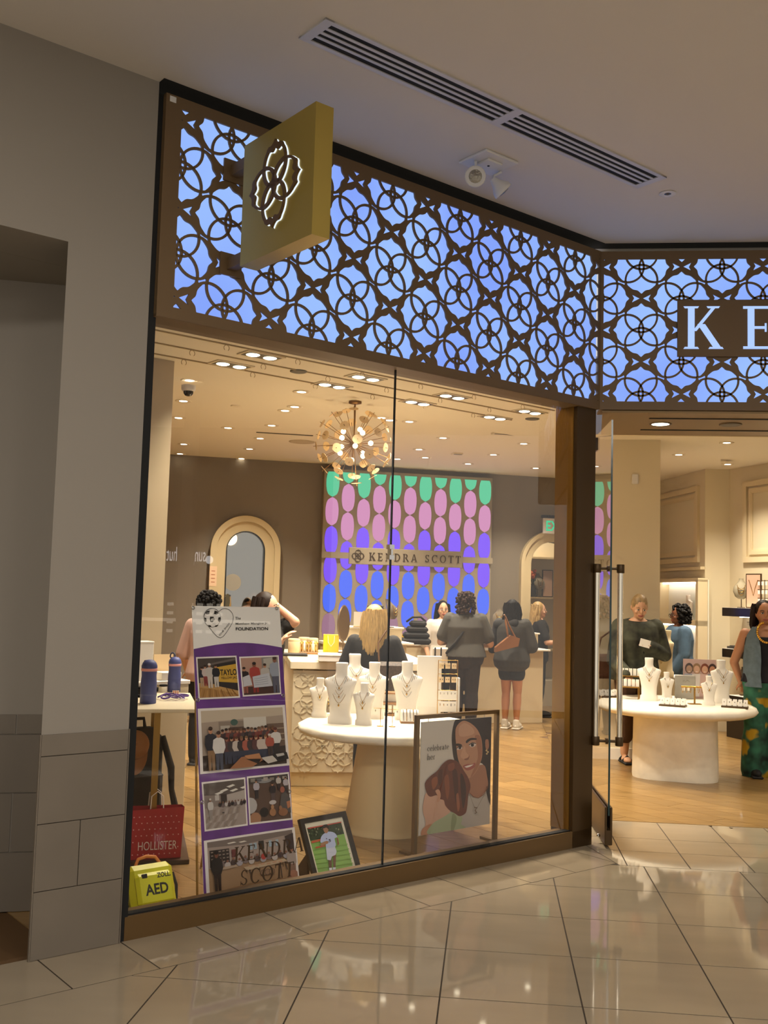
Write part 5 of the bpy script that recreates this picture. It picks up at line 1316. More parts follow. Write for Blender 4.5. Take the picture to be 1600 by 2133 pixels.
# photo 6: classroom
newprint(); ph = Photo([(431, 1755), (608, 1728), (618, 1836), (437, 1868)])
ph.rect((0, 0, 1, 1), 'a3815f'); ph.poly([(0, 0), (1, 0), (1, .46), (0, .5)], 'a79589'); ph.poly([(0, 0), (1, 0), (1, .08), (.4, .14), (0, .10)], '7c6e66'); ph.poly([(.22, .07), (.30, .06), (.33, .08), (.24, .09)], 'e8dfd0'); ph.poly([(.35, .08), (.42, .07), (.45, .09), (.38, .10)], 'e8dfd0')
ph.poly([(.02, .16), (.24, .17), (.24, .44), (.02, .48)], '2f2422')
for i in range(5):
    for j in range(4): ph.rect((.035 + .042 * i, .19 + .065 * j, .06 + .042 * i, .21 + .065 * j), '9a8a7c')
for x in (.47, .52, .70, .78): ph.rect((x, .14, x + .035, .26), '9fb2bd')
ph.rect((.58, .12, .64, .28), '241c1a'); ph.rect((.26, .20, .32, .34), '6a3432'); ph.poly([(.90, .10), (1, .06), (1, .45), (.92, .40)], '3a2c2c')
for i in range(12): ph.ell(.14 + .068 * i, .44 + .03 * (i % 2), .035, .055, ['7a6a66', 'c0b4ac', '4a3836', 'a8a0a4'][i % 4]); ph.ell(.14 + .068 * i, .37 + .03 * (i % 2), .014, .025, '8a5c46')
ph.ell(.62, .42, .03, .06, 'b33c34'); ph.poly([(.12, .50), (.30, .49), (.32, .53), (.13, .545)], 'b39c84'); ph.poly([(.38, .56), (.86, .52), (.90, .58), (.42, .63)], 'c3ab8c')
for i in range(6): ph.ell(.46 + .07 * i, .555 + .01 * (i % 2), .028, .018, 'c49a7a')
ph.line_ = None
for x0, y0, x1, y1 in ((.44, .62, .46, .82), (.80, .58, .81, .88), (.86, .58, .88, .74)): ph.poly([(x0, y0), (x0 + .012, y0), (x1 + .012, y1), (x1, y1)], '3a2e2a')
for k in range(3): ph.ell(.60 + .05 * k, .72, .035, .06, '5a463c'); ph.ell(.60 + .05 * k, .72, .028, .05, '96755a')
ph.man(.08, .98, .80, '1d1718', '2a1c1a', '7a4c3a', '1a1110', asp=.42); ph.man(.95, .92, .60, 'a8988e', '8a6a5a', 'a36a50', '3a2620', asp=.55); ph.ell(.95, .86, .06, .10, 'a87660')
ph.poly([(.1, .92), (.5, .86), (.95, .90), (.95, .93), (.5, .92), (.15, .97)], '8a6848')
Bp.mb.build('photo_print', M_ink, bn, True)
# heart with ball, and wording
newprint(); Bp.z = .0008
def bpoint(x, y): return (390 + x * 230 / 1600.0, 1250 + y * 230 / 1600.0)
heart = [(478, 550), (300, 370), (262, 310), (242, 240), (262, 170), (310, 130), (360, 122), (420, 135), (458, 165), (500, 132), (560, 124), (620, 150), (660, 210), (665, 280), (630, 370), (478, 550)]
Bp.line([bpoint(*p) for p in smooth(heart[:-1], 4)] + [bpoint(478, 550)], .0026, '1c1815')
Bp.ell(*bpoint(362, 258), 17.5, 19.5, '1c1815', n=28); Bp.ell(*bpoint(362, 258), 16.9, 18.9, 'efeae0', n=28)
for pts in ([(330, 240), (380, 240), (395, 285), (365, 322), (335, 318), (325, 280)], [(280, 160), (325, 150), (318, 205), (280, 208), (258, 190)], [(395, 150), (440, 165), (455, 195), (420, 210), (385, 200)], [(248, 250), (275, 265), (278, 310), (258, 318), (246, 290)], [(450, 250), (483, 248), (484, 300), (462, 318), (440, 295)], [(300, 362), (340, 368), (345, 388), (318, 388)], [(405, 368), (450, 362), (430, 384), (395, 390)]):
    Bp.px([bpoint(*p) for p in pts], '17130f')
def btext(txt, a, b, top, col='1c1815', bold=.0):
    A_, B_, C_ = Vector(Bp.uv(*bpoint(*a))), Vector(Bp.uv(*bpoint(*b))), Vector(Bp.uv(*bpoint(*top)))
    ex = B_ - A_; ey = C_ - A_; v, f = sans_fit(txt, 1, 1, bold); Bp.k += 1
    Bp.mb.add([tuple(A_ + ex * p.x + ey * p.y) + (Bp.z + Bp.k * Bp.step,) for p in v], f, Bp.M, col)
btext('#5', (340, 305), (385, 302), (340, 262), 'efeae0', .02); btext('ONE SHOT', (470, 520), (622, 345), (455, 500))
btext('The', (695, 285), (772, 282), (695, 245)); btext('Matthew Mangine Jr.', (697, 365), (1168, 358), (697, 328), bold=.012); btext('FOUNDATION', (700, 442), (1168, 437), (700, 395), bold=.02)
Bp.mb.build('heading_print', M_ink, bn, True)
for x, y in ((402, 1266), (576, 1267), (412, 1458), (589, 1449), (421, 1671), (603, 1649)):
    a_, b_ = Bp.uv(x, y); g = MB(); g.tube([MBn @ Vector((a_ + .009 * math.cos(t), b_ + .009 * math.sin(t), .003)) for t in [2 * math.pi * k / 12 for k in range(12)]], .003, 5, closed=True); g.build('grommet', M_silver, bn, True)
ea = thing('easel', 'slim brass floor easel that carries the purple banner', 'easel', BO - N2 * .1)
Lp = lambda a, b_, c: MBn @ Vector((a, b_, c))
for a in (u0 + .03, u1 - .04):
    f0 = Lp(a - (.04 if a < .1 else -.0), 0, -.06); f0.z = .003; MB().tube([f0, Lp(a, v1 - .01, -.02)], .007, 8).build('front_leg', M_bronze2, ea, True)
tp_ = Lp((u0 + u1) / 2, v1 - .02, -.03); ft_ = tp_ - N2 * .28; ft_.z = .003
MB().tube([ft_, tp_], .007, 8).build('rear_leg', M_bronze2, ea, True)
for v_ in (v1 - .012, .30): MB().tube([Lp(u0 + .01, v_, -.02), Lp(u1 - .015, v_, -.02)], .006, 8).build('crossbar', M_bronze2, ea, True)

# decal lettering on the glass
dcl = thing('glass_decal', 'dark brand lettering applied low on the window glass in front of the banner', 'decal', W(.9, .2, -.008))
ds0, dz0 = wpx(487, 1797, -.009); ds1, _ = wpx(605, 1770, -.009)
hh_ = .078
tot = serif_width('KENDR', hh_, .30); g = MB(); k_ = (ds1 - ds0) / tot
M_decal = mat('decal_brown', '3d2a17', rough=.5)
x = ds0
for ch_ in 'KENDRA':
    g = MB(); serif_text(g, ch_, x, dz0, hh_, MW, -.0095, -.0085); g.build('letter', M_decal, dcl, True); x += (glyph(ch_)[0] + .30) * hh_ * k_
ss0, sz0 = wpx(500, 1838, -.009); x = ss0; sz0 = dz0 - .125
for ch_ in 'SCOTT':
    g = MB(); serif_text(g, ch_, x, sz0, hh_, MW, -.0095, -.0085); g.build('letter', M_decal, dcl, True); x += (glyph(ch_)[0] + .30) * hh_ * k_

# ------------------------------------------------------------------ framed soccer photo
fe = Vector((.27, .33, 0)).normalized(); fn = Vector((-fe.y, fe.x, 0)); lt = R(26)
FO = Vector((-1.03, 6.06, 0)) - fn * .075; FV = fn * math.sin(lt) + ZZ * math.cos(lt)
fr2 = thing('framed_photo', 'black framed photo of a soccer player leaning on the floor behind the glass', 'picture frame', FO)
FP = Print(FO + FV * .0, fe, FV, .0002); fx0 = FP.uv(640, 1770)[0]
a0 = Vector(FP.uv(618, 1706)); a1 = Vector(FP.uv(717, 1692)); b0_ = Vector(FP.uv(658, 1832)); b1_ = Vector(FP.uv(752, 1805))
fu0, fu1, fv1 = (a0.x + b0_.x) / 2, (a1.x + b1_.x) / 2, (a0.y + a1.y) / 2; fv0 = -.02
fv0 = .012
def fbox(x0, x1, y0, y1, z0, z1): return MB().box(((x0 + x1) / 2, (y0 + y1) / 2, (z0 + z1) / 2), (x1 - x0, y1 - y0, z1 - z0), FP.M)
M_frame = mat('black_wood_frame', '2c2824', rough=.4)
bw = .030
for r_ in ((fu0, fu0 + bw, fv0, fv1), (fu1 - bw, fu1, fv0, fv1), (fu0 + bw, fu1 - bw, fv0, fv0 + bw), (fu0 + bw, fu1 - bw, fv1 - bw, fv1)): fbox(*r_, -.016, .008).build('frame_rail', M_frame, fr2, True)
fbox(fu0 + bw, fu1 - bw, fv0 + bw, fv1 - bw, -.012, -.006).build('backing', mat('mat_board', 'f3ead0', rough=.6), fr2, True)
FP.z = -.0055
iu0, iu1, iv0, iv1 = fu0 + bw + .02, fu1 - bw - .02, fv0 + bw + .004, fv1 - bw - .028
def FT(pts): return [FP.uv(600 + x * 180 / 1600, 1680 + y * 180 / 1600) for x, y in pts]
def fart(pts, col, sm=True):
    q = FT(smooth(pts, 3) if sm else pts)
    for h in ((1, 0, -iu0), (-1, 0, iu1), (0, 1, -iv0), (0, -1, iv1)):
        if len(q) > 2: q = clip(q, *h)
    if len(q) > 2: FP.poly(q, col)
fart([(200, 200), (1300, 100), (1500, 1400), (400, 1500)], '93bf62', False)
fart([(200, 200), (1200, 150), (1250, 480), (1050, 500), (390, 640), (280, 500)], '3c4a34', False)
rg = random.Random(4)
for i in range(46):
    x = rg.uniform(340, 1050); y = rg.uniform(400, 560) - (x - 340) * .10; fart([(x - 14, y), (x, y - 22), (x + 14, y), (x, y + 22)], rg.choice(['5f6f50', '7d866a', '2a3426', '97997c']), False)
fart([(310, 375), (980, 270), (985, 295), (330, 420)], '5a2f2a', False); fart([(330, 405), (980, 285), (985, 300), (335, 425)], 'cf5a4c', False)
fart([(395, 650), (600, 600), (600, 640), (410, 690)], 'c2603f', False); fart([(500, 750), (690, 715), (690, 740), (510, 780)], 'c2603f', False)
for i in range(7): fart([(440 + 22 * i, 800 + 85 * i), (1100 + 40 * i, 690 + 85 * i), (1100 + 40 * i, 702 + 85 * i), (445 + 22 * i, 813 + 85 * i)], '86b257', False)
fart([(740, 980), (800, 960), (800, 1140), (750, 1150)], '6b4a38', False); fart([(820, 880), (880, 880), (870, 1140), (835, 1140)], '7a5540', False)
fart([(750, 1140), (805, 1135), (815, 1240), (765, 1260)], 'dfe4ee', False); fart([(820, 1130), (875, 1130), (860, 1225), (825, 1240)], 'dfe4ee', False); fart([(750, 1240), (850, 1225), (850, 1270), (755, 1280)], '2a2422', False); fart([(840, 1210), (900, 1190), (950, 1220), (930, 1260), (860, 1265)], 'e8e4da')
fart([(690, 740), (850, 720), (890, 840), (870, 900), (800, 930), (780, 1000), (715, 990)], 'cfd4e6', False)
fart([(620, 540), (700, 480), (780, 470), (860, 500), (900, 570), (850, 600), (870, 740), (700, 770), (690, 650), (600, 680), (590, 620)], 'b9c5e6')
fart([(580, 700), (700, 640), (740, 650), (730, 690), (600, 735)], 'a87a58', False); fart([(885, 575), (915, 590), (935, 700), (910, 730), (900, 650)], '8f6246', False)
fart([(640, 400), (700, 380), (735, 420), (725, 480), (690, 500), (655, 470)], 'a3765a'); fart([(620, 400), (640, 350), (700, 335), (745, 380), (735, 425), (700, 395), (650, 410)], '2a1d16')
v, f = sans_fit('5', 1, 1, .03); A_, B_, C_ = Vector(FT([(742, 668)])[0]), Vector(FT([(782, 660)])[0]), Vector(FT([(738, 612)])[0]); FP.k += 1
FP.mb.add([tuple(A_ + (B_ - A_) * p.x + (C_ - A_) * p.y) + (FP.z + FP.k * FP.step,) for p in v], f, FP.M, '3a2a3a')
fart([(690, 595), (705, 590), (708, 612), (695, 615)], '3a2a4a', False)
FP.mb.build('photo_print', M_ink, fr2, True)
q0 = FP.M @ Vector((fu0 + .02, fv0 + .17, -.016)); q1 = q0.copy(); q1.z = .004; q2 = q1 + fn * .13
es_ = MB(); es_.add([q0, q1, q2, q0 + fe * .02, q1 + fe * .02, q2 + fe * .02], [(0, 1, 2), (5, 4, 3), (0, 3, 4, 1), (1, 4, 5, 2), (2, 5, 3, 0)]); es_.build('easel_back', mat('brown_card', '4a3826', rough=.7), fr2, True)

# ------------------------------------------------------------------ raised side table and what is on and under it
SX, SY = -2.06, 6.22
sd = thing('side_table', 'narrow raised table with cream top, brass post and dark foot plate', 'table', (SX, SY, 0), R(20))
sdz = .95
Msd = Matrix.Translation((SX, SY, 0)) @ Matrix.Rotation(R(20), 4, 'Z')
MB().bbox((-.05, .42, sdz - .012), (.60, 1.0, .024), .003).build('table_top', mat('cream_top', 'eadfc2', rough=.4), sd)
MB().box((-.0, .02, sdz / 2), (.040, .040, sdz - .03)).build('post', M_bronze2, sd); MB().box((-.0, .80, sdz / 2), (.040, .040, sdz - .03)).build('post', M_bronze2, sd)
MB().bbox((-.06, .38, .014), (.58, .90, .028), .003).build('foot_plate', mat('foot_dark', '3d2716', rough=.35), sd)
def spz(x, y): return onz(x, y, sdz)
def bottle(x, y, h, label, loop):
    p = spz(x, y); t = thing('water_bottle', label, 'bottle', p, 0, 'blue water bottles'); k = h / .26
    Mb = mat('bottle_blue', '46508c', rough=.5)
    MB().lathe([(0.0449 * k, 0), (0.0475 * k, .004), (0.0475 * k, .12 * k), (0.0436 * k, .16 * k), (0.0449 * k, .19 * k)], (0, 0, 0), 24).build('body', Mb, t)
    MB().lathe([(0.0455 * k, .19 * k), (0.0475 * k, .192 * k), (0.0475 * k, .206 * k), (0.0449 * k, .208 * k)], (0, 0, 0), 24).build('band', mat('bottle_pink', 'dc9a9a', rough=.5), t)
    li = MB().lathe([(0.0462 * k, .207 * k), (0.0469 * k, .22 * k), (0.0396 * k, .24 * k), (0.0238 * k, .255 * k), (.001, .258 * k)], (0, 0, 0), 24).build('lid', Mb, t)
    MB().bbox((-.012 * k, -.012, .246 * k), (.035 * k, .02, .018), .004).build('spout_flap', mat('bottle_navy', '2c3358', rough=.5), li)
    if loop: MB().tube([(-.02 * k + .018 * math.cos(a), 0, .262 * k + .024 * math.sin(a)) for a in [R(-30 + 240 * j / 10) for j in range(11)]], .005, 6).build('carry_loop', MATS['bottle_navy'], t)
bottle(308, 1465, .285, 'blue water bottle with pink band nearest the window', False); bottle(362, 1441, .255, 'blue water bottle with pink band and raised carry loop near the banner', True)
rg = random.Random(6)
for i in range(7):
    p = spz(338 + 7.4 * i, 1456 + 3 * (i % 2)); w_ = thing('wristband', 'purple rubber wristband in the heap on the side table', 'wristband', (p.x, p.y, sdz), rg.uniform(0, 6), 'purple wristbands in a heap')
    Mq = Matrix.Translation((0, 0, .026)) @ Matrix.Rotation(rg.uniform(-.7, .7), 4, 'X')
    MB().tube([Mq @ Vector((.032 * math.cos(a), .032 * math.sin(a), 0)) for a in [2 * math.pi * j / 16 for j in range(16)]], .0055, 6, closed=True).build('band', mat('band_purple', '4c2a86', rough=.4), w_)
    MB().tube([Mq @ Vector((.0345 * math.cos(a), .0345 * math.sin(a), 0)) for a in [R(200 + 14 * j) for j in range(9)]], .0040, 5).build('print', mat('band_white', 'e6e0ea', rough=.5), w_)
p = spz(292, 1452); cs2 = thing('black_case', 'black hard case behind the nearest water bottle', 'case', p, R(20)); MB().bbox((0, .05, .035), (.22, .14, .065), .008).build('body', M_blk, cs2); MB().bbox((0, .05, .072), (.222, .142, .012), .004).build('lid', mat('case_grey', '55504a', rough=.5), cs2); MB().bbox((.115, .03, .05), (.012, .03, .03), .003).build('latch', M_blk, cs2)
p = spz(340, 1442); jr = thing('small_jar', 'small white jar with dark lid between the water bottles', 'jar', p); MB().lathe([(.028, 0), (.029, .004), (.029, .04), (.027, .043)], (0, 0, 0), 18).build('body', M_wbox, jr); MB().lathe([(.029, .043), (.029, .054), (.025, .056)], (0, 0, 0), 18).build('lid', M_blk, jr)
p = spz(366, 1449); tg = thing('striped_tag', 'folded red and white striped card below the bottle with loop', 'card', p, R(15)); MB().box((0, 0, .018), (.045, .004, .036)).build('card', M_wbox, tg)
for k in range(3): MB().box((-.014 + .014 * k, -.0025, .018), (.006, .001, .036)).build('stripe', mat('stripe_red', 'b4503a', rough=.6), tg)
# backpack, cap and bag under the table
bpk = thing('backpack', 'black backpack standing under the side table', 'backpack', (-2.37, 6.72, .03), R(40))
def rounded(mb, c, d, b): return mb.bbox(c, d, b)
rounded(MB(), (0, 0, .36), (.36, .22, .72), .07).build('body', mat('pack_black', '1d1713', rough=.7, bump=.1, bscale=200), bpk)
rounded(MB(), (0, -.13, .25), (.30, .07, .40), .03).build('front_pocket', MATS['pack_black'], bpk)
MB().tube([(-.06, 0, .72), (-.05, 0, .78), (.05, 0, .78), (.06, 0, .72)], .012, 6).build('top_handle', MATS['pack_black'], bpk)
MB().tube([(.17, -.05, .66), (.23, -.08, .45), (.24, -.08, .30), (.27, -.10, .16)], [.022, .026, .02, .026], 8).build('shoulder_strap', MATS['pack_black'], bpk)
MB().tube([(-.14, -.167, .42), (.14, -.167, .42)], .004, 5).build('zip', mat('zip_dark', '3a342c', rough=.4), bpk)
cap = thing('baseball_cap', 'tan baseball cap hanging on the black backpack', 'cap', (-2.30, 6.50, .50), R(25))
M_cap = mat('cap_tan', '9d6a38', rough=.8, bump=.1, bscale=150)
Mc = Matrix.Translation((0, 0, .17)) @ Matrix.Rotation(R(80), 4, 'X')
MB().lathe([(.095, 0), (.094, .03), (.082, .075), (.05, .105), (.001, .113)], (0, 0, 0), 22, Mc).build('crown', M_cap, cap)
bill = [(.095 * math.cos(R(a)), .095 * math.sin(R(a))) for a in range(200, 341, 14)]; bill2 = [(.088 * math.cos(R(a)), -.05 + .145 * math.sin(R(a))) for a in range(340, 199, -14)]
MB().prism(bill + bill2, -.003, .003, Mc).build('bill', M_cap, cap); MB().ball((0, 0, .114), .007, 8, 6, Mc).build('button', M_cap, cap)
rbz = .03; ra_, rb_ = onz(268, 1792, rbz), onz(376, 1786, rbz)
rw = (rb_ - ra_).length; ang = math.atan2(rb_.y - ra_.y, rb_.x - ra_.x)
rb = thing('shopping_bag', 'red spotted paper shopping bag with white lettering under the side table', 'bag', (ra_ + rb_) / 2 + Vector((0, 0, .0)), ang)
M_red = mat('red_paper', 'a8202a', rough=.5)
hgt = .30
bg_ = MB(); bg_.add([(-rw / 2, 0, 0), (rw / 2, 0, 0), (rw / 2, .12, 0), (-rw / 2, .12, 0), (-rw / 2 - .01, -.01, hgt), (rw / 2 + .012, .0, hgt + .01), (rw / 2 + .01, .12, hgt), (-rw / 2, .13, hgt)], [(3, 2, 1, 0), (0, 1, 5, 4), (1, 2, 6, 5), (2, 3, 7, 6), (3, 0, 4, 7)]); bg_.build('body', M_red, rb)
rg = random.Random(12)
dm = MB()
for i in range(9):
    for j in range(7):
        x = -rw / 2 + .02 + (rw - .04) * (i + .5 * (j % 2)) / 8.5; z = .03 + .038 * j
        if .05 < z < .11 and abs(x) < .13: continue
        f_ = z / hgt; dm.lathe([(.004, 0), (.001, .0004)], (0, 0, 0), 8, Matrix.Translation((x, -.01 * f_ - .0005, z)) @ Matrix.Rotation(R(90), 4, 'X'))
dm.build('white_dots', mat('dot_pink', 'e0a9a6', rough=.6), rb)
v, f = sans_fit('HOLLISTER', .235, .052, -.005); MB().add(v, f, Matrix.Translation((-.105, -.004, .055)) @ Matrix.Rotation(R(90), 4, 'X')).build('lettering', mat('bag_white', 'eae0da', rough=.6), rb)
for y_ in (.0, .12): MB().tube([(-.04, y_, hgt), (-.035, y_ + .0, hgt + .08), (0, y_ - .01, hgt + .11), (.035, y_, hgt + .08), (.04, y_, hgt)], .0035, 6).build('cord_handle', MATS['bag_white'], rb)
# AED kit
aw = .262; ae = thing('defibrillator_case', 'bright yellow defibrillator case with black lettering in the window corner', 'case', W(.34, 0, -.30), R(45))
tl_ = R(24); Ma = Matrix.Rotation(-tl_, 4, 'X')
M_yel = mat('aed_yellow', 'd6d21e', rough=.4)
MB().bbox((0, .045, .125), (aw, .085, .25), .03, Ma).build('shell', M_yel, ae)
MB().bbox((0, -.002, .115), (aw - .05, .04, .17), .018, Ma).build('raised_panel', M_yel, ae)
MB().bbox((0, .075, .122), (aw + .012, .05, .244), .02, Ma).build('side_gusset', M_blk, ae)
MB().tube([Ma @ Vector((-.07, .045, .25)), Ma @ Vector((-.05, .045, .282)), Ma @ Vector((.0, .045, .292)), Ma @ Vector((.05, .045, .282)), Ma @ Vector((.07, .045, .25))], .009, 8).build('handle', mat('aed_orange', 'cf7a2e', rough=.5), ae)
MB().bbox((-.058, -.020, .182), (.034, .008, .024), .004, Ma).build('status_window', M_blk, ae)
MB().bbox((.01, -.024, .018), (.028, .012, .045), .003, Ma).build('pull_tab', MATS['aed_orange'], ae)
M_lt = mat('aed_black', '1e1d14', rough=.5)
v, f = sans_fit('AED', .132, .056, .03); MB().add(v, f, Ma @ Matrix.Translation((-.064, -.0228, .082)) @ Matrix.Rotation(R(90), 4, 'X')).build('lettering', M_lt, ae)
v, f = sans_fit('ZOLL.', .080, .026, .03); MB().add(v, f, Ma @ Matrix.Translation((.012, -.0228, .164)) @ Matrix.Rotation(R(90), 4, 'X')).build('brand_lettering', M_lt, ae)
for s_ in (-1, 1): MB().tube([Ma @ Vector((s_ * (aw / 2 + .01), .05, .19)), Ma @ Vector((s_ * (aw / 2 + .022), .05, .12)), Ma @ Vector((s_ * (aw / 2 + .01), .05, .05))], .008, 6).build('side_strap', M_blk, ae)
# ------------------------------------------------------------------ people
def blob(mb, vox, it=4):
    me = bpy.data.meshes.new('b'); me.from_pydata([tuple(v) for v in mb.v], [], mb.f); me.update()
    ob = bpy.data.objects.new('b', me); COL.objects.link(ob)
    r = ob.modifiers.new('r', 'REMESH'); r.mode = 'VOXEL'; r.voxel_size = vox; r.use_smooth_shade = True
    s_ = ob.modifiers.new('s', 'SMOOTH'); s_.iterations = it; s_.factor = .5
    bpy.context.view_layer.update()
    e = ob.evaluated_get(bpy.context.evaluated_depsgraph_get()); m2 = bpy.data.meshes.new_from_object(e)
    out = MB(); out.add([v.co.copy() for v in m2.vertices], [list(p.vertices) for p in m2.polygons], None, None, True)
    bpy.data.objects.remove(ob); bpy.data.meshes.remove(me); bpy.data.meshes.remove(m2); return out
def cap(mb, a, b, r0, r1, seg=12):
    a, b = Vector(a), Vector(b); mb.tube([a, b], [r0, r1], seg); mb.ball(a, r0, seg, 6); mb.ball(b, r1, seg, 6)
RINGS = [(.74, .10, .09, 0), (.80, .165, .115, .005), (.88, .182, .130, .012), (.96, .165, .115, .006), (1.04, .145, .100, 0), (1.14, .150, .108, -.004), (1.24, .160, .118, -.008), (1.31, .165, .108, -.004), (1.365, .150, .085, 0), (1.40, .085, .062, .004), (1.42, .055, .052, .004)]
def torso(mb, z0, z1, k, wf, e=0.0, df=1.0, n=24):
    rs = [r for r in RINGS if z0 - 1e-6 <= r[0] <= z1 + 1e-6]; vs = []; fs = []
    for z, w, d, y in rs:
        g = wf if z < 1.3 else 1 + (wf - 1) * .45
        for i in range(n): a = 2 * math.pi * i / n; vs.append(((w * g + e) * k * math.cos(a), (y + (d * g * df + e) * math.sin(a)) * k, z * k))
    for j in range(len(rs) - 1):
        for i in range(n): fs.append((j * n + i, j * n + (i + 1) % n, (j + 1) * n + (i + 1) % n, (j + 1) * n + i))
    fs.append(list(range(n))[::-1]); fs.append(list(range((len(rs) - 1) * n, len(rs) * n))); mb.add(vs, fs)
def hand(mb, w, d, k, side, curl=.5, palm=None):
    d = Vector(d).normalized(); w = Vector(w); up = Vector((0, 0, 1)) if abs(d.z) < .8 else Vector((0, -1, 0))
    s_ = d.cross(up).normalized(); n = s_.cross(d)
    c = w + d * .045 * k; M = Matrix(((s_.x, d.x, n.x, c.x), (s_.y, d.y, n.y, c.y), (s_.z, d.z, n.z, c.z), (0, 0, 0, 1)))
    mb.ball((0, 0, 0), (.036 * k, .050 * k, .016 * k), 12, 8, M)
    for i, L in enumerate((.062, .072, .068, .052)):
        x = (-.027 + .018 * i) * k; p0 = Vector((x, .040 * k, 0)); p1 = p0 + Vector((0, L * .5 * k, -.012 * k * curl * 2)); p2 = p1 + Vector((0, L * .45 * k * (1 - .4 * curl), -L * .7 * curl * k))
        mb.tube([M @ p0, M @ p1, M @ p2], [.0088 * k, .0082 * k, .007 * k], 8); mb.ball(M @ p2, .007 * k, 6, 4)
    t0 = Vector((-.030 * k * side, -.012 * k, 0)); t1 = t0 + Vector((-.024 * k * side, .030 * k, -.01 * k)); t2 = t1 + Vector((-.004 * k * side, .030 * k, -.008 * k))
    mb.tube([M @ t0, M @ t1, M @ t2], [.011 * k, .010 * k, .008 * k], 8); mb.ball(M @ t2, .008 * k, 6, 4)
SKIN = {'light': 'c99a78', 'tan': 'b57e5a', 'fair': 'd3a283', 'deep': '7c4e35'}
def person(label, loc, rz, H, arms, top, bottom, hair, skin='light', wf=1.0, head=(0, 0), legs=.09, shoes=None, face=False, lean=0.0, knee=.0, df=1.0):
    k = H / 1.65; t = thing('person', label, 'person', loc, rz)
    Mskin = mat('skin_' + skin, SKIN[skin], rough=.5)
    LN = Matrix.Rotation(lean, 4, 'X'); HIPZ = .86 * k
    def LZ(p):                                            # bend forward at the hips
        p = Vector(p)
        return p if p.z < HIPZ else Vector((0, 0, HIPZ)) + (LN.to_3x3() @ (p - Vector((0, 0, HIPZ))))
    HM = Matrix.Translation(LZ((0, 0, 1.42 * k))) @ Matrix.Rotation(lean * .5 + head[0], 4, 'X') @ Matrix.Rotation(head[1], 4, 'Z')
    def hp(x, y, z): return HM @ Vector((x * k, y * k, (z - 1.42) * k))
    def limb(mb, e=0.0, a0=0.0, a1=1.0, loose=0.0):        # the two arms
        for s_, (el, wr) in arms.items():
            sg = -1 if s_ == 'L' else 1
            S_ = LZ((sg * .165 * k * (1 + (wf - 1) * .5), 0, 1.335 * k)); E_ = Vector(el) * k; W_ = Vector(wr) * k
            w2 = 1 + (wf - 1) * .7
            if a1 <= .5:
                q = S_.lerp(E_, a1 * 2); cap(mb, S_, q, (.052 * w2 + e) * k, (.046 * w2 + e + loose) * k)
            else:
                cap(mb, S_, E_, (.052 * w2 + e) * k, (.040 * w2 + e) * k); q = E_.lerp(W_, (a1 - .5) * 2); cap(mb, E_, q, (.040 * w2 + e) * k, (.027 * w2 + e + loose) * k)
    def leg(mb, e=0.0, zend=.09, flare=0.0):
        for sg in (-1, 1):
            hx = sg * legs * k; w2 = 1 + (wf - 1) * .8
            A = Vector((hx * .95, .005 * k, .82 * k)); Kn = Vector((hx + sg * .0, (-.02 - knee) * k, .47 * k)); An = Vector((hx, .015 * k, .085 * k))
            if zend >= .46:
                f_ = (.82 - zend) / .35; cap(mb, A, A.lerp(Kn, f_), (.088 * w2 + e) * k, (.080 * w2 + e + flare) * k); continue
            cap(mb, A, Kn, (.088 * w2 + e) * k, (.056 * w2 + e + flare * .4) * k)
            if zend < .46:
                f_ = (.47 - zend) / (.47 - .085); q = Kn.lerp(An, f_)
                ca_ = Kn.lerp(An, .32 * min(1, f_)); cap(mb, Kn, ca_, (.052 * w2 + e + flare * .4) * k, (.055 * w2 + e + flare * .6) * k); cap(mb, ca_, q, (.055 * w2 + e + flare * .6) * k, (.034 * w2 + e + flare) * k)
    b = MB(); tb_ = MB(); torso(tb_, .74, 1.42, k, wf, 0, df); tb_.v = [LZ(v) for v in tb_.v]; b.add(tb_.v, tb_.f)
    cap(b, LZ((0, .006 * k, 1.36 * k)), hp(0, -.005, 1.47), .050 * k, .047 * k)
    hd = MB(); hd.ball((0, .005, 1.545), (.074, .094, .108), 16, 12); hd.ball((0, -.03, 1.475), (.052, .062, .050), 14, 8); hd.ball((0, -.062, 1.452), (.026, .024, .022), 10, 6)
    hd.ball((0, -.098, 1.513), (.011, .017, .015), 8, 6); hd.tube([(0, -.088, 1.548), (0, -.105, 1.515)], [.007, .010], 8)
    for s_ in (-1, 1): hd.ball((s_ * .077, .012, 1.525), (.010, .020, .028), 8, 6); hd.ball((s_ * .040, -.066, 1.505), (.022, .020, .020), 8, 6)
    b.add([hp(*v) for v in hd.v], hd.f); limb(b); leg(b)
    for s_, (el, wr) in arms.items(): hand(b, Vector(wr) * k, (Vector(wr) - Vector(el)), k, -1 if s_ == 'L' else 1)
    for sg in (-1, 1): b.ball((sg * legs * k, -.055 * k, .035 * k), (.042 * k, .115 * k, .034 * k), 12, 8)
    t_body = blob(b, .0085 * k, 3).build('body', Mskin, t)
    # clothes
    tp_m, sleeve, zlow, loose = top[0], top[1], top[2], top[3]
    c = MB(); torso(c, max(zlow, .74), top[4] if len(top) > 4 else 1.40, k, wf, .014 + loose, df); c.v = [LZ(v) for v in c.v]; limb(c, .012 + loose * .5, 0, sleeve, .008) if sleeve > 0 else None
    blob(c, .0105 * k, 3).build('top', tp_m, t)
    bm, bz, bfl = bottom
    c = MB(); torso(c, .74, .97, k, wf, .010, df); leg(c, .013, bz, bfl); blob(c, .0105 * k, 3).build('trousers' if bz < .4 else 'shorts', bm, t)
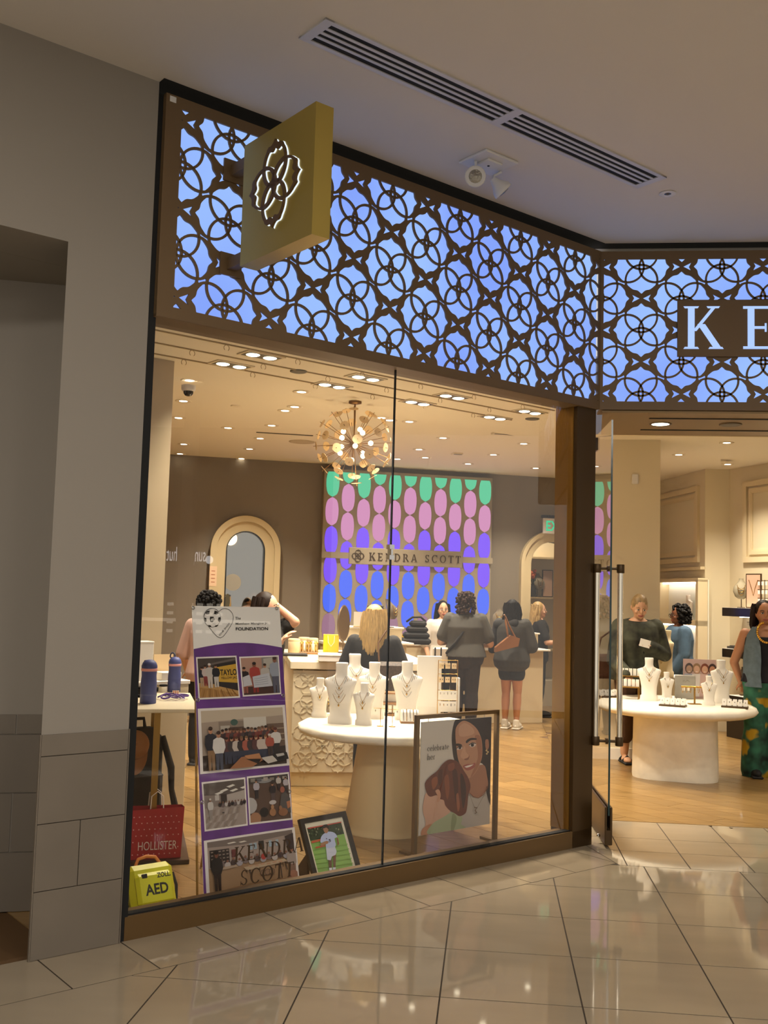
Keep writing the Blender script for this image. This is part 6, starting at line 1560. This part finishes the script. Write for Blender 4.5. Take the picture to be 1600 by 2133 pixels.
    if shoes:
        for sg in (-1, 1):
            sh = MB(); sh.ball((sg * legs * k, -.055 * k, .042 * k), (.052 * k, .132 * k, .040 * k), 12, 8); cap(sh, (sg * legs * k, .02 * k, .05 * k), (sg * legs * k, .02 * k, .10 * k), .046 * k, .042 * k)
            sh.bbox((sg * legs * k, -.05 * k, .012 * k), (.10 * k, .27 * k, .024 * k), .01); sh.build('shoe', shoes, t)
    # hair
    hm, style, L = hair; h = MB(); rg = random.Random(hash(style) % 97 + int(L * 100) if False else len(style) * 7 + int(L * 100))
    if style == 'tied':
        h.ball((0, .016, 1.562), (.081, .096, .102), 18, 12); h.ball((0, .09, 1.60), (.045, .035, .04), 12, 8)
    elif style == 'curly':
        h.ball((0, .028, 1.562), (.092, .098, .108), 18, 12)
        for i in range(260):
            a = rg.uniform(0, 2 * math.pi); zz = rg.uniform(-L, .105); rr_ = .094 * math.sqrt(max(.12, 1 - (max(0, zz) / .112) ** 2)) + rg.uniform(-.008, .022)
            x, y = rr_ * math.cos(a), .03 + rr_ * math.sin(a)
            if y < -.035 and zz < .045: continue
            h.ball((x, y, 1.562 + zz), rg.uniform(.014, .024), 7, 5)
    else:                                                  # straight or wavy, hanging down the back
        h.ball((0, .024, 1.562), (.086, .096, .104), 18, 12)
        for i in range(150):
            a = rg.uniform(-.35, math.pi + .35); top_ = Vector((.080 * math.cos(a), .024 + .088 * math.sin(a), 1.58 + rg.uniform(-.03, .045)))
            w_ = rg.uniform(.80, 1.18); wav = .014 if style == 'wavy' else .003; ph_ = rg.uniform(0, 6.28); LL = L * rg.uniform(.82, 1.04)
            pts = []
            for j in range(7):
                f_ = j / 6; pts.append((top_.x * (1 + .22 * math.sin(min(1, f_ * 1.6) * 1.5)) * w_ + wav * math.sin(f_ * 9 + ph_), .024 + (top_.y - .024) * (1 + .10 * f_) + .018 * f_, top_.z - LL * f_))
            h.tube(pts, [.010, .013, .014, .014, .013, .011, .004], 6)
    hh2 = MB(); hh2.add([hp(*v) for v in h.v], h.f, None, None, True); hh2.build('hair', hm, t)
    if face:
        ey = MB(); br = MB(); ir = MB(); li = MB()
        for s_ in (-1, 1):
            ey.ball((s_ * .030, -.083, 1.534), (.014, .008, .0075), 10, 6); ir.ball((s_ * .030, -.0895, 1.534), (.0062, .003, .0065), 8, 6)
            br.tube([(s_ * .014, -.094, 1.555), (s_ * .032, -.091, 1.561), (s_ * .050, -.078, 1.554)], .0034, 6); br.tube([(s_ * .016, -.090, 1.541), (s_ * .032, -.091, 1.543), (s_ * .047, -.080, 1.538)], .0022, 5)
        li.tube([(-.024, -.082, 1.474), (-.010, -.0915, 1.479), (0, -.0925, 1.477), (.010, -.0915, 1.479), (.024, -.082, 1.474)], .0048, 6); li.tube([(-.020, -.083, 1.472), (0, -.0915, 1.467), (.020, -.083, 1.472)], .005, 6)
        for nm, mb_, mm in (('eyes', ey, mat('eye_white', 'e2dbd0', rough=.3)), ('irises', ir, mat('iris_brown', '24160e', rough=.2)), ('eyebrows', br, hm), ('lips', li, mat('lips_rose', 'a4574a', rough=.45))):
            q = MB(); q.add([hp(*v) for v in mb_.v], mb_.f, None, None, True); q.build(nm, mm, t)
    return t, k, hp, LZ
def cloth(name, c, noise=.06, rough=.85, col2=None, ns=10): return mat(name, c, rough=rough, noise=noise if ns != 10 else 0, nscale=ns, col2=col2)
Hblond = mat('hair_blond', 'a98a55', rough=.5, noise=.25, nscale=22, stretch=(6, 6, .6)); Hblack = mat('hair_black', '100d0c', rough=.62, spec=.15); Hbrown = mat('hair_brown', '2e1d14', rough=.6, spec=.15, noise=.3, nscale=25); Hdk = mat('hair_dark', '21140e', rough=.55, spec=.2)
C_black = cloth('cloth_black', '15120f'); C_grey = cloth('cloth_grey', '4a4741'); C_dgrey = cloth('cloth_darkgrey', '35322d'); C_bpat = cloth('cloth_black_print', '120f0d', col2='34241e', ns=60); C_white = cloth('cloth_white', 'd9d2c6')
M_sneak = mat('sneaker_white', 'd8d0bf', rough=.6)
def fl0(x, y, Y): p = ony(x, y, Y); return (p.x, Y, 0)
FB = math.pi
# 1 blonde shopper at the counter
t, k, hp, LZ = person('blonde woman in a black tee seen from behind, leaning on the service counter', (-.955, 8.42, 0), FB, 1.60, {'L': ((-.27, -.04, 1.06), (-.20, -.26, 1.10)), 'R': ((.27, -.02, 1.05), (.22, -.24, 1.06))}, (C_black, .36, .80, .012), (C_black, .09, 0), (Hblond, 'straight', .34), 'fair', 1.02, shoes=M_blk)
MB().tube([hp(-.07, -.03, 1.64), hp(-.085, .0, 1.62), hp(-.08, .03, 1.60)], .006, 6).build('sunglasses_arm', M_blk, t); MB().tube([hp(-.07, -.045, 1.64), hp(0, -.06, 1.655), hp(.07, -.045, 1.64)], .012, 6).build('sunglasses', M_blk, t)
sb_ = thing('shoulder_bag', 'brown patterned shoulder bag at the blonde shopper hip', 'bag', (-.80, 8.27, .90), R(12)); MB().bbox((0, 0, .12), (.24, .09, .26), .03).build('body', mat('bag_brown', '4a3624', rough=.6, col2='2a1d14', nscale=70), sb_); MB().tube([(-.09, 0, .24), (-.10, .02, .40), (-.03, .08, .50)], .008, 6).build('strap', mat('strap_tan', '6a4a2a', rough=.5), sb_)
# 2 curly-haired shopper
t, k, hp, LZ = person('woman with curly brown hair in a grey tee and crossbody strap seen from behind', (-.305, 13.12, 0), FB, 1.735, {'L': ((-.31, -.02, 1.04), (-.22, -.22, 1.02)), 'R': ((.30, -.02, 1.05), (.20, -.24, 1.04))}, (C_grey, .36, .88, .022), (C_bpat, .09, .012), (Hbrown, 'curly', .15), 'light', 1.28, shoes=M_blk)
MB().tube([LZ((-.14, -.06, 1.40)), LZ((-.10, .06, 1.42)), LZ((-.0, .165, 1.27)), LZ((.12, .175, 1.10)), LZ((.23, .12, .97)), LZ((.26, .02, .94))], .020, 6).build('crossbody_strap', M_blk, t)
wbg = thing('crossbody_bag', 'white and black crossbody bag hanging at the curly-haired woman side', 'bag', (-.60, 13.02, .82), R(200)); MB().bbox((0, 0, .11), (.22, .09, .22), .02).build('body', C_white, wbg)
for x in (-.08, .02, .10): MB().box((x, .047, .11), (.018, .004, .22)).build('stripe', M_blk, wbg)
# 3 woman with tan bag
t, k, hp, LZ = person('woman with long black hair, shorts and white sneakers holding a tan shoulder bag', (.305, 13.36, 0), FB - .25, 1.665, {'L': ((-.25, -.03, 1.06), (-.16, -.22, 1.05)), 'R': ((.24, -.03, 1.06), (.15, -.22, 1.05))}, (C_dgrey, .5, .74, .045), (C_black, .70, .012), (Hblack, 'wavy', .42), 'tan', 1.02, shoes=M_sneak, legs=.075)
hd_ = MB(); cap(hd_, (.18, .02, 1.32), (.26, .02, 1.02), .075, .06); cap(hd_, (-.05, .10, 1.36), (.18, .04, 1.34), .07, .075); blob(hd_, .012, 3).build('draped_jacket', C_black, t)
tbag = thing('shoulder_bag', 'tan leather shoulder bag on the black-haired woman back', 'bag', (.245, 13.09, .98), R(15)); tg_ = MB()
tg_.add([(-.17, -.03, .02), (.13, -.03, .10), (.15, -.03, .20), (.03, -.03, .24), (-.17, -.03, .08), (-.17, .05, .02), (.13, .05, .10), (.15, .05, .20), (.03, .05, .24), (-.17, .05, .08)], [(0, 1, 2, 3, 4), (9, 8, 7, 6, 5), (0, 5, 6, 1), (1, 6, 7, 2), (2, 7, 8, 3), (3, 8, 9, 4), (4, 9, 5, 0)]); tg_.build('body', mat('leather_tan', '8a5a32', rough=.5, noise=.1), tbag); MB().tube([(.0, .0, .22), (-.04, -.01, .42), (-.05, .02, .50), (.02, .03, .36), (.10, .02, .21)], .012, 6).build('strap', MATS['leather_tan'], tbag)
# 4 half-hidden assistant
person('woman with long black hair and pale blouse half hidden behind the curly-haired woman', (-.64, 14.02, 0), .2, 1.62, {'L': ((-.24, 0, 1.05), (-.20, -.10, .85)), 'R': ((.24, 0, 1.05), (.20, -.10, .85))}, (C_white, .5, .80, .012), (C_black, .09, 0), (Hblack, 'straight', .38), 'light', shoes=M_blk, face=True)
# 5 assistant behind the cash desk
p5 = ony(1124, 1256, 14.55)
person('blonde woman in a black tee working behind the end of the long cash desk', (p5.x * 1.02, 14.85, 0), R(95), 1.64, {'L': ((-.24, -.08, 1.08), (-.18, -.34, 1.08)), 'R': ((.24, -.06, 1.08), (.20, -.30, 1.05))}, (C_black, .36, .80, .01), (C_black, .09, 0), (Hblond, 'wavy', .30), 'fair', shoes=M_blk, face=True)
# 6 behind the banner, arm raised
t, k, hp, LZ = person('dark-haired woman in black behind the banner with one arm raised to her head', (-1.83, 8.22, 0), R(80), 1.68, {'R': ((.15, -.19, 1.42), (.10, -.03, 1.56)), 'L': ((-.20, -.02, 1.07), (-.10, -.17, 1.27))}, (C_black, .30, .80, .012), (C_bpat, .09, .01), (Hdk, 'straight', .22), 'fair', shoes=M_blk, face=True)
# 7 other person by the mirror
p7 = ony(438, 1228, 9.7)
person('person with dark curly hair and pale top half hidden past the banner corner', (p7.x, 9.7, 0), FB, 1.66, {'L': ((-.25, -.02, 1.06), (-.24, -.20, .96)), 'R': ((.25, -.02, 1.06), (.24, -.14, .88))}, (cloth('cloth_blush', 'c9a596'), .5, .80, .015), (C_black, .09, .01), (Hblack, 'curly', .08), 'light', shoes=M_blk)
# 8 shopper in camouflage
C_camo = cloth('cloth_camo', '15160f', col2='4a4b3a', ns=8)
t, k, hp, LZ = person('fair-haired woman in a camouflage shirt bending over the lobed table with a white card', (1.545, 11.02, 0), R(10), 1.78, {'R': ((.27, -.10, 1.06), (.08, -.22, 1.14)), 'L': ((-.27, -.20, 1.00), (-.20, -.40, .88))}, (C_camo, .98, .80, .026), (cloth('cloth_brown', '4d3524'), .26, .03), (mat('hair_ash', '8f7650', rough=.5, noise=.3, nscale=25), 'tied', .1), 'light', 1.18, head=(.22, -.1), shoes=None, face=True, lean=.20)
for sg in (-1, 1):
    s_ = MB(); s_.bbox((sg * .09 * k, -.05 * k, .012), (.10, .27, .024), .01); s_.tube([(sg * .09 * k - .05, -.08, .03), (sg * .09 * k, -.085, .078), (sg * .09 * k + .05, -.08, .03)], .012, 6); s_.tube([(sg * .09 * k - .045, .03, .03), (sg * .09 * k, .0, .10), (sg * .09 * k + .045, .03, .03)], .012, 6); s_.build('sandal', M_blk, t)
wc = LZ((.03, -.27, 1.18)); MB().box((0, 0, 0), (.11, .006, .08), Matrix.Translation((.0 * k, -.315 * k, 1.175 * k)) @ Matrix.Rotation(R(14), 4, 'Y')).build('price_card', M_wbox, t)
gl = MB(); gl.tube([LZ((-.02, -.15, 1.32)), LZ((.0, -.17, 1.25)), LZ((.03, -.175, 1.20))], .010, 6); gl.build('hung_sunglasses', M_blk, t)
sbk = thing('leather_bag', 'brown leather bag behind the open door beside the camouflage shirt', 'bag', (1.22, 11.0, .86), R(20)); MB().bbox((0, 0, .14), (.26, .12, .26), .03).build('body', mat('leather_brown', '5a3018', rough=.5), sbk); MB().tube([(-.08, 0, .26), (-.02, .02, .44), (.10, .02, .52)], .010, 6).build('strap', MATS['leather_brown'], sbk)
# 9 in denim, profile
C_denim = cloth('cloth_denim', '3f566b', noise=.12, ns=16)
p9 = ony(1414, 1265, 12.75)
t, k, hp, LZ = person('woman in a loose blue denim jacket and glasses seen in profile before the lit niche', (p9.x, 12.75, 0), R(-78), 1.655, {'L': ((-.24, -.03, 1.06), (-.20, -.14, .86)), 'R': ((.24, -.03, 1.06), (.20, -.14, .86))}, (C_denim, .96, .74, .035), (C_black, .09, .01), (Hblack, 'curly', .12), 'deep', 1.12, shoes=M_blk, face=True)
gs = MB()
for s_ in (-1, 1): gs.tube([hp(s_ * .032 + .022 * math.cos(a), -.103, 1.533 + .018 * math.sin(a)) for a in [2 * math.pi * j / 14 for j in range(14)]], .0028, 5, closed=True); gs.tube([hp(s_ * .054, -.10, 1.537), hp(s_ * .079, .0, 1.535)], .0028, 5)
gs.build('glasses', M_blk, t)
# 10 on the right in patterned trousers
C_trop = cloth('cloth_tropical', '0d1f18', col2='3a7a5e', ns=7)
nt = C_trop.node_tree; bs_ = nt.nodes['Principled BSDF']; src = bs_.inputs['Base Color'].links[0].from_socket
vz = nt.nodes.new('ShaderNodeTexNoise'); vz.inputs['Scale'].default_value = 4.6; tcx = nt.nodes.new('ShaderNodeTexCoord'); nt.links.new(tcx.outputs['Object'], vz.inputs['Vector'])
cr = nt.nodes.new('ShaderNodeMapRange'); cr.inputs[1].default_value = .55; cr.inputs[2].default_value = .60; nt.links.new(vz.outputs['Fac'], cr.inputs[0])
mx3 = nt.nodes.new('ShaderNodeMix'); mx3.data_type = 'RGBA'; nt.links.new(cr.outputs[0], mx3.inputs[0]); nt.links.new(src, mx3.inputs[6]); mx3.inputs[7].default_value = srgb('c09a1e') + (1,); nt.links.new(mx3.outputs[2], bs_.inputs['Base Color'])
t, k, hp, LZ = person('dark-haired woman in a denim vest and green tropical trousers with gold chain necklace', (2.745, 10.50, 0), R(-4), 1.735, {'R': ((.27, .03, 1.06), (.20, .10, .88)), 'L': ((-.27, .03, 1.06), (-.20, .10, .88))}, (cloth('cloth_navy', '121118'), 0, .88, .006, 1.31), (C_trop, .05, .075), (Hdk, 'straight', .20), 'tan', 1.06, shoes=M_blk, face=True)
vst = MB()
for s_ in (-1, 1):
    vs = []; fs = []
    Zs = [(.84, .05, .165), (.95, .06, .172), (1.10, .055, .172), (1.22, .06, .165), (1.32, .075, .150), (1.405, .07, .11)]
    for z, a_, b_ in Zs:
        for j in range(7):
            f_ = j / 6; an = R(95 - 105 * f_) if False else None
            x = s_ * (a_ + (b_ * 1.12 - a_) * f_); y = -math.sqrt(max(0, 1 - (x / (.190)) ** 2)) * (.15 if z < 1.3 else .12)
            vs.append((x * k, y * k - .012, z * k))
    for i in range(len(Zs) - 1):
        for j in range(6): fs.append((i * 7 + j, i * 7 + j + 1, (i + 1) * 7 + j + 1, (i + 1) * 7 + j))
    n_ = len(vs); vs2 = [(v[0], v[1] + .012, v[2]) for v in vs]; fs2 = [tuple(i + n_ for i in f[::-1]) for f in fs]
    vst.add(vs + vs2, fs + fs2, None, None, True)
vst.build('denim_vest', cloth('cloth_denim_light', '63737c', noise=.15, ns=18), t)
nk = MB()
for j in range(30):
    a = R(-160 + 320 * j / 29 - 90); nk.ball(LZ((.085 * math.cos(a) * k, (-.075 - .055 * (1 - math.sin(a)) / 2) * k - .03, (1.355 + .095 * math.sin(a)) * k)), .013, 7, 5)
nk.build('chain_necklace', mat('gold_bright', 'd8a94a', rough=.25, metal=1), t)
# ------------------------------------------------------------------ panelled walls beyond the entrance
def seg_frame(p, q):
    p = Vector((p[0], p[1], 0)); q = Vector((q[0], q[1], 0)); d = (q - p).normalized(); n = Vector((d.y, -d.x, 0))
    return Matrix(((d.x, 0, n.x, p.x), (d.y, 0, n.y, p.y), (0, 1, 0, 0), (0, 0, 0, 1))), d, n, p
def on_seg(fr, x, y, off=0.0):
    M, d, n, p = fr; P = onplane(x, y, p + n * off, n); return (P - p).dot(d), P.z
M_pan = mat('panel_cream', 'd9c7a2', rough=.65)
def moulding(name, fr, x0, x1, z0, z1):
    M = fr[0]; root = structroot(name)
    for k, (ins, w, pr) in enumerate(((0, .07, .035), (.10, .045, .022), (.145, .02, .014))):
        a0, a1, b0, b1 = x0 + ins, x1 - ins, z0 + ins, z1 - ins
        for r_ in ((a0, a0 + w, b0, b1), (a1 - w, a1, b0, b1), (a0 + w, a1 - w, b0, b0 + w), (a0 + w, a1 - w, b1 - w, b1)):
            MB().box(((r_[0] + r_[1]) / 2, (r_[2] + r_[3]) / 2, pr / 2), (r_[1] - r_[0], r_[3] - r_[2], pr), M).build('moulding', M_pan, root, True)
F1 = seg_frame(RWP[0], RWP[1]); F3 = seg_frame(RWP[2], RWP[4])
xr, zt_ = on_seg(F1, 1458, 1012); _, zb_ = on_seg(F1, 1458, 1171)
moulding('trim_panel_1', F1, .25, xr, zb_, zt_)
xl, zt_ = on_seg(F3, 1551, 1004); _, zb_ = on_seg(F3, 1551, 1172)
moulding('trim_panel_2', F3, xl, xl + 1.5, zb_, zt_); moulding('trim_panel_3', F3, xl + 1.75, xl + 3.1, zb_, zt_)
struct(MB().box((1.2, 2.17, .03), (2.3, .04, .06), F1[0]).build('trim_rail', M_pan))
# lit display niche
nx1, nz1 = on_seg(F1, 1457, 1207, .14); _, nzs = on_seg(F1, 1455, 1296, .14)
nx0 = nx1 - 1.35
nc = thing('lit_display_case', 'tall white-lit display case with cream frame behind the denim-clad woman', 'display case', F1[0] @ Vector((nx1, 0, 0)))
Mn = F1[0]
MB().box(((nx0 + nx1) / 2, nz1 / 2, .015), (nx1 - nx0, nz1, .02), Mn).build('back_panel', mat('case_back', 'e9e4d2', rough=.6), nc, True)
for r_ in ((nx0, nx0 + .06, 0, nz1), (nx1 - .07, nx1, 0, nz1)): MB().box(((r_[0] + r_[1]) / 2, (r_[2] + r_[3]) / 2, .09), (r_[1] - r_[0], r_[3] - r_[2], .14), Mn).build('stile', M_pan, nc, True)
for z0, z1 in ((nz1 - .03, nz1 + .02), (nzs - .05, nzs + .02), (0, .5)): MB().box(((nx0 + nx1) / 2, (z0 + z1) / 2, .09), (nx1 - nx0, z1 - z0, .14), Mn).build('rail', M_pan, nc, True)
for z in (nz1 - .045, nzs - .065): MB().box(((nx0 + nx1) / 2, z, .10), (nx1 - nx0 - .16, .02, .05), Mn).build('light_strip', emit_mat('strip_white', 'fff6ea', 7.0), nc, True)
pa = Mn @ Vector((nx1 - .28, 0, .1)); 
pcd = thing('portrait_card', 'small framed pink portrait card inside the lit display case', 'picture', Mn @ Vector((nx1 - .16, nzs + .02, .06))); MB().box((nx1 - .16, nzs + .27, .06), (.16, .5, .012), Mn).build('card', mat('card_pink', 'c98a92', rough=.5), pcd, True); MB().box((nx1 - .16, nzs + .42, .068), (.13, .18, .002), Mn).build('portrait_face', mat('portrait_skin', 'cf9c80', rough=.5), pcd, True); MB().box((nx1 - .20, nzs + .43, .0695), (.07, .19, .002), Mn).build('portrait_hair', Hdk, pcd, True)
bq = Mn @ Vector((nx1 - .42, nzs + .022, .10)); bst = bust(bq, .34, math.atan2(F1[1].y, F1[1].x) + R(180), 'white bust standing inside the lit display case', (.10,))

# floating shelves with stock on the angled wall
Ms = F3[0]
def shelf(z, x0, x1, label, light):
    t = thing('wall_shelf', label, 'shelf', Ms @ Vector((x0, z, 0)), 0, 'dark floating wall shelves')
    MB().bbox(((x0 + x1) / 2, z + .055, .18), (x1 - x0, .11, .36), .004, Ms).build('board', mat('shelf_dark', '26201b', rough=.12), t, True)
    MB().box(((x0 + x1) / 2, z + .111, .18), (x1 - x0, .002, .36), Ms).build('top_edge', M_wbox, t, True)
    if light: MB().box(((x0 + x1) / 2, z - .006, .10), (x1 - x0 - .1, .012, .04), Ms).build('light_strip', MATS['strip_white'], t, True)
sx0 = on_seg(F3, 1504, 1275, .36)[0]; z1s = on_seg(F3, 1504, 1283, .36)[1]; z2s = on_seg(F3, 1504, 1368, .36)[1]
shelf(z1s, sx0, sx0 + 1.4, 'upper dark floating shelf with the framed jewelry card', True); shelf(z2s, sx0, sx0 + 1.4, 'middle dark floating shelf with the earring tree', True); shelf(.42, sx0 + .1, sx0 + 1.4, 'lowest dark floating shelf behind the lobed table', False)
def sh(x, zz, d=.2): return Ms @ Vector((sx0 + x, zz + .112, d))
rs = math.atan2(F3[1].y, F3[1].x)
drape_bust(sh(.18, z1s), rs + R(50), 'silver curved bust on the upper dark shelf', .38, mat('silver_suede', '8d836c', rough=.7, metal=.3))
jf = thing('framed_card', 'framed blush jewelry card on the upper dark shelf', 'picture', sh(.42, z1s), rs + R(10)); MB().box((0, 0, .22), (.24, .015, .44)).build('frame', M_bronze, jf); MB().box((0, -.009, .22), (.21, .003, .41)).build('card', mat('card_blush2', 'c9a58c', rough=.5), jf)
MB().tube([(-.07, -.012, .36), (-.03, -.012, .26), (0, -.012, .16), (.03, -.012, .26), (.07, -.012, .36)], .004, 5).build('necklace_print', M_chain, jf)
def tree(loc, rz, label, m=M_bronze):
    t = thing('earring_tree', label, 'earring stand', loc, rz)
    MB().bbox((0, 0, .005), (.14, .08, .01), .002).build('base', m, t); MB().tube([(0, 0, .01), (0, 0, .36)], .005, 6).build('post', m, t)
    for z in (.13, .24, .35):
        MB().tube([(-.13, 0, z), (.13, 0, z)], .004, 6).build('arm', m, t)
        for i in range(4): MB().bbox((-.10 + .066 * i, -.006, z - .035), (.034, .004, .046), .001).build('earring_card', M_wbox, t)
tree(sh(.42, z2s), rs, 'bronze earring tree on the middle dark shelf')
tree(sh(.62, z1s), rs, 'small earring tree beside the framed card on the upper shelf')
ryt = thing('ring_tray', 'flat dark tray of rings on the middle shelf', 'tray', sh(.18, z2s), rs); MB().bbox((0, 0, .015), (.30, .22, .03), .006).build('tray', M_grey, ryt)
for i in range(4): MB().bbox((-.10 + .065 * i, 0, .035), (.045, .18, .012), .004).build('ring_roll', mat('grey_velvet', '6a6258', rough=.9), ryt)
tree(sh(.55, .42), rs, 'low earring tree on the lowest shelf')
drape_bust(sh(.24, .42), rs + R(60), 'grey curved bust on the lowest dark shelf', .36, MATS['grey_suede'])
lowb = thing('shelf_drawer_unit', 'dark drawer unit with pale emblem under the lowest shelf', 'cabinet', sh(.1, -.112, .2), rs)
MB().bbox((.60, .0, .20), (1.2, .34, .40), .005).build('body', MATS['shelf_dark'], lowb); MB().tube([(.08, -.172, .30), (.11, -.172, .32), (.14, -.172, .30), (.11, -.172, .28)], .004, 5, closed=True).build('emblem', M_wbox, lowb)
# family photo card on table 2
pq = tz(1456, 1453, TZ2); fpc = thing('photo_card', 'glossy card with four smiling faces at the back of the lobed table', 'picture', (pq.x, pq.y - .12, TZ2), R(-4))
MB().box((0, .01, .20), (.36, .010, .40)).build('card', mat('card_mauve', 'b79a92', rough=.3), fpc)
fm = MB(); Mf = Matrix(((1, 0, 0, 0), (0, 0, -1, .0045), (0, 1, 0, 0), (0, 0, 0, 1)))
for i, (x, hc, sk, dress) in enumerate(((-.12, '4a3a34', 'a9876f', 'a3a5b0'), (-.045, '8a6a48', 'c39a80', 'd4ccc6'), (.035, '7a3a20', 'c79a7e', 'c9a9a0'), (.11, '3a2218', 'bb8666', '7d97a8'))):
    fm.flat([(x - .055, .02), (x + .055, .02), (x + .045, .25), (x - .045, .25)], .0002 + .0002 * i, Mf, dress)
    fm.flat([(x + .042 * math.cos(2 * math.pi * k / 14), .305 + .055 * math.sin(2 * math.pi * k / 14)) for k in range(14)], .001 + .0004 * i, Mf, hc)
    fm.flat([(x + .030 * math.cos(2 * math.pi * k / 14), .295 + .040 * math.sin(2 * math.pi * k / 14)) for k in range(14)], .0012 + .0004 * i, Mf, sk)
    fm.flat([(x - .014, .275), (x + .014, .275), (x, .268)], .0014 + .0004 * i, Mf, 'efe2d8')
fm.build('portrait_print', M_ink, fpc)
# small device on the column
dv = ony(1323, 998, 11.19); o = MB().bbox((dv.x, 11.185, dv.z), (.07, .03, .11), .008).build('wall_sensor', M_offw); tag(o, 'small white sensor box high on the cream column', 'sensor')

# ------------------------------------------------------------------ beyond the exit arch
sk_ = thing('stock_shelves', 'cream shelf unit seen through the right archway', 'shelf', MBK @ Vector((3.7, 0, -1.1)))
zs_ = bpx(1130, 1243, -1.0)[1]
MB().box((3.75, 1.35, -1.42), (1.7, 2.7, .03), MBK).build('back', M_cream, sk_, True)
for z in (zs_ - .02, zs_ - .85, zs_ + .62): MB().box((3.75, z, -1.22), (1.7, .03, .38), MBK).build('board', M_tan, sk_, True)
MB().box((3.75, .2, -1.2), (1.7, .4, .4), MBK).build('base', M_cream, sk_, True)
def stk(px_, d=-1.15): return MBK @ Vector((bpx(px_, 1240, d)[0], zs_ - .004, d))
vz_ = thing('flower_vase', 'dark vase with orange flowers on the archway shelf', 'vase', stk(1110)); MB().lathe([(.04, 0), (.06, .05), (.05, .14), (.03, .18), (.035, .20)], (0, 0, 0), 16).build('vase', M_grey, vz_)
rg = random.Random(9)
fl_ = MB()
for i in range(9): fl_.ball((rg.uniform(-.07, .07), rg.uniform(-.05, .05), .30 + rg.uniform(0, .16)), rg.uniform(.025, .04), 8, 6)
fl_.build('blossom', mat('flower_orange', 'd8642a', rough=.6), vz_)
for i in range(6): MB().tube([(0, 0, .18), (rg.uniform(-.06, .06), rg.uniform(-.04, .04), .34)], .005, 5).build('stem', mat('stem_green', '33482a', rough=.7), vz_)
drape_bust(stk(1122), BA, 'tan curved bust on the archway shelf', .38, MATS['silver_suede'])
cf = thing('framed_card', 'tall framed jewelry card on the archway shelf', 'picture', stk(1140), BA + R(8)); MB().box((0, 0, .22), (.20, .015, .44)).build('frame', M_bronze, cf); MB().box((0, -.009, .22), (.17, .003, .41)).build('card', MATS['card_blush2'], cf)
lamp('stock_lamp', 'SPOT', (MBK @ Vector((3.7, 3.3, -.7)))[:], 60, (1, .84, .64), .05, spot=120)  # added spots without fittings, to light the shelves behind the arch
lamp('stock_lamp', 'SPOT', (MBK @ Vector((3.9, 3.3, -1.0)))[:], 30, (1, .84, .64), .05, spot=120)

# ------------------------------------------------------------------ shop across the mall, met again as a reflection in the window
def reflect(x, y, X):
    P = onplane(x, y, W(0, 0, -.01), N2); r = ray(x, y).normalized(); q = r - N2 * (2 * r.dot(N2)); return P + q * ((X - P.x) / q.x)
XO = 9.0
p0, p1 = reflect(428, 1166, XO), reflect(347, 1160, XO); zc_ = (p0.z + p1.z) / 2
wop = structroot('wall_opposite'); MB().box((XO + .12, (p0.y + p1.y) / 2 - .3, 2.15), (.2, 5.2, 4.28)).build('shopfront', mat('opposite_dark', '4a4438', rough=.7), wop)
MB().box((XO + .01, (p0.y + p1.y) / 2 - .3, 1.2), (.03, 3.4, .05)).build('shelf_light', emit_mat('opposite_shelf', 'fff0d8', 2.0), wop)
so = thing('opposite_shop_sign', 'white lettered shop sign with round dot mirrored in the window glass', 'sign', (XO, p0.y, zc_ - .2))
tw_ = abs(p0.y - p1.y); th2 = .30
v, f = sans_fit('sunglass hut', tw_, th2, .0)
Mo = Matrix(((0, 0, -1, XO - .005), (-1, 0, 0, max(p0.y, p1.y)), (0, 1, 0, zc_ - .12), (0, 0, 0, 1)))
MB().add(v, f, Mo).build('lettering', emit_mat('opposite_letters', 'ffffff', 5.0), so, True)
pd_ = reflect(436, 1166, XO); MB().lathe([(.065, 0), (.065, .004)], (0, 0, 0), 24, Matrix(((0, 0, -1, XO), (-1, 0, 0, pd_.y), (0, 1, 0, pd_.z), (0, 0, 0, 1)))).build('dot', MATS['opposite_letters'], so, True)
for i in range(6):
    for j in range(4):
        o = MB().box((XO, p1.y + .1 + .16 * i, 1.45 - .14 * j), (.012, .10, .05)); o.build('glasses_shelf_lamp', MATS['opposite_shelf'], wop)
pc_ = reflect(388, 1166, 7.0); mc = struct(MB().box((7.0, pc_.y, ZC / 2), (.17, .17, ZC)).build('column_mall', M_plaster))
# added mall fill: unseen glowing panels and area lamps behind and beside the viewer
for k, (x, y, e) in enumerate(((2.6, 1.2, 110), (-1.0, 1.0, 80), (2.6, -1.2, 90))):
    o = MB().box((x, y, ZC - .004), (.9, .9, .008)).build('ceiling_panel_light', emit_mat('panel_white', 'fff1dc', 3.0)); tag(o, ['square light panel in the mall ceiling before the entrance', 'square light panel in the mall ceiling near the pillar', 'square light panel in the mall ceiling farthest from the shop'][k], 'light')
    lamp('mall_panel_lamp', 'AREA', (x, y, ZC - .02), e, (1, .95, .88), .9)
